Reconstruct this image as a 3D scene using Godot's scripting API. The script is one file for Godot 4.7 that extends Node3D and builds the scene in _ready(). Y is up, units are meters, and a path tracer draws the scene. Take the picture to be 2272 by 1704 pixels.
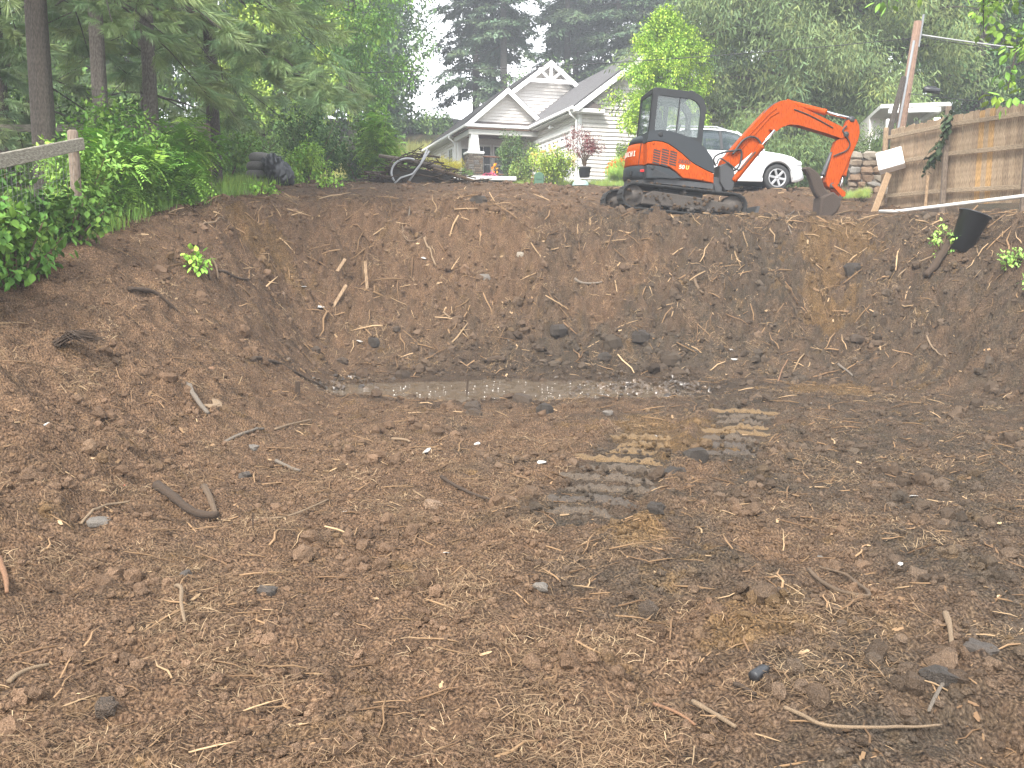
extends Node3D
# A cleared, rain-soaked building plot: a dug-out pit with a puddle, a small digger on the bank, a house, a car, fences and trees.

var M := {}
var taken := {}
var rng := RandomNumberGenerator.new()
var na := FastNoiseLite.new()
var nb := FastNoiseLite.new()
var nc := FastNoiseLite.new()
var nd := FastNoiseLite.new()
var ne := FastNoiseLite.new()


func _ready() -> void:
	rng.seed = 7
	set_view()
	make_noises()
	make_materials()
	make_ground()
	make_house()
	make_neighbour_house()
	make_right_side()
	make_left_fence()
	make_trees()
	make_excavator()
	make_car()
	make_tip_heap()
	make_debris()
	make_litter()


func set_view() -> void:
	var cam := Camera3D.new()
	cam.name = "camera"
	cam.fov = 46.0
	cam.near = 0.05
	cam.far = 900.0
	add_child(cam)
	cam.position = Vector3(0, 1.6, 0)
	cam.rotation_degrees = Vector3(-7.4, 0, 0)
	cam.current = true
	var e := Environment.new()
	e.background_mode = Environment.BG_SKY
	var sm := ProceduralSkyMaterial.new()
	sm.sky_top_color = Color(0.66, 0.68, 0.71)
	sm.sky_horizon_color = Color(0.95, 0.955, 0.96)
	sm.sky_curve = 0.35
	sm.ground_horizon_color = Color(0.5, 0.5, 0.48)
	sm.ground_bottom_color = Color(0.3, 0.28, 0.25)
	sm.sun_angle_max = 1.0
	var sk := Sky.new()
	sk.sky_material = sm
	e.sky = sk
	e.tonemap_mode = Environment.TONE_MAPPER_LINEAR
	e.tonemap_exposure = 5.6
	e.sdfgi_enabled = true
	e.ssao_enabled = true
	e.ssil_enabled = true
	e.fog_enabled = true
	e.fog_density = 0.0023
	e.fog_light_color = Color(0.93, 0.95, 0.98)
	var we := WorldEnvironment.new()
	we.name = "weather"
	we.environment = e
	add_child(we)
	var sun := DirectionalLight3D.new()
	sun.name = "sun"
	sun.light_energy = 0.5
	sun.light_angular_distance = 16.0
	sun.light_color = Color(1.0, 0.98, 0.95)
	sun.shadow_enabled = true
	add_child(sun)
	sun.look_at_from_position(Vector3(-7, 16, 6), Vector3(0, 0, -8), Vector3.UP)


# ---------------------------------------------------------------- helpers

class MB:
	var st := SurfaceTool.new()

	func _init() -> void:
		st.begin(Mesh.PRIMITIVE_TRIANGLES)
		st.set_smooth_group(-1)

	func sm(k: int) -> void:
		st.set_smooth_group(k)

	func tri(a: Vector3, b: Vector3, c: Vector3) -> void:
		st.add_vertex(a)
		st.add_vertex(c)
		st.add_vertex(b)

	func quad(a: Vector3, b: Vector3, c: Vector3, d: Vector3) -> void:
		tri(a, b, c)
		tri(a, c, d)

	func tri_out(a: Vector3, b: Vector3, c: Vector3, mid: Vector3) -> void:
		if (b - a).cross(c - a).dot((a + b + c) / 3.0 - mid) < 0.0:
			tri(a, c, b)
		else:
			tri(a, b, c)

	func quad_out(a: Vector3, b: Vector3, c: Vector3, d: Vector3, mid: Vector3) -> void:
		tri_out(a, b, c, mid)
		tri_out(a, c, d, mid)

	# a box with chamfered edges
	func box(mid: Vector3, size: Vector3, bevel := 0.0, turn := Basis()) -> void:
		var h := size * 0.5
		var bev := minf(bevel, minf(h.x, minf(h.y, h.z)) * 0.9)
		var p := func(sx: float, sy: float, sz: float, k: int) -> Vector3:
			var q := Vector3(sx * (h.x - (0.0 if k == 0 else bev)), sy * (h.y - (0.0 if k == 1 else bev)), sz * (h.z - (0.0 if k == 2 else bev)))
			return mid + turn * q
		for s in [-1.0, 1.0]:
			quad_out(p.call(s, -1, -1, 0), p.call(s, 1, -1, 0), p.call(s, 1, 1, 0), p.call(s, -1, 1, 0), mid)
			quad_out(p.call(-1, s, -1, 1), p.call(1, s, -1, 1), p.call(1, s, 1, 1), p.call(-1, s, 1, 1), mid)
			quad_out(p.call(-1, -1, s, 2), p.call(1, -1, s, 2), p.call(1, 1, s, 2), p.call(-1, 1, s, 2), mid)
			if bev > 0.0:
				for t in [-1.0, 1.0]:
					quad_out(p.call(s, t, -1, 0), p.call(s, t, 1, 0), p.call(s, t, 1, 1), p.call(s, t, -1, 1), mid)
					quad_out(p.call(s, -1, t, 0), p.call(s, 1, t, 0), p.call(s, 1, t, 2), p.call(s, -1, t, 2), mid)
					quad_out(p.call(-1, s, t, 1), p.call(1, s, t, 1), p.call(1, s, t, 2), p.call(-1, s, t, 2), mid)
					for u in [-1.0, 1.0]:
						tri_out(p.call(s, t, u, 0), p.call(s, t, u, 1), p.call(s, t, u, 2), mid)

	# a bar with square ends between two points
	func bar(a: Vector3, b: Vector3, w: float, t: float, bevel := 0.0, up := Vector3.UP) -> void:
		var dir := (b - a).normalized()
		if absf(dir.dot(up)) > 0.98:
			up = Vector3.RIGHT
		var side := dir.cross(up).normalized()
		box((a + b) * 0.5, Vector3((b - a).length(), t, w), bevel, Basis(dir, side.cross(dir).normalized(), side))

	func tube(pts: Array, rad: Array, n := 8, caps := true) -> void:
		var rings := []
		var side := Vector3.ZERO
		for i in pts.size():
			var dir: Vector3 = (pts[mini(i + 1, pts.size() - 1)] - pts[maxi(i - 1, 0)]).normalized()
			if side == Vector3.ZERO:
				side = dir.cross(Vector3.UP if absf(dir.y) < 0.9 else Vector3.RIGHT).normalized()
			else:
				side = (side - dir * side.dot(dir)).normalized()
			var up := side.cross(dir)
			var ring := PackedVector3Array()
			for k in n:
				var a := TAU * k / n
				ring.append(pts[i] + (side * cos(a) + up * sin(a)) * float(rad[i]))
			rings.append(ring)
		for i in rings.size() - 1:
			for k in n:
				var l := (k + 1) % n
				quad(rings[i][k], rings[i][l], rings[i + 1][l], rings[i + 1][k])
		if caps:
			for k in n - 2:
				tri(rings[0][0], rings[0][k + 2], rings[0][k + 1])
				var e: PackedVector3Array = rings[-1]
				tri(e[0], e[k + 1], e[k + 2])

	# polygon in x, y pushed along z
	func prism(poly: PackedVector2Array, z0: float, z1: float, at := Transform3D(), round := 0.0) -> void:
		var pl := poly
		if not Geometry2D.is_polygon_clockwise(pl):
			pl = pl.duplicate()
			pl.reverse()
		var inner := pl
		if round > 0.0:
			var sh := Geometry2D.offset_polygon(pl, -round, Geometry2D.JOIN_MITER)
			if sh.size() == 1 and sh[0].size() == pl.size():
				inner = PackedVector2Array()
				for q in pl:          # match the corners of the shrunken outline
					var best := sh[0][0]
					for w in sh[0]:
						if w.distance_squared_to(q) < best.distance_squared_to(q):
							best = w
					inner.append(best)
			else:
				round = 0.0
		var idx := Geometry2D.triangulate_polygon(inner)
		for i in range(0, idx.size(), 3):
			var f := []
			for k in 3:
				f.append(inner[idx[i + k]])
			var ccw: bool = (f[1] - f[0]).cross(f[2] - f[0]) > 0.0
			var o := [0, 1, 2] if ccw else [0, 2, 1]
			tri(at * Vector3(f[o[0]].x, f[o[0]].y, z1), at * Vector3(f[o[1]].x, f[o[1]].y, z1), at * Vector3(f[o[2]].x, f[o[2]].y, z1))
			tri(at * Vector3(f[o[0]].x, f[o[0]].y, z0), at * Vector3(f[o[2]].x, f[o[2]].y, z0), at * Vector3(f[o[1]].x, f[o[1]].y, z0))
		for i in pl.size():
			var j := (i + 1) % pl.size()
			var a := pl[i]
			var b := pl[j]
			quad(at * Vector3(b.x, b.y, z0 + round), at * Vector3(a.x, a.y, z0 + round), at * Vector3(a.x, a.y, z1 - round), at * Vector3(b.x, b.y, z1 - round))
			if round > 0.0:
				var c := inner[i]
				var d := inner[j]
				quad(at * Vector3(b.x, b.y, z1 - round), at * Vector3(a.x, a.y, z1 - round), at * Vector3(c.x, c.y, z1), at * Vector3(d.x, d.y, z1))
				quad(at * Vector3(a.x, a.y, z0 + round), at * Vector3(b.x, b.y, z0 + round), at * Vector3(d.x, d.y, z0), at * Vector3(c.x, c.y, z0))

	# profile of (radius, height) turned about y
	func lathe(prof: PackedVector2Array, n: int, at := Transform3D()) -> void:
		for k in n:
			var a := TAU * k / n
			var b := TAU * (k + 1) / n
			for i in prof.size() - 1:
				var p := prof[i]
				var q := prof[i + 1]
				var p0 := at * Vector3(p.x * cos(a), p.y, p.x * sin(a))
				var p1 := at * Vector3(p.x * cos(b), p.y, p.x * sin(b))
				var q0 := at * Vector3(q.x * cos(a), q.y, q.x * sin(a))
				var q1 := at * Vector3(q.x * cos(b), q.y, q.x * sin(b))
				if p.x > 1e-5:
					tri(p0, q1, p1)
				if q.x > 1e-5:
					tri(p0, q0, q1)

	func done() -> ArrayMesh:
		st.generate_normals()
		return st.commit()


func numbered(called: String) -> String:
	if not taken.has(called):
		taken[called] = 0
		return called
	taken[called] += 1
	return "%s_%03d" % [called, taken[called]]


func tag(o: Node, label: String, category: String, group := "", kind := "") -> void:
	if label:
		o.set_meta("label", label)
	if category:
		o.set_meta("category", category)
	if group:
		o.set_meta("group", group)
	if kind:
		o.set_meta("kind", kind)


func thing(called: String, label: String, category: String, at := Transform3D(), group := "") -> Node3D:
	var o := Node3D.new()
	o.name = numbered(called)
	add_child(o)
	o.transform = at
	tag(o, label, category, group)
	return o


func part(parent: Node3D, called: String, mesh: Mesh, mat: Material, at := Transform3D()) -> MeshInstance3D:
	var o := MeshInstance3D.new()
	o.name = called
	o.mesh = mesh
	o.material_override = mat
	o.transform = at
	parent.add_child(o, true)
	return o


func solo(called: String, mesh: Mesh, mat: Material, label: String, category: String, at := Transform3D(), group := "") -> MeshInstance3D:
	var o := MeshInstance3D.new()
	o.name = numbered(called)
	o.mesh = mesh
	o.material_override = mat
	o.transform = at
	add_child(o)
	tag(o, label, category, group)
	return o


func scatter(parent: Node3D, called: String, mesh: Mesh, mat: Material, xf: Array, cols: PackedColorArray, kind := "") -> MultiMeshInstance3D:
	var mm := MultiMesh.new()
	mm.transform_format = MultiMesh.TRANSFORM_3D
	mm.use_colors = true
	mm.mesh = mesh
	mm.instance_count = xf.size()
	for i in xf.size():
		mm.set_instance_transform(i, xf[i])
		mm.set_instance_color(i, cols[i])
	var o := MultiMeshInstance3D.new()
	o.name = called if parent != self else numbered(called)
	o.multimesh = mm
	o.material_override = mat
	parent.add_child(o, true)
	if kind:
		o.set_meta("kind", kind)
	return o


func text(parent: Node3D, called: String, words: String, height: float, mat: Material, at: Transform3D, bold := false, slant := 0.0) -> void:
	var f := SystemFont.new()
	f.font_names = PackedStringArray(["Droid Sans"])
	f.font_weight = 700 if bold else 400
	var t := TextMesh.new()
	t.font = f
	t.text = words
	t.font_size = 64
	t.pixel_size = height / 46.0
	t.depth = 0.004
	var b := at.basis * Basis(Vector3(1, 0, 0), Vector3(slant, 1, 0), Vector3(0, 0, 1))
	part(parent, called, t, mat, Transform3D(b, at.origin))


func at3(x: float, y: float, z: float, turn := 0.0) -> Transform3D:
	return Transform3D(Basis(Vector3.UP, turn), Vector3(x, y, z))


func r(a: float, b: float) -> float:
	return rng.randf_range(a, b)


func lin(c: Array) -> Color:
	return Color(c[0], c[1], c[2]).linear_to_srgb()


func mat(called: String, c: Array, rough := 0.8, metal := 0.0) -> StandardMaterial3D:
	var m := StandardMaterial3D.new()
	m.resource_name = called
	m.albedo_color = lin(c)
	m.roughness = rough
	m.metallic = metal
	M[called] = m
	return m


func noise_tex(freq: float, dark: Color, light: Color, kind := 0, sd := 1, size := 512, octaves := 5) -> NoiseTexture2D:
	var n := FastNoiseLite.new()
	n.seed = sd
	n.frequency = freq
	n.noise_type = [FastNoiseLite.TYPE_SIMPLEX_SMOOTH, FastNoiseLite.TYPE_CELLULAR, FastNoiseLite.TYPE_VALUE][kind]
	n.fractal_octaves = octaves
	var g := Gradient.new()
	g.set_color(0, dark)
	g.set_color(1, light)
	g.set_offset(0, 0.2)
	g.set_offset(1, 0.8)
	var t := NoiseTexture2D.new()
	t.width = size
	t.height = size
	t.seamless = true
	t.noise = n
	t.color_ramp = g
	return t


func tri(m: StandardMaterial3D, scale: Vector3, tex: Texture2D, bump: Texture2D = null, depth := 1.0, world := true) -> StandardMaterial3D:
	m.uv1_triplanar = true
	m.uv1_world_triplanar = world
	m.uv1_scale = scale
	if tex:
		m.albedo_texture = tex
	if bump:
		m.heightmap_enabled = true
		m.heightmap_texture = bump
		m.heightmap_scale = depth
	return m


func make_noises() -> void:
	var k := 0
	for n in [na, nb, nc, nd, ne]:
		n.seed = 11 + k
		n.noise_type = FastNoiseLite.TYPE_SIMPLEX_SMOOTH
		n.fractal_type = FastNoiseLite.FRACTAL_NONE
		n.frequency = [0.55, 1.7, 4.6, 11.0, 0.28][k]
		k += 1
	nc.fractal_type = FastNoiseLite.FRACTAL_RIDGED
	nc.fractal_octaves = 2
	nd.fractal_type = FastNoiseLite.FRACTAL_FBM
	nd.fractal_octaves = 2
	ne.fractal_type = FastNoiseLite.FRACTAL_FBM
	ne.fractal_octaves = 4


func make_materials() -> void:
	var grain := noise_tex(0.02, Color(0.62, 0.6, 0.57), Color(1, 1, 1), 0, 3)
	var spots := noise_tex(0.05, Color(0.55, 0.54, 0.52), Color(1, 1, 1), 0, 4)
	var soil_c := noise_tex(0.035, Color(0.34, 0.32, 0.3), Color(1, 0.99, 0.96), 0, 5, 1024, 6)
	var soil_h := noise_tex(0.03, Color(0, 0, 0), Color(1, 1, 1), 0, 6, 1024, 6)
	var fine := noise_tex(0.12, Color(0, 0, 0), Color(1, 1, 1), 0, 8, 512, 3)
	var m := mat("soil", [1, 1, 1], 0.82)
	m.metallic_specular = 0.25
	m.vertex_color_use_as_albedo = true
	tri(m, Vector3.ONE * 1.5, soil_c, soil_h, 1.2)
	m.roughness = 1.0
	m.roughness_texture = noise_tex(0.02, Color(0.6, 0.6, 0.6), Color(1, 1, 1), 0, 15, 512, 5)
	m = mat("wet_stone", [0.4, 0.33, 0.26], 0.3)
	m.vertex_color_use_as_albedo = true
	m = mat("clod", [1, 1, 1], 0.8)
	m.metallic_specular = 0.25
	m.vertex_color_use_as_albedo = true
	tri(m, Vector3.ONE * 5.0, spots, soil_h, 0.6)
	m = mat("straw", [0.92, 0.84, 0.72], 0.8)
	m.metallic_specular = 0.25
	m.vertex_color_use_as_albedo = true
	m = mat("leaf", [1, 1, 1], 0.7)
	m.metallic_specular = 0.3
	m.vertex_color_use_as_albedo = true
	m.backlight = Color(0.6, 0.7, 0.25)
	m = mat("needle", [1.0, 1.0, 1.0], 0.5)
	m.vertex_color_use_as_albedo = true
	m.backlight = Color(0.5, 0.55, 0.3)
	tri(mat("bark", [0.13, 0.105, 0.085], 0.9), Vector3(5, 1.2, 5), grain, soil_h, 3.0)
	tri(mat("bark_pale", [0.24, 0.21, 0.185], 0.9), Vector3(5, 1.2, 5), grain, soil_h, 2.0)
	tri(mat("stick", [0.22, 0.15, 0.095], 1.0), Vector3.ONE * 9.0, spots, fine, 0.3)
	tri(mat("stick_grey", [0.27, 0.225, 0.18], 1.0), Vector3.ONE * 9.0, spots, fine, 0.3)
	tri(mat("stick_dark", [0.1, 0.066, 0.043], 1.0), Vector3.ONE * 9.0, spots, fine, 0.3)
	tri(mat("stick_pale", [0.36, 0.255, 0.16], 1.0), Vector3.ONE * 9.0, spots, fine, 0.2)
	tri(mat("stick_red", [0.36, 0.19, 0.1], 0.8), Vector3.ONE * 9.0, spots, fine, 0.2)
	tri(mat("pebble", [0.25, 0.22, 0.19], 0.95), Vector3.ONE * 6.0, spots, fine, 0.3)
	tri(mat("dark_pebble", [0.11, 0.09, 0.075], 0.9), Vector3.ONE * 6.0, spots, fine, 0.3)
	tri(mat("scrap_white", [0.72, 0.7, 0.67], 0.6), Vector3.ONE * 6.0, spots)
	mat("scrap_red", [0.55, 0.03, 0.03], 0.5)
	mat("black_plastic", [0.02, 0.02, 0.022], 0.45)
	mat("black_bag", [0.02, 0.02, 0.023], 0.28)
	tri(mat("mud", [0.16, 0.11, 0.072], 0.7), Vector3.ONE * 4.0, spots, soil_h, 2.0)
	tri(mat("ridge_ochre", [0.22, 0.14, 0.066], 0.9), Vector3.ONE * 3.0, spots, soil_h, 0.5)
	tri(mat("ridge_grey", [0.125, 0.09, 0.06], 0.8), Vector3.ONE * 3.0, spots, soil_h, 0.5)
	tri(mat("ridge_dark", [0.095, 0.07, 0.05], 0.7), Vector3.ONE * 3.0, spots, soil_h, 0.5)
	tri(mat("mud_dark", [0.095, 0.073, 0.055], 0.55), Vector3.ONE * 4.0, spots, soil_h, 2.0)
	# house
	tri(mat("siding", [0.8, 0.77, 0.74], 0.75), Vector3.ONE * 1.5, noise_tex(0.03, Color(0.93, 0.92, 0.91), Color(1, 1, 1), 0, 9, 256))
	mat("trim", [0.85, 0.85, 0.84], 0.55)
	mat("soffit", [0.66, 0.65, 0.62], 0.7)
	tri(mat("shingle", [0.42, 0.41, 0.43], 0.9), Vector3.ONE * 2.0, spots, fine, 0.6)
	tri(mat("shingle_brown", [0.24, 0.2, 0.19], 0.9), Vector3.ONE * 2.0, spots, fine, 0.6)
	tri(mat("porch_wood", [0.3, 0.12, 0.055], 0.6), Vector3(6, 1, 6), grain)
	tri(mat("porch_ceiling", [0.22, 0.12, 0.075], 0.7), Vector3(6, 1, 1), grain)
	mat("rail_metal", [0.05, 0.05, 0.05], 0.5)
	mat("house_sheathing", [0.8, 0.77, 0.74], 0.8)
	for i in 5:
		var c: Array = [[0.45, 0.35, 0.26], [0.33, 0.26, 0.2], [0.52, 0.45, 0.36], [0.42, 0.28, 0.18], [0.42, 0.39, 0.35]][i]
		tri(mat("stone%d" % i, c, 0.85), Vector3.ONE * 3.0, spots, soil_h, 1.5)
	tri(mat("mortar", [0.22, 0.2, 0.18], 0.95), Vector3.ONE * 4.0, spots)
	m = mat("glass", [0.05, 0.06, 0.065], 0.05)
	m.metallic_specular = 0.6
	m = mat("cab_glass", [0.08, 0.12, 0.11], 0.03)
	m.transparency = BaseMaterial3D.TRANSPARENCY_ALPHA
	m.albedo_color.a = 0.2
	m = mat("car_glass", [0.06, 0.08, 0.09], 0.04)
	m.transparency = BaseMaterial3D.TRANSPARENCY_ALPHA
	m.albedo_color.a = 0.6
	mat("concrete", [0.62, 0.6, 0.58], 0.8)
	mat("terracotta", [0.06, 0.06, 0.065], 0.7)
	# fences
	for i in 4:
		var c: Array = [[0.46, 0.33, 0.215], [0.4, 0.29, 0.19], [0.5, 0.37, 0.245], [0.62, 0.38, 0.16]][i]
		tri(mat("board%d" % i, c, 0.85), Vector3(9, 0.7, 9), grain, grain, 0.25)
	tri(mat("rail_wood", [0.42, 0.32, 0.215], 0.85), Vector3(1, 9, 1), grain, grain, 0.25)
	tri(mat("post_wood", [0.24, 0.185, 0.14], 0.9), Vector3(8, 0.8, 8), grain, grain, 0.4)
	tri(mat("old_rail", [0.3, 0.275, 0.22], 0.9), Vector3(1, 8, 1), grain, grain, 0.4)
	tri(mat("new_wood", [0.44, 0.3, 0.18], 0.8), Vector3(9, 0.9, 9), grain)
	mat("wire", [0.2, 0.2, 0.19], 0.5, 0.6)
	mat("cable", [0.02, 0.02, 0.02], 0.6)
	mat("pale_cable", [0.3, 0.3, 0.3], 0.5)
	mat("foam", [0.8, 0.78, 0.78], 0.7)
	mat("pvc", [0.72, 0.7, 0.66], 0.45)
	mat("grey_pipe", [0.42, 0.42, 0.43], 0.45)
	tri(mat("pole_wood", [0.27, 0.17, 0.12], 0.9), Vector3(6, 0.6, 6), grain, grain, 0.5)
	mat("pole_metal", [0.2, 0.21, 0.22], 0.8, 0.0)
	# machine
	m = tri(mat("orange", [0.37, 0.06, 0.004], 0.5), Vector3(3.0, 0.7, 3.0), noise_tex(0.02, Color(0.82, 0.77, 0.73), Color(1, 1, 1), 0, 12, 512, 6))
	(m.albedo_texture as NoiseTexture2D).color_ramp.set_offset(1, 0.5)
	m.metallic_specular = 0.18
	mat("hood_grey", [0.012, 0.016, 0.02], 0.6)
	mat("cab_black", [0.008, 0.009, 0.01], 0.6)
	mat("seat_black", [0.03, 0.03, 0.032], 0.8)
	tri(mat("rubber", [0.028, 0.028, 0.028], 0.75), Vector3.ONE * 5.0, spots, soil_h, 0.5)
	tri(mat("muddy_metal", [0.13, 0.11, 0.095], 0.75), Vector3.ONE * 3.0, spots, soil_h, 0.8)
	tri(mat("muddy_bucket", [0.12, 0.085, 0.065], 0.8), Vector3.ONE * 3.0, spots, soil_h, 1.2)
	mat("dark_metal", [0.05, 0.05, 0.052], 0.5, 0.3)
	mat("chrome", [0.75, 0.75, 0.76], 0.18, 1.0)
	mat("hose", [0.018, 0.018, 0.018], 0.5)
	mat("decal_dark", [0.03, 0.025, 0.025], 0.5)
	mat("decal_pale", [0.6, 0.55, 0.48], 0.5)
	mat("decal_yellow", [0.75, 0.5, 0.12], 0.5)
	mat("decal_white", [0.75, 0.6, 0.52], 0.5)
	mat("reflector", [0.5, 0.02, 0.02], 0.3)
	# car
	m = mat("car_white", [0.76, 0.77, 0.78], 0.25)
	m.clearcoat_enabled = true
	m.clearcoat = 0.8
	m.clearcoat_roughness = 0.05
	mat("car_trim", [0.04, 0.04, 0.042], 0.6)
	mat("tyre", [0.03, 0.03, 0.031], 0.8)
	tri(mat("old_tyre", [0.28, 0.265, 0.25], 0.85), Vector3.ONE * 4.0, spots, fine, 0.5)
	mat("alloy", [0.5, 0.5, 0.51], 0.35, 0.8)
	mat("lamp_clear", [0.6, 0.6, 0.6], 0.1)
	# water with rings left by rain drops
	m = mat("water", [0.11, 0.083, 0.056], 0.04)
	m.metallic_specular = 0.5
	m.uv1_triplanar = true
	m.uv1_world_triplanar = true
	m.uv1_scale = Vector3.ONE * 0.6
	m.heightmap_enabled = true
	m.heightmap_texture = ring_texture()
	m.heightmap_scale = 2.5
	m = mat("splash", [0.6, 0.56, 0.52], 0.15)
	mat("green_plastic", [0.05, 0.12, 0.07], 0.5)
	mat("dome_green", [0.3, 0.42, 0.4], 0.5)


func ring_texture() -> ImageTexture:
	var n := 512
	var im := Image.create(n, n, false, Image.FORMAT_RF)
	im.fill(Color(0.5, 0, 0))
	var g := RandomNumberGenerator.new()
	g.seed = 5
	for i in 130:
		var cx := g.randi() % n
		var cy := g.randi() % n
		var rad := g.randf_range(5.0, 22.0)
		var amp := g.randf_range(0.15, 0.45)
		var lim := int(rad) + 6
		for y in range(-lim, lim + 1):
			for x in range(-lim, lim + 1):
				var d := sqrt(float(x * x + y * y))
				if d > rad + 6.0:
					continue
				var v := amp * cos((d - rad) * 1.1) * exp(-absf(d - rad) * 0.28)
				var px := posmod(cx + x, n)
				var py := posmod(cy + y, n)
				im.set_pixel(px, py, Color(im.get_pixel(px, py).r + v * 0.4, 0, 0))
	for y in n:
		for x in n:
			im.set_pixel(x, y, Color(clampf(im.get_pixel(x, y).r, 0, 1), 0, 0))
	var out := Image.create(n, n, false, Image.FORMAT_RGB8)
	for y in n:
		for x in n:
			var v := im.get_pixel(x, y).r
			out.set_pixel(x, y, Color(v, v, v))
	return ImageTexture.create_from_image(out)


# ---------------------------------------------------------------- ground

const LEFT_RISE := [[-20, 0.3], [0, 0.15], [3, 0.35], [6, 0.85], [8, 1.3], [10, 1.78], [14, 2.45], [17.2, 2.87], [21, 3.42], [25, 3.82], [34, 4.5], [40, 5.2], [48, 5.95], [56, 8.2], [75, 13.5], [110, 15.0], [170, 17.0]]
const RIGHT_RISE := [[-20, 0.3], [0, 0.15], [3, 0.35], [6, 0.85], [8, 1.3], [10, 1.78], [14, 2.4], [17.2, 2.5], [19.5, 2.64], [20.5, 2.78], [22, 3.06], [24, 3.47], [26, 3.75], [34, 4.55], [40, 5.2], [48, 5.95], [56, 8.2], [75, 13.5], [110, 15.0], [170, 17.0]]
const LEFT_TOE := [[0, -2.4], [6, -1.75], [9, -1.8], [12, -2.45], [30, -2.6]]
const RIGHT_TOE := [[0, 6.0], [10, 5.5], [13, 4.8], [30, 4.8]]
var prints := [[[Vector2(0.47, 5.64), Vector2(1.39, 8.78)], 0.33], [[Vector2(1.79, 7.60), Vector2(2.70, 10.22)], 0.33]]


func along(t: Array, x: float) -> float:
	if x <= t[0][0]:
		return t[0][1]
	for i in t.size() - 1:
		if x < t[i + 1][0]:
			return lerpf(t[i][1], t[i + 1][1], (x - t[i][0]) / (t[i + 1][0] - t[i][0]))
	return t[-1][1]


func bump2(x: float, d: float, cx: float, cd: float, sx: float, sd: float) -> float:
	var u := (x - cx) / sx
	var v := (d - cd) / sd
	return exp(-u * u - v * v)


func bank_share(x: float, d: float) -> float:
	var toe := along(LEFT_TOE, d)
	var tl := maxf(0, (toe - x) / (toe + 4.85))
	var tr := maxf(0, (x - along(RIGHT_TOE, d)) / 3.6)
	var tb := maxf(0, (d - 13.2) / 4.0)
	return minf(1.0, sqrt(tb * tb + pow(maxf(tl, tr), 2)))


# height of the ground at x and depth d in front of the camera's spot
func gh(x: float, d: float) -> float:
	var t := bank_share(x, d)
	var p := 0.5 * t + 0.5 * t * t * (3.0 - 2.0 * t)
	var q := sqrt(pow((x - 0.15) / 3.2, 2) + pow((d - 12.0) / 1.3, 2))
	var floor_h := -0.125 * (1.0 - q * q) if q < 1.0 else 0.0
	var h := floor_h * (1.0 - p)
	if p > 0.0:
		var w := smoothstep(-0.5, 3.5, x)
		h += p * (lerpf(along(LEFT_RISE, d), along(RIGHT_RISE, d), w) + 0.33 * bump2(x, d, 6.1, 22.0, 1.1, 0.8))
	var amp := 1.0 + 2.6 * smoothstep(0.05, 0.4, t) * (1.0 - smoothstep(0.85, 1.0, t))
	if x < -1.5 and d < 14.0:
		amp = lerpf(amp, 1.0, 0.7 * smoothstep(-1.5, -2.5, x) * (1.0 - smoothstep(12.0, 14.0, d)))
	if q < 1.5:
		amp *= lerpf(0.6, 1.0, smoothstep(0.8, 1.4, q))
	if d > 17.0:
		amp *= 0.75
	h += amp * (0.05 * na.get_noise_2d(x, d) + 0.032 * nb.get_noise_2d(x, d))
	if d < 32.0 and absf(x) < 16.0:
		h += amp * (0.030 * (nc.get_noise_2d(x, d) + 0.25) + 0.013 * nd.get_noise_2d(x, d))
		if t > 0.03 and t < 1.0:
			h += (0.11 if x > -1.5 or d > 14.0 else 0.05) * smoothstep(0.03, 0.2, t) * (1.0 - smoothstep(0.85, 1.0, t)) * nc.get_noise_2d(x * 0.33 + 9.0, d * 0.33)
		# lumps pushed up at the foot of the bank and round the hole at the right edge
		h += 0.09 * maxf(0.0, nb.get_noise_2d(x * 1.6 + 40.0, d * 1.6)) * bump2(x, d, 1.5, 13.7, 3.4, 0.8)
		h -= 0.16 * bump2(x, d, 1.72, 3.0, 0.22, 0.22)
		# the gully below the bucket
		if x > 3.0 and d > 13.0:
			var gx := 4.7 + (d - 13.6) * 0.36 + 0.25 * na.get_noise_2d(d * 2.0, 3.0)
			h -= 0.22 * exp(-pow((x - gx) / 0.45, 2)) * smoothstep(13.2, 14.2, d) * (1.0 - smoothstep(16.6, 17.6, d))
	for pr in prints:
		var a: Vector2 = pr[0][0]
		var b: Vector2 = pr[0][1]
		var ab := b - a
		var s := (Vector2(x, d) - a).dot(ab) / ab.length_squared()
		if s > -0.1 and s < 1.1:
			var off := (Vector2(x, d) - a - ab * s).length()
			var e := (1.0 - smoothstep(pr[1] * 0.85, pr[1] * 1.15, off)) * smoothstep(-0.1, 0.05, s) * (1.0 - smoothstep(0.95, 1.1, s))
			if e > 0.0:
				h = lerpf(h, 0.0, e * 0.8) + e * -0.02
			h += 0.05 * exp(-pow((off - pr[1] * 1.4) / 0.08, 2)) * (0.5 + nb.get_noise_2d(x * 2.0, d * 2.0))
	return h


func on(x: float, d: float, lift := 0.0) -> Vector3:
	return Vector3(x, gh(x, d) + lift, -d)


func slope_at(x: float, d: float, e := 0.06) -> Vector3:
	return Vector3(gh(x - e, d) - gh(x + e, d), 2.0 * e, -(gh(x, d - e) - gh(x, d + e))).normalized()


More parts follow.
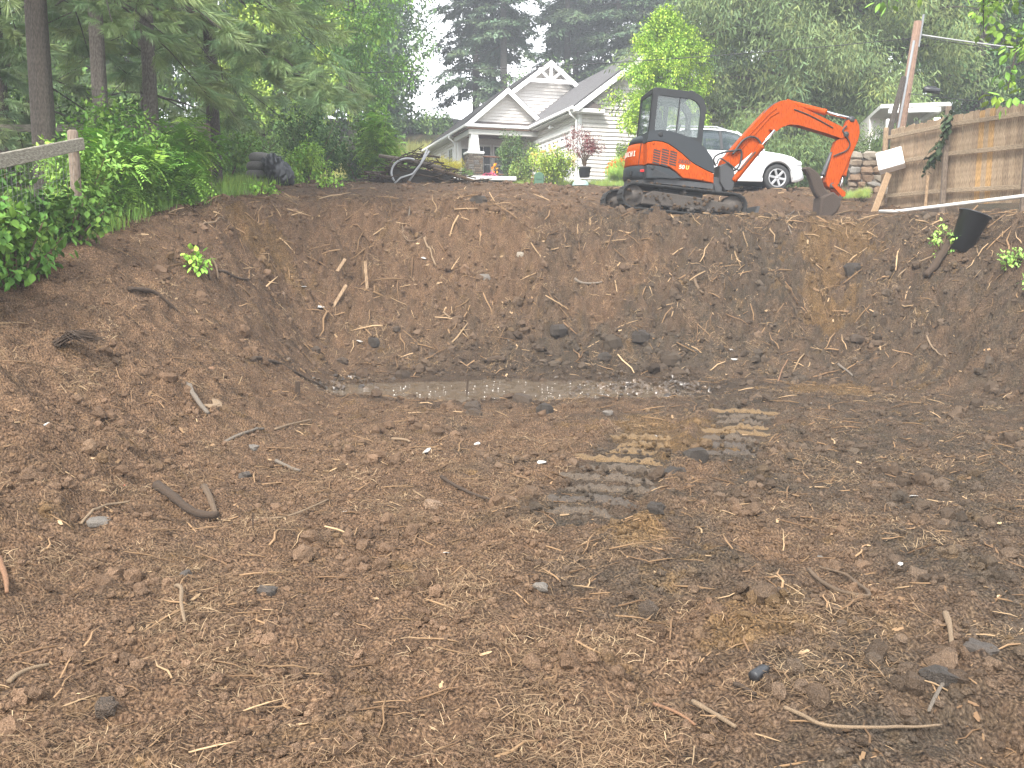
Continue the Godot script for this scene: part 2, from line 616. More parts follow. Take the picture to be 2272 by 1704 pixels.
# what the soil is made of: red-brown topsoil, grey-brown wet loam, ochre subsoil, turf
func soil_color(x: float, d: float) -> Color:
	var red := Color(0.228, 0.145, 0.092)
	var loam := Color(0.115, 0.09, 0.068)
	var ochre := Color(0.25, 0.155, 0.072)
	var n := ne.get_noise_2d(x * 2.0, d * 2.0)
	var n2 := ne.get_noise_2d(x * 7.0 + 31.0, d * 7.0)
	var k := smoothstep(-0.6, 2.2, x + n * 3.0 - 0.3) * 0.75
	k = maxf(k, bump2(x, d, 2.0, 13.8, 4.0, 0.9))
	k = maxf(k, bump2(x, d, 4.3, 15.5, 1.7, 2.2))
	k = lerpf(k, 0.0, smoothstep(17.0, 18.5, d) * 0.75)
	k = clampf(k + n2 * 0.55, 0.0, 1.0)
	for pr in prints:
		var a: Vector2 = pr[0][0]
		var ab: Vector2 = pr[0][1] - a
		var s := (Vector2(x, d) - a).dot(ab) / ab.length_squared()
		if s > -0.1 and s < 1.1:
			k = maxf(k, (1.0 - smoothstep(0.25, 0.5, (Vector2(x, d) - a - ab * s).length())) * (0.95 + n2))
	var c := red.lerp(loam, minf(k, 1.0))
	var o := 0.0
	for s in [[1.5, 9.0, 0.7, 0.75], [1.45, 8.1, 0.55, 0.4], [5.9, 16.3, 0.55, 0.7], [5.1, 14.9, 0.45, 0.5], [1.05, 3.95, 0.28, 0.3], [4.2, 11.6, 0.9, 0.4], [0.75, 5.1, 0.25, 0.4], [-4.0, 14.5, 0.6, 0.6]]:
		o = maxf(o, bump2(x, d, s[0], s[1], s[2], s[3]))
	if x > 3.0 and d > 12.5 and d < 18.0:
		var gx := 4.7 + (d - 13.6) * 0.36
		o = maxf(o, exp(-pow((x - gx) / 0.6, 2)) * smoothstep(14.4, 16.0, d) * (1.0 - smoothstep(17.0, 17.8, d)) * 0.85)
	var n3 := nc.get_noise_2d(x * 0.8, d * 0.8)
	c = c.lerp(ochre, smoothstep(0.35, 0.75, o + n2 * 0.8 + n3 * 0.25) * 0.72)
	if d > 24.0 or x < -5.5 or x > 9.5:
		var g := maxf(smoothstep(29.0, 33.0, d + n * 4.0), maxf(smoothstep(-5.5, -7.0, x), smoothstep(9.5, 11.0, x)) * 0.5)
		c = c.lerp(Color(0.07, 0.085, 0.035), g * clampf(0.8 + n2, 0.0, 1.0))
	var q := sqrt(pow((x - 0.15) / 3.3, 2) + pow((d - 12.1) / 1.7, 2))
	c = c.lerp(Color(0.07, 0.056, 0.044), 0.6 * (1.0 - smoothstep(0.75, 1.1, q + n2 * 0.6)))      # soaked mud
	return c * (1.0 + 0.25 * nb.get_noise_2d(x * 3.0, d * 3.0))


func make_ground() -> void:
	var rows := PackedFloat32Array()
	var d := -40.0
	while d < 1.5:
		rows.append(d)
		d += clampf((1.5 - d) * 0.2, 0.06, 4.0)
	d = 1.5
	while d < 220.0:
		rows.append(d)
		d += 0.025 if d < 8.5 else 0.045 if d < 18.5 else 0.045 + (d - 18.5) * 0.05
	var half := []
	var cols := PackedFloat32Array()
	var x := 6.5
	while x < 160.0:
		half.append(x)
		x += 0.05 + (x - 6.5) * 0.07
	for i in range(half.size() - 1, -1, -1):
		cols.append(-half[i])
	x = -6.47
	while x < 6.49:
		cols.append(x)
		x += 0.03
	for v in half:
		cols.append(v)
	var w := cols.size()
	var pts := PackedVector3Array()
	var cs := PackedColorArray()
	pts.resize(w * rows.size())
	cs.resize(w * rows.size())
	for i in rows.size():
		var dd := rows[i]
		for k in w:
			pts[i * w + k] = Vector3(cols[k], gh(cols[k], dd), -dd)
			cs[i * w + k] = soil_color(cols[k], dd)
	var idx := PackedInt32Array()
	idx.resize((rows.size() - 1) * (w - 1) * 6)
	var p := 0
	for i in rows.size() - 1:
		for k in w - 1:
			var a := i * w + k
			idx[p] = a
			idx[p + 1] = a + w
			idx[p + 2] = a + w + 1
			idx[p + 3] = a
			idx[p + 4] = a + w + 1
			idx[p + 5] = a + 1
			p += 6
	var arr := []
	arr.resize(Mesh.ARRAY_MAX)
	arr[Mesh.ARRAY_VERTEX] = pts
	arr[Mesh.ARRAY_COLOR] = cs
	arr[Mesh.ARRAY_INDEX] = idx
	var st := SurfaceTool.new()
	st.create_from_arrays(arr)
	st.generate_normals()
	var o := MeshInstance3D.new()
	o.name = "ground"
	o.mesh = st.commit()
	o.material_override = M.soil
	o.set_meta("kind", "structure")
	add_child(o)
	print("ground ", pts.size())
	# the puddle
	var b := MB.new()
	b.sm(0)
	var ring := []
	for k in 48:
		var a := TAU * k / 48.0
		ring.append(Vector3(0.15 + cos(a) * 3.5, -0.03, -12.0 - sin(a) * 1.5))
	for k in 48:
		b.tri(Vector3(0.15, -0.03, -12.0), ring[k], ring[(k + 1) % 48])
	var wt := MeshInstance3D.new()
	wt.name = "puddle_water"
	wt.mesh = b.done()
	wt.material_override = M.water
	wt.set_meta("kind", "structure")
	add_child(wt)


# ---------------------------------------------------------------- house
# x runs along the front, z towards the viewer, origin at the foot of the garage's near corner

func siding(b: MB, outline: PackedVector2Array, y0: float, y1: float, course: float, at: Transform3D, cut := 0.0) -> void:
	# lapped boards: each course leans out a little over the one below; outline in x, y gives the wall's shape
	var y := y0
	var row := 0
	while y < y1 - 0.01:
		var t := minf(y + course, y1)
		var strip := PackedVector2Array([Vector2(-50, y), Vector2(50, y), Vector2(50, t), Vector2(-50, t)])
		for piece in Geometry2D.intersect_polygons(outline, strip):
			if cut <= 0.0:
				b.prism(board_slice(piece), -0.02, 0.0, at)
				lap(b, piece, y, t, at)
			else:
				lap(b, piece, y, t, at)
				var lo := 1e9
				var hi := -1e9
				for q in piece:
					lo = minf(lo, q.x)
					hi = maxf(hi, q.x)
				var x := lo + cut * (0.3 + 0.45 * (row % 2))
				while x < hi - 0.05:
					var c := Geometry2D.intersect_polygons(piece, PackedVector2Array([Vector2(x, y - 1), Vector2(x + 0.012, y - 1), Vector2(x + 0.012, y + 1), Vector2(x, y + 1)]))
					x += cut * rng.randf_range(0.75, 1.3)
					for q in c:
						b.prism(q, 0.0, 0.003, at)
		y = t
		row += 1


func board_slice(p: PackedVector2Array) -> PackedVector2Array:
	return p


func lap(b: MB, piece: PackedVector2Array, y: float, t: float, at: Transform3D) -> void:
	var idx := Geometry2D.triangulate_polygon(piece)
	for i in range(0, idx.size(), 3):
		var v := []
		for k in 3:
			var q := piece[idx[i + k]]
			v.append(at * Vector3(q.x, q.y, 0.004 + 0.05 * (t - q.y) / (t - y)))
		var n: Vector3 = (v[1] - v[0]).cross(v[2] - v[0])
		if n.dot(at.basis.z) < 0.0:
			b.tri(v[0], v[2], v[1])
		else:
			b.tri(v[0], v[1], v[2])
	# the shadowing lower edge
	var lo := 1e9
	var hi := -1e9
	for q in piece:
		if q.y < y + 0.01:
			lo = minf(lo, q.x)
			hi = maxf(hi, q.x)
	if hi > lo:
		b.quad(at * Vector3(lo, y, -0.02), at * Vector3(hi, y, -0.02), at * Vector3(hi, y, 0.054), at * Vector3(lo, y, 0.054))


func roof_slab(parent: Node3D, called: String, a: Vector3, b: Vector3, c: Vector3, d: Vector3, m: Material) -> void:
	# a..d: lower front, lower back, upper back, upper front; courses of shingles stepped up the slope
	var mb := MB.new()
	var n := (b - a).cross(d - a).normalized()
	if n.y < 0.0:
		n = -n
	var steps := maxi(4, int((d - a).length() / 0.16))
	for i in steps:
		var f := float(i) / steps
		var g := float(i + 1) / steps
		var p := a.lerp(d, f)
		var q := b.lerp(c, f)
		var s := b.lerp(c, g)
		var t := a.lerp(d, g)
		var mid := (p + q + s + t) * 0.25 - n * 0.4
		mb.quad_out(p + n * 0.022, q + n * 0.022, s + n * 0.004, t + n * 0.004, mid)
		mb.quad_out(p + n * 0.022, q + n * 0.022, q - n * 0.02, p - n * 0.02, mid + (d - a))
	mb.quad_out(a - n * 0.06, b - n * 0.06, c - n * 0.06, d - n * 0.06, (a + b + c + d) * 0.25)
	part(parent, called, mb.done(), m)


func window_unit(parent: Node3D, at: Transform3D, w: float, h: float, cols: int, rws: int) -> void:
	# frame of four bars, the glass behind it and glazing bars; x right, y up, z out of the wall
	var fr := MB.new()
	for s in [-1.0, 1.0]:
		fr.box(Vector3(s * (w * 0.5 + 0.04), 0, 0.03), Vector3(0.09, h + 0.18, 0.07), 0.008)
		fr.box(Vector3(0, s * (h * 0.5 + 0.045), 0.028), Vector3(w - 0.002, 0.09, 0.066), 0.008)
	var o := part(parent, "window", fr.done(), M.trim, at)
	var g := MB.new()
	g.box(Vector3(0, 0, 0.006), Vector3(w, h, 0.01))
	part(o, "pane", g.done(), M.glass)
	var bars := MB.new()
	for i in range(1, cols):
		bars.box(Vector3(-w * 0.5 + w * i / cols, 0, 0.018), Vector3(0.025, h, 0.02))
	for i in range(1, rws):
		bars.box(Vector3(0, -h * 0.5 + h * i / rws, 0.019), Vector3(w, 0.03 if i * 2 != rws else 0.05, 0.022))
	part(o, "glazing_bars", bars.done(), M.trim)


func make_house() -> void:
	var h := thing("house", "light grey clapboard house with white gables and a stone-based porch column", "house", Transform3D(Basis(Vector3.UP, deg_to_rad(17.3)), Vector3(2.93, 5.25, -40.0)))
	var face_left := Basis(Vector3(0, 0, 1), Vector3.UP, Vector3(-1, 0, 0))
	var back := Basis(Vector3.UP, 0.0)
	var EV := 3.0          # eave
	# solid cores so that nothing shows through
	var core := MB.new()
	core.prism(PackedVector2Array([Vector2(0.03, -1.5), Vector2(6.97, -1.5), Vector2(6.97, EV), Vector2(3.5, EV + 2.55), Vector2(0.03, EV)]), -10.0, -0.03)
	core.prism(PackedVector2Array([Vector2(-3.17, -1.5), Vector2(6.17, -1.5), Vector2(6.17, EV), Vector2(1.5, EV + 3.4), Vector2(-3.17, EV)]), -19.0, -8.75)
	part(h, "wall_core", core.done(), M.house_sheathing)
	# garage end wall
	var b := MB.new()
	siding(b, PackedVector2Array([Vector2(0, -0.4), Vector2(7, -0.4), Vector2(7, 3.1), Vector2(0, 3.1)]), -0.4, 3.1, 0.17, Transform3D(back, Vector3(0, 0, 0)))
	part(h, "clapboard_wall", b.done(), M.siding)
	b = MB.new()
	siding(b, PackedVector2Array([Vector2(0.1, 3.1), Vector2(6.9, 3.1), Vector2(3.5, 5.62)]), 3.1, 5.62, 0.17, Transform3D(back, Vector3(0, 0, 0.03)), 0.22)
	part(h, "shingled_gable", b.done(), M.siding)
	# garage door wall, facing left: local x runs towards the viewer
	b = MB.new()
	siding(b, PackedVector2Array([Vector2(-8.6, 2.3), Vector2(0, 2.3), Vector2(0, 3.0), Vector2(-8.6, 3.0)]), 2.3, 3.0, 0.17, Transform3D(face_left, Vector3(0, 0, 0)))
	siding(b, PackedVector2Array([Vector2(-8.6, -0.3), Vector2(-6.1, -0.3), Vector2(-6.1, 2.3), Vector2(-8.6, 2.3)]), -0.3, 2.3, 0.17, Transform3D(face_left, Vector3(0, 0, 0)))
	part(h, "garage_side_wall", b.done(), M.siding)
	var door := MB.new()
	for i in 4:
		door.box(Vector3(-0.02, 0.28 + 0.54 * i, -3.4), Vector3(0.05, 0.53, 4.7), 0.01)
	var dr := part(h, "garage_door", door.done(), M.trim)
	for i in 8:
		window_unit(dr, Transform3D(face_left, Vector3(-0.045, 1.92, -1.42 - 0.565 * i)), 0.34, 0.26, 2, 2)
	b = MB.new()
	b.box(Vector3(-0.05, 2.37, -3.4), Vector3(0.1, 0.2, 5.3), 0.01)
	for z in [-0.9, -5.9]:
		b.box(Vector3(-0.05, 0.93, z), Vector3(0.098, 2.68, 0.2), 0.01)
	part(h, "door_casing", b.done(), M.trim)
	b = MB.new()
	b.box(Vector3(-0.03, 1.3, 0.05), Vector3(0.16, 3.5, 0.06), 0.01)
	b.box(Vector3(-0.06, 1.3, -0.12), Vector3(0.06, 3.5, 0.28), 0.01)
	part(h, "corner_board", b.done(), M.trim)
	# garage roof
	var p := 0.745
	var lo := -0.45
	roof_slab(h, "roof", Vector3(lo, EV + 0.1, 0.45), Vector3(lo, EV + 0.1, -10.5), Vector3(3.5, EV + 0.1 + p * 3.95, -10.5), Vector3(3.5, EV + 0.1 + p * 3.95, 0.45), M.shingle)
	roof_slab(h, "roof", Vector3(7.45, EV + 0.1, 0.45), Vector3(7.45, EV + 0.1, -10.5), Vector3(3.503, EV + 0.1 + p * 3.95, -10.5), Vector3(3.503, EV + 0.1 + p * 3.95, 0.45), M.shingle)
	gable_trim(h, 3.5, EV + 0.06, 3.95, p, 0.46)
	b = MB.new()      # little return roof at the corner
	b.prism(PackedVector2Array([Vector2(-0.42, EV + 0.02), Vector2(0.95, EV + 0.02), Vector2(0.35, EV + 0.36), Vector2(-0.2, EV + 0.2)]), 0.04, 0.4)
	part(h, "eave_return_roof", b.done(), M.shingle_brown)
	b = MB.new()
	b.box(Vector3(0.26, EV - 0.07, 0.24), Vector3(1.42, 0.17, 0.42), 0.02)
	part(h, "eave_return", b.done(), M.trim)
	gutter(h, Vector3(-0.5, EV + 0.02, 0.42), Vector3(-0.5, EV + 0.02, -6.1))
	b = MB.new()
	b.box(Vector3(-0.22, EV - 0.1, -3.0), Vector3(0.44, 0.04, 6.9))
	
	part(h, "soffit", b.done(), M.soffit)
	# main upper gable
	b = MB.new()
	siding(b, PackedVector2Array([Vector2(-3.3, 3.0), Vector2(6.3, 3.0), Vector2(1.52, 6.66)]), 3.0, 6.66, 0.17, Transform3D(back, Vector3(0, 0, -8.5)))
	part(h, "upper_gable_wall", b.done(), M.siding)
	var rise := 3.77
	roof_slab(h, "roof", Vector3(-3.5, EV + 0.1, -8.0), Vector3(-3.5, EV + 0.1, -19.4), Vector3(1.52, EV + rise + 0.1, -19.4), Vector3(1.52, EV + rise + 0.1, -8.0), M.shingle)
	roof_slab(h, "roof", Vector3(6.5, EV + 0.1, -8.0), Vector3(6.5, EV + 0.1, -19.4), Vector3(1.523, EV + rise + 0.1, -19.4), Vector3(1.523, EV + rise + 0.1, -8.0), M.shingle)
	gable_trim(h, 1.52, EV + 0.06, 5.0, 0.755, -7.99)
	var ap := EV + 0.06 + 5.0 * 0.755
	b = MB.new()     # king-post truss in the peak
	b.box(Vector3(1.52, ap - 1.05, -7.98), Vector3(2.35, 0.2, 0.08), 0.01)
	b.box(Vector3(1.52, ap - 0.55, -7.975), Vector3(0.15, 0.9, 0.08), 0.01)
	for s in [-1.0, 1.0]:
		b.bar(Vector3(1.52 + s * 0.1, ap - 0.95, -7.978), Vector3(1.52 + s * 0.66, ap - 0.45, -7.978), 0.08, 0.13, 0.01, Vector3.UP)
	part(h, "gable_truss", b.done(), M.trim)
	# porch roof with its gable
	var pp := 0.84
	var px := -1.47
	var ph := 2.15
	b = MB.new()
	siding(b, PackedVector2Array([Vector2(px - 1.85, EV + 0.3), Vector2(px + 1.85, EV + 0.3), Vector2(px, EV + 0.28 + 1.6)]), EV + 0.3, EV + 1.9, 0.155, Transform3D(back, Vector3(0, 0, -6.25)), 0.22)
	part(h, "porch_gable_wall", b.done(), M.siding)
	roof_slab(h, "porch_roof", Vector3(px - ph, EV + 0.14, -5.8), Vector3(px - ph, EV + 0.14, -8.7), Vector3(px, EV + 0.14 + pp * ph, -8.7), Vector3(px, EV + 0.14 + pp * ph, -5.8), M.shingle)
	roof_slab(h, "porch_roof", Vector3(px + ph, EV + 0.14, -5.8), Vector3(px + ph, EV + 0.14, -8.7), Vector3(px + 0.003, EV + 0.14 + pp * ph, -8.7), Vector3(px + 0.003, EV + 0.14 + pp * ph, -5.8), M.shingle)
	gable_trim(h, px, EV + 0.1, ph, pp, -5.79)
	roof_slab(h, "pent_roof", Vector3(-3.6, EV + 0.02, -5.45), Vector3(0.3, EV + 0.02, -5.45), Vector3(0.3, EV + 0.34, -6.27), Vector3(-3.3, EV + 0.34, -6.27), M.shingle_brown)
	gutter(h, Vector3(-3.65, EV, -5.42), Vector3(0.2, EV, -5.42))
	gutter(h, Vector3(-3.62, EV + 0.02, -5.5), Vector3(-3.62, EV + 0.02, -19.4))
	b = MB.new()
	b.box(Vector3(-1.65, EV - 0.12, -7.0), Vector3(3.9, 0.05, 3.2))
	part(h, "porch_ceiling", b.done(), M.porch_ceiling)
	b = MB.new()
	b.box(Vector3(-1.65, EV - 0.26, -5.65), Vector3(3.7, 0.24, 0.22), 0.01)
	b.box(Vector3(-3.35, EV - 0.26, -7.2), Vector3(0.2, 0.24, 2.8), 0.01)
	part(h, "porch_beam", b.done(), M.soffit)
	b = MB.new()
	b.box(Vector3(-3.42, EV - 0.08, -14.0), Vector3(0.4, 0.04, 10.8))
	part(h, "side_soffit", b.done(), M.soffit)
	# porch back wall, left wall and windows
	b = MB.new()
	siding(b, PackedVector2Array([Vector2(-3.2, -0.3), Vector2(0, -0.3), Vector2(0, 2.95), Vector2(-3.2, 2.95)]), -0.3, 2.95, 0.17, Transform3D(back, Vector3(0, 0, -8.6)))
	part(h, "porch_back_wall", b.done(), M.siding)
	b = MB.new()
	siding(b, PackedVector2Array([Vector2(-19.0, -0.6), Vector2(-8.6, -0.6), Vector2(-8.6, 2.95), Vector2(-19.0, 2.95)]), -0.6, 2.95, 0.17, Transform3D(face_left, Vector3(-3.2, 0, 0)))
	part(h, "side_wall", b.done(), M.siding)
	b = MB.new()
	b.box(Vector3(-3.22, 1.3, -8.57), Vector3(0.18, 3.3, 0.18), 0.01)
	part(h, "corner_board", b.done(), M.trim)
	window_unit(h, Transform3D(face_left, Vector3(-3.24, 1.75, -10.2)), 0.95, 1.4, 2, 2)
	window_unit(h, Transform3D(face_left, Vector3(-3.24, 1.75, -13.4)), 1.5, 1.4, 2, 2)
	window_unit(h, Transform3D(back, Vector3(-0.95, 1.55, -8.55)), 0.85, 1.8, 2, 4)
	window_unit(h, Transform3D(back, Vector3(0.0 - 1.95, 1.55, -8.55)), 0.75, 1.8, 2, 4)
	window_unit(h, Transform3D(back, Vector3(-2.75, 1.3, -8.55)), 0.7, 2.0, 1, 2)
	window_unit(h, Transform3D(back, Vector3(4.55, 1.55, 0.04)), 0.9, 1.3, 2, 2)
	# deck
	b = MB.new()
	b.box(Vector3(-1.6, 0.58, -7.1), Vector3(3.4, 0.12, 3.0), 0.01)
	b.box(Vector3(-1.6, 0.3, -5.62), Vector3(3.4, 0.4, 0.05), 0.01)
	part(h, "deck", b.done(), M.porch_wood)
	# column: stone base, cap, tapered shaft
	var base := MB.new()
	base.box(Vector3(-3.2, 0.85, -5.75), Vector3(0.66, 1.7, 0.66))
	var sb := part(h, "stone_base", base.done(), M.mortar)
	for face in 2:
		var y := 0.05
		while y < 1.62:
			var ch := r(0.07, 0.13)
			var x := -0.36
			while x < 0.34:
				var cw := minf(r(0.14, 0.34), 0.36 - x)
				var s := MB.new()
				s.box(Vector3.ZERO, Vector3(cw - 0.015, ch - 0.015, 0.07), 0.014)
				var mid := Vector3(x + cw * 0.5, y + ch * 0.5, 0.335 + r(0, 0.02))
				var tr := Transform3D(Basis(), Vector3(-3.2, 0, -5.75) + mid) if face == 0 else Transform3D(face_left, Vector3(-3.2 - mid.z, mid.y, -5.75 + mid.x))
				part(sb, "stone", s.done(), M["stone%d" % (rng.randi() % 5)], tr)
				x += cw
			y += ch
	b = MB.new()
	b.box(Vector3(-3.2, 1.74, -5.75), Vector3(0.84, 0.12, 0.84), 0.02)
	part(h, "column_cap", b.done(), M.trim)
	b = MB.new()
	b.lathe(PackedVector2Array([Vector2(0.34, 1.8), Vector2(0.22, 2.78)]), 4, Transform3D(Basis(Vector3.UP, PI / 4), Vector3(-3.2, 0, -5.75)))
	part(h, "column", b.done(), M.trim)
	# railing
	var rail := MB.new()
	rail.box(Vector3(-1.5, 1.6, -5.7), Vector3(2.7, 0.06, 0.12), 0.01)
	rail.box(Vector3(-1.5, 0.78, -5.7), Vector3(2.7, 0.05, 0.08), 0.01)
	part(h, "railing", rail.done(), M.porch_wood)
	for i in 24:
		var bl := MB.new()
		bl.tube([Vector3(0, 0.8, 0), Vector3(0, 1.58, 0)], [0.011, 0.011], 6)
		part(h, "baluster", bl.done(), M.rail_metal, at3(-2.78 + 0.11 * i, 0, -5.7))
	b = MB.new()
	b.box(Vector3(-1.05, 1.15, -5.68), Vector3(0.16, 1.2, 0.16), 0.015)
	b.box(Vector3(-1.05, 1.77, -5.68), Vector3(0.2, 0.05, 0.2), 0.02)
	part(h, "newel_post", b.done(), M.porch_wood)
	# downpipes
	for q in [Vector3(-0.18, 0, 0.06), Vector3(-3.38, 0, -8.75)]:
		b = MB.new()
		b.tube([q + Vector3(-0.34, EV - 0.02, 0), q + Vector3(-0.3, EV - 0.2, 0), q + Vector3(-0.02, EV - 0.42, 0), q + Vector3(0, -0.2, 0)], [0.045, 0.045, 0.045, 0.045], 8)
		part(h, "downpipe", b.done(), M.trim)
	b = MB.new()
	b.box(Vector3(-0.16, 2.72, -3.1), Vector3(0.2, 0.06, 0.06), 0.01)
	b.lathe(PackedVector2Array([Vector2(0.03, 0.08), Vector2(0.08, -0.06), Vector2(0.06, -0.07), Vector2(0, 0)]), 10, at3(-0.28, 2.72, -3.1))
	part(h, "wall_lamp", b.done(), M.trim)
	# front path
	b = MB.new()
	b.box(Vector3(0, 0, 0), Vector3(2.8, 0.16, 1.6), 0.02)
	var o := solo("path", b.done(), M.concrete, "", "", Transform3D(Basis(Vector3.UP, 0.2), Vector3(-1.35, 4.95, -36.0)))
	o.set_meta("kind", "structure")


func gable_trim(h: Node3D, cx: float, ev: float, half: float, p: float, z: float) -> void:
	for s in [-1.0, 1.0]:
		var b := MB.new()
		var q := PackedVector2Array([Vector2(cx, ev + half * p), Vector2(cx + s * half, ev), Vector2(cx + s * half, ev - 0.2), Vector2(cx + s * (half - 0.15), ev - 0.2 + 0.02), Vector2(cx, ev + half * p - 0.27)])
		b.prism(q, z, z + 0.05)
		part(h, "rake_board", b.done(), M.trim)
		b = MB.new()
		var q2 := PackedVector2Array([Vector2(cx + s * 0.01, ev + half * p - 0.1), Vector2(cx + s * half * 0.99, ev - 0.08), Vector2(cx + s * half * 0.99, ev - 0.12), Vector2(cx + s * 0.01, ev + half * p - 0.14)])
		b.prism(q2, z - 0.5, z - 0.01)
		part(h, "rake_soffit", b.done(), M.soffit)


func gutter(h: Node3D, a: Vector3, b: Vector3) -> void:
	var mb := MB.new()
	mb.bar(a, b, 0.12, 0.15, 0.03)
	part(h, "gutter", mb.done(), M.trim)


func make_neighbour_house() -> void:
	var o := Vector3(13.0, 3.55, -31.0)
	var h := thing("neighbour_house", "white porch corner of a house behind the wooden fence and utility pole", "house", Transform3D(Basis(Vector3.UP, deg_to_rad(-12)), o))
	var b := MB.new()
	b.box(Vector3(-0.5, 1.4, -3.5), Vector3(0.6, 3.6, 4.0))
	part(h, "wall", b.done(), M.siding)
	b = MB.new()
	b.prism(PackedVector2Array([Vector2(1.35, 3.2), Vector2(-0.8, 3.2), Vector2(-0.8, 3.32), Vector2(1.3, 3.32)]), -6.0, 0.6)
	part(h, "roof", b.done(), M.soffit)
	b = MB.new()
	b.box(Vector3(0.25, 3.11, 0.5), Vector3(1.6, 0.16, 0.16), 0.02)
	b.box(Vector3(0.98, 3.1, -2.8), Vector3(0.16, 0.16, 6.4), 0.02)
	part(h, "beam", b.done(), M.trim)
	for x in [0.95, -0.5]:
		b = MB.new()
		b.box(Vector3(x, 1.2, 0.5), Vector3(0.2, 3.3, 0.2), 0.02)
		part(h, "porch_post", b.done(), M.trim)
	b = MB.new()
	b.box(Vector3(0.25, -0.3, -0.6), Vector3(1.7, 0.3, 2.4), 0.02)
	part(h, "porch_floor", b.done(), M.concrete)
	window_unit(h, at3(-0.5, 1.7, -1.49), 0.4, 1.5, 1, 2)
	for x in [0.1, 0.6]:
		b = MB.new()
		b.lathe(PackedVector2Array([Vector2(0.0, 0.1), Vector2(0.07, 0.06), Vector2(0.09, -0.08), Vector2(0.0, -0.1)]), 10, at3(x, 2.6, -0.2))
		b.tube([Vector3(x, 2.7, -0.2), Vector3(x, 3.2, -0.2)], [0.01, 0.01], 5)
		part(h, "porch_lamp", b.done(), M.lamp_clear)


# ---------------------------------------------------------------- fence, pole and other things on the right

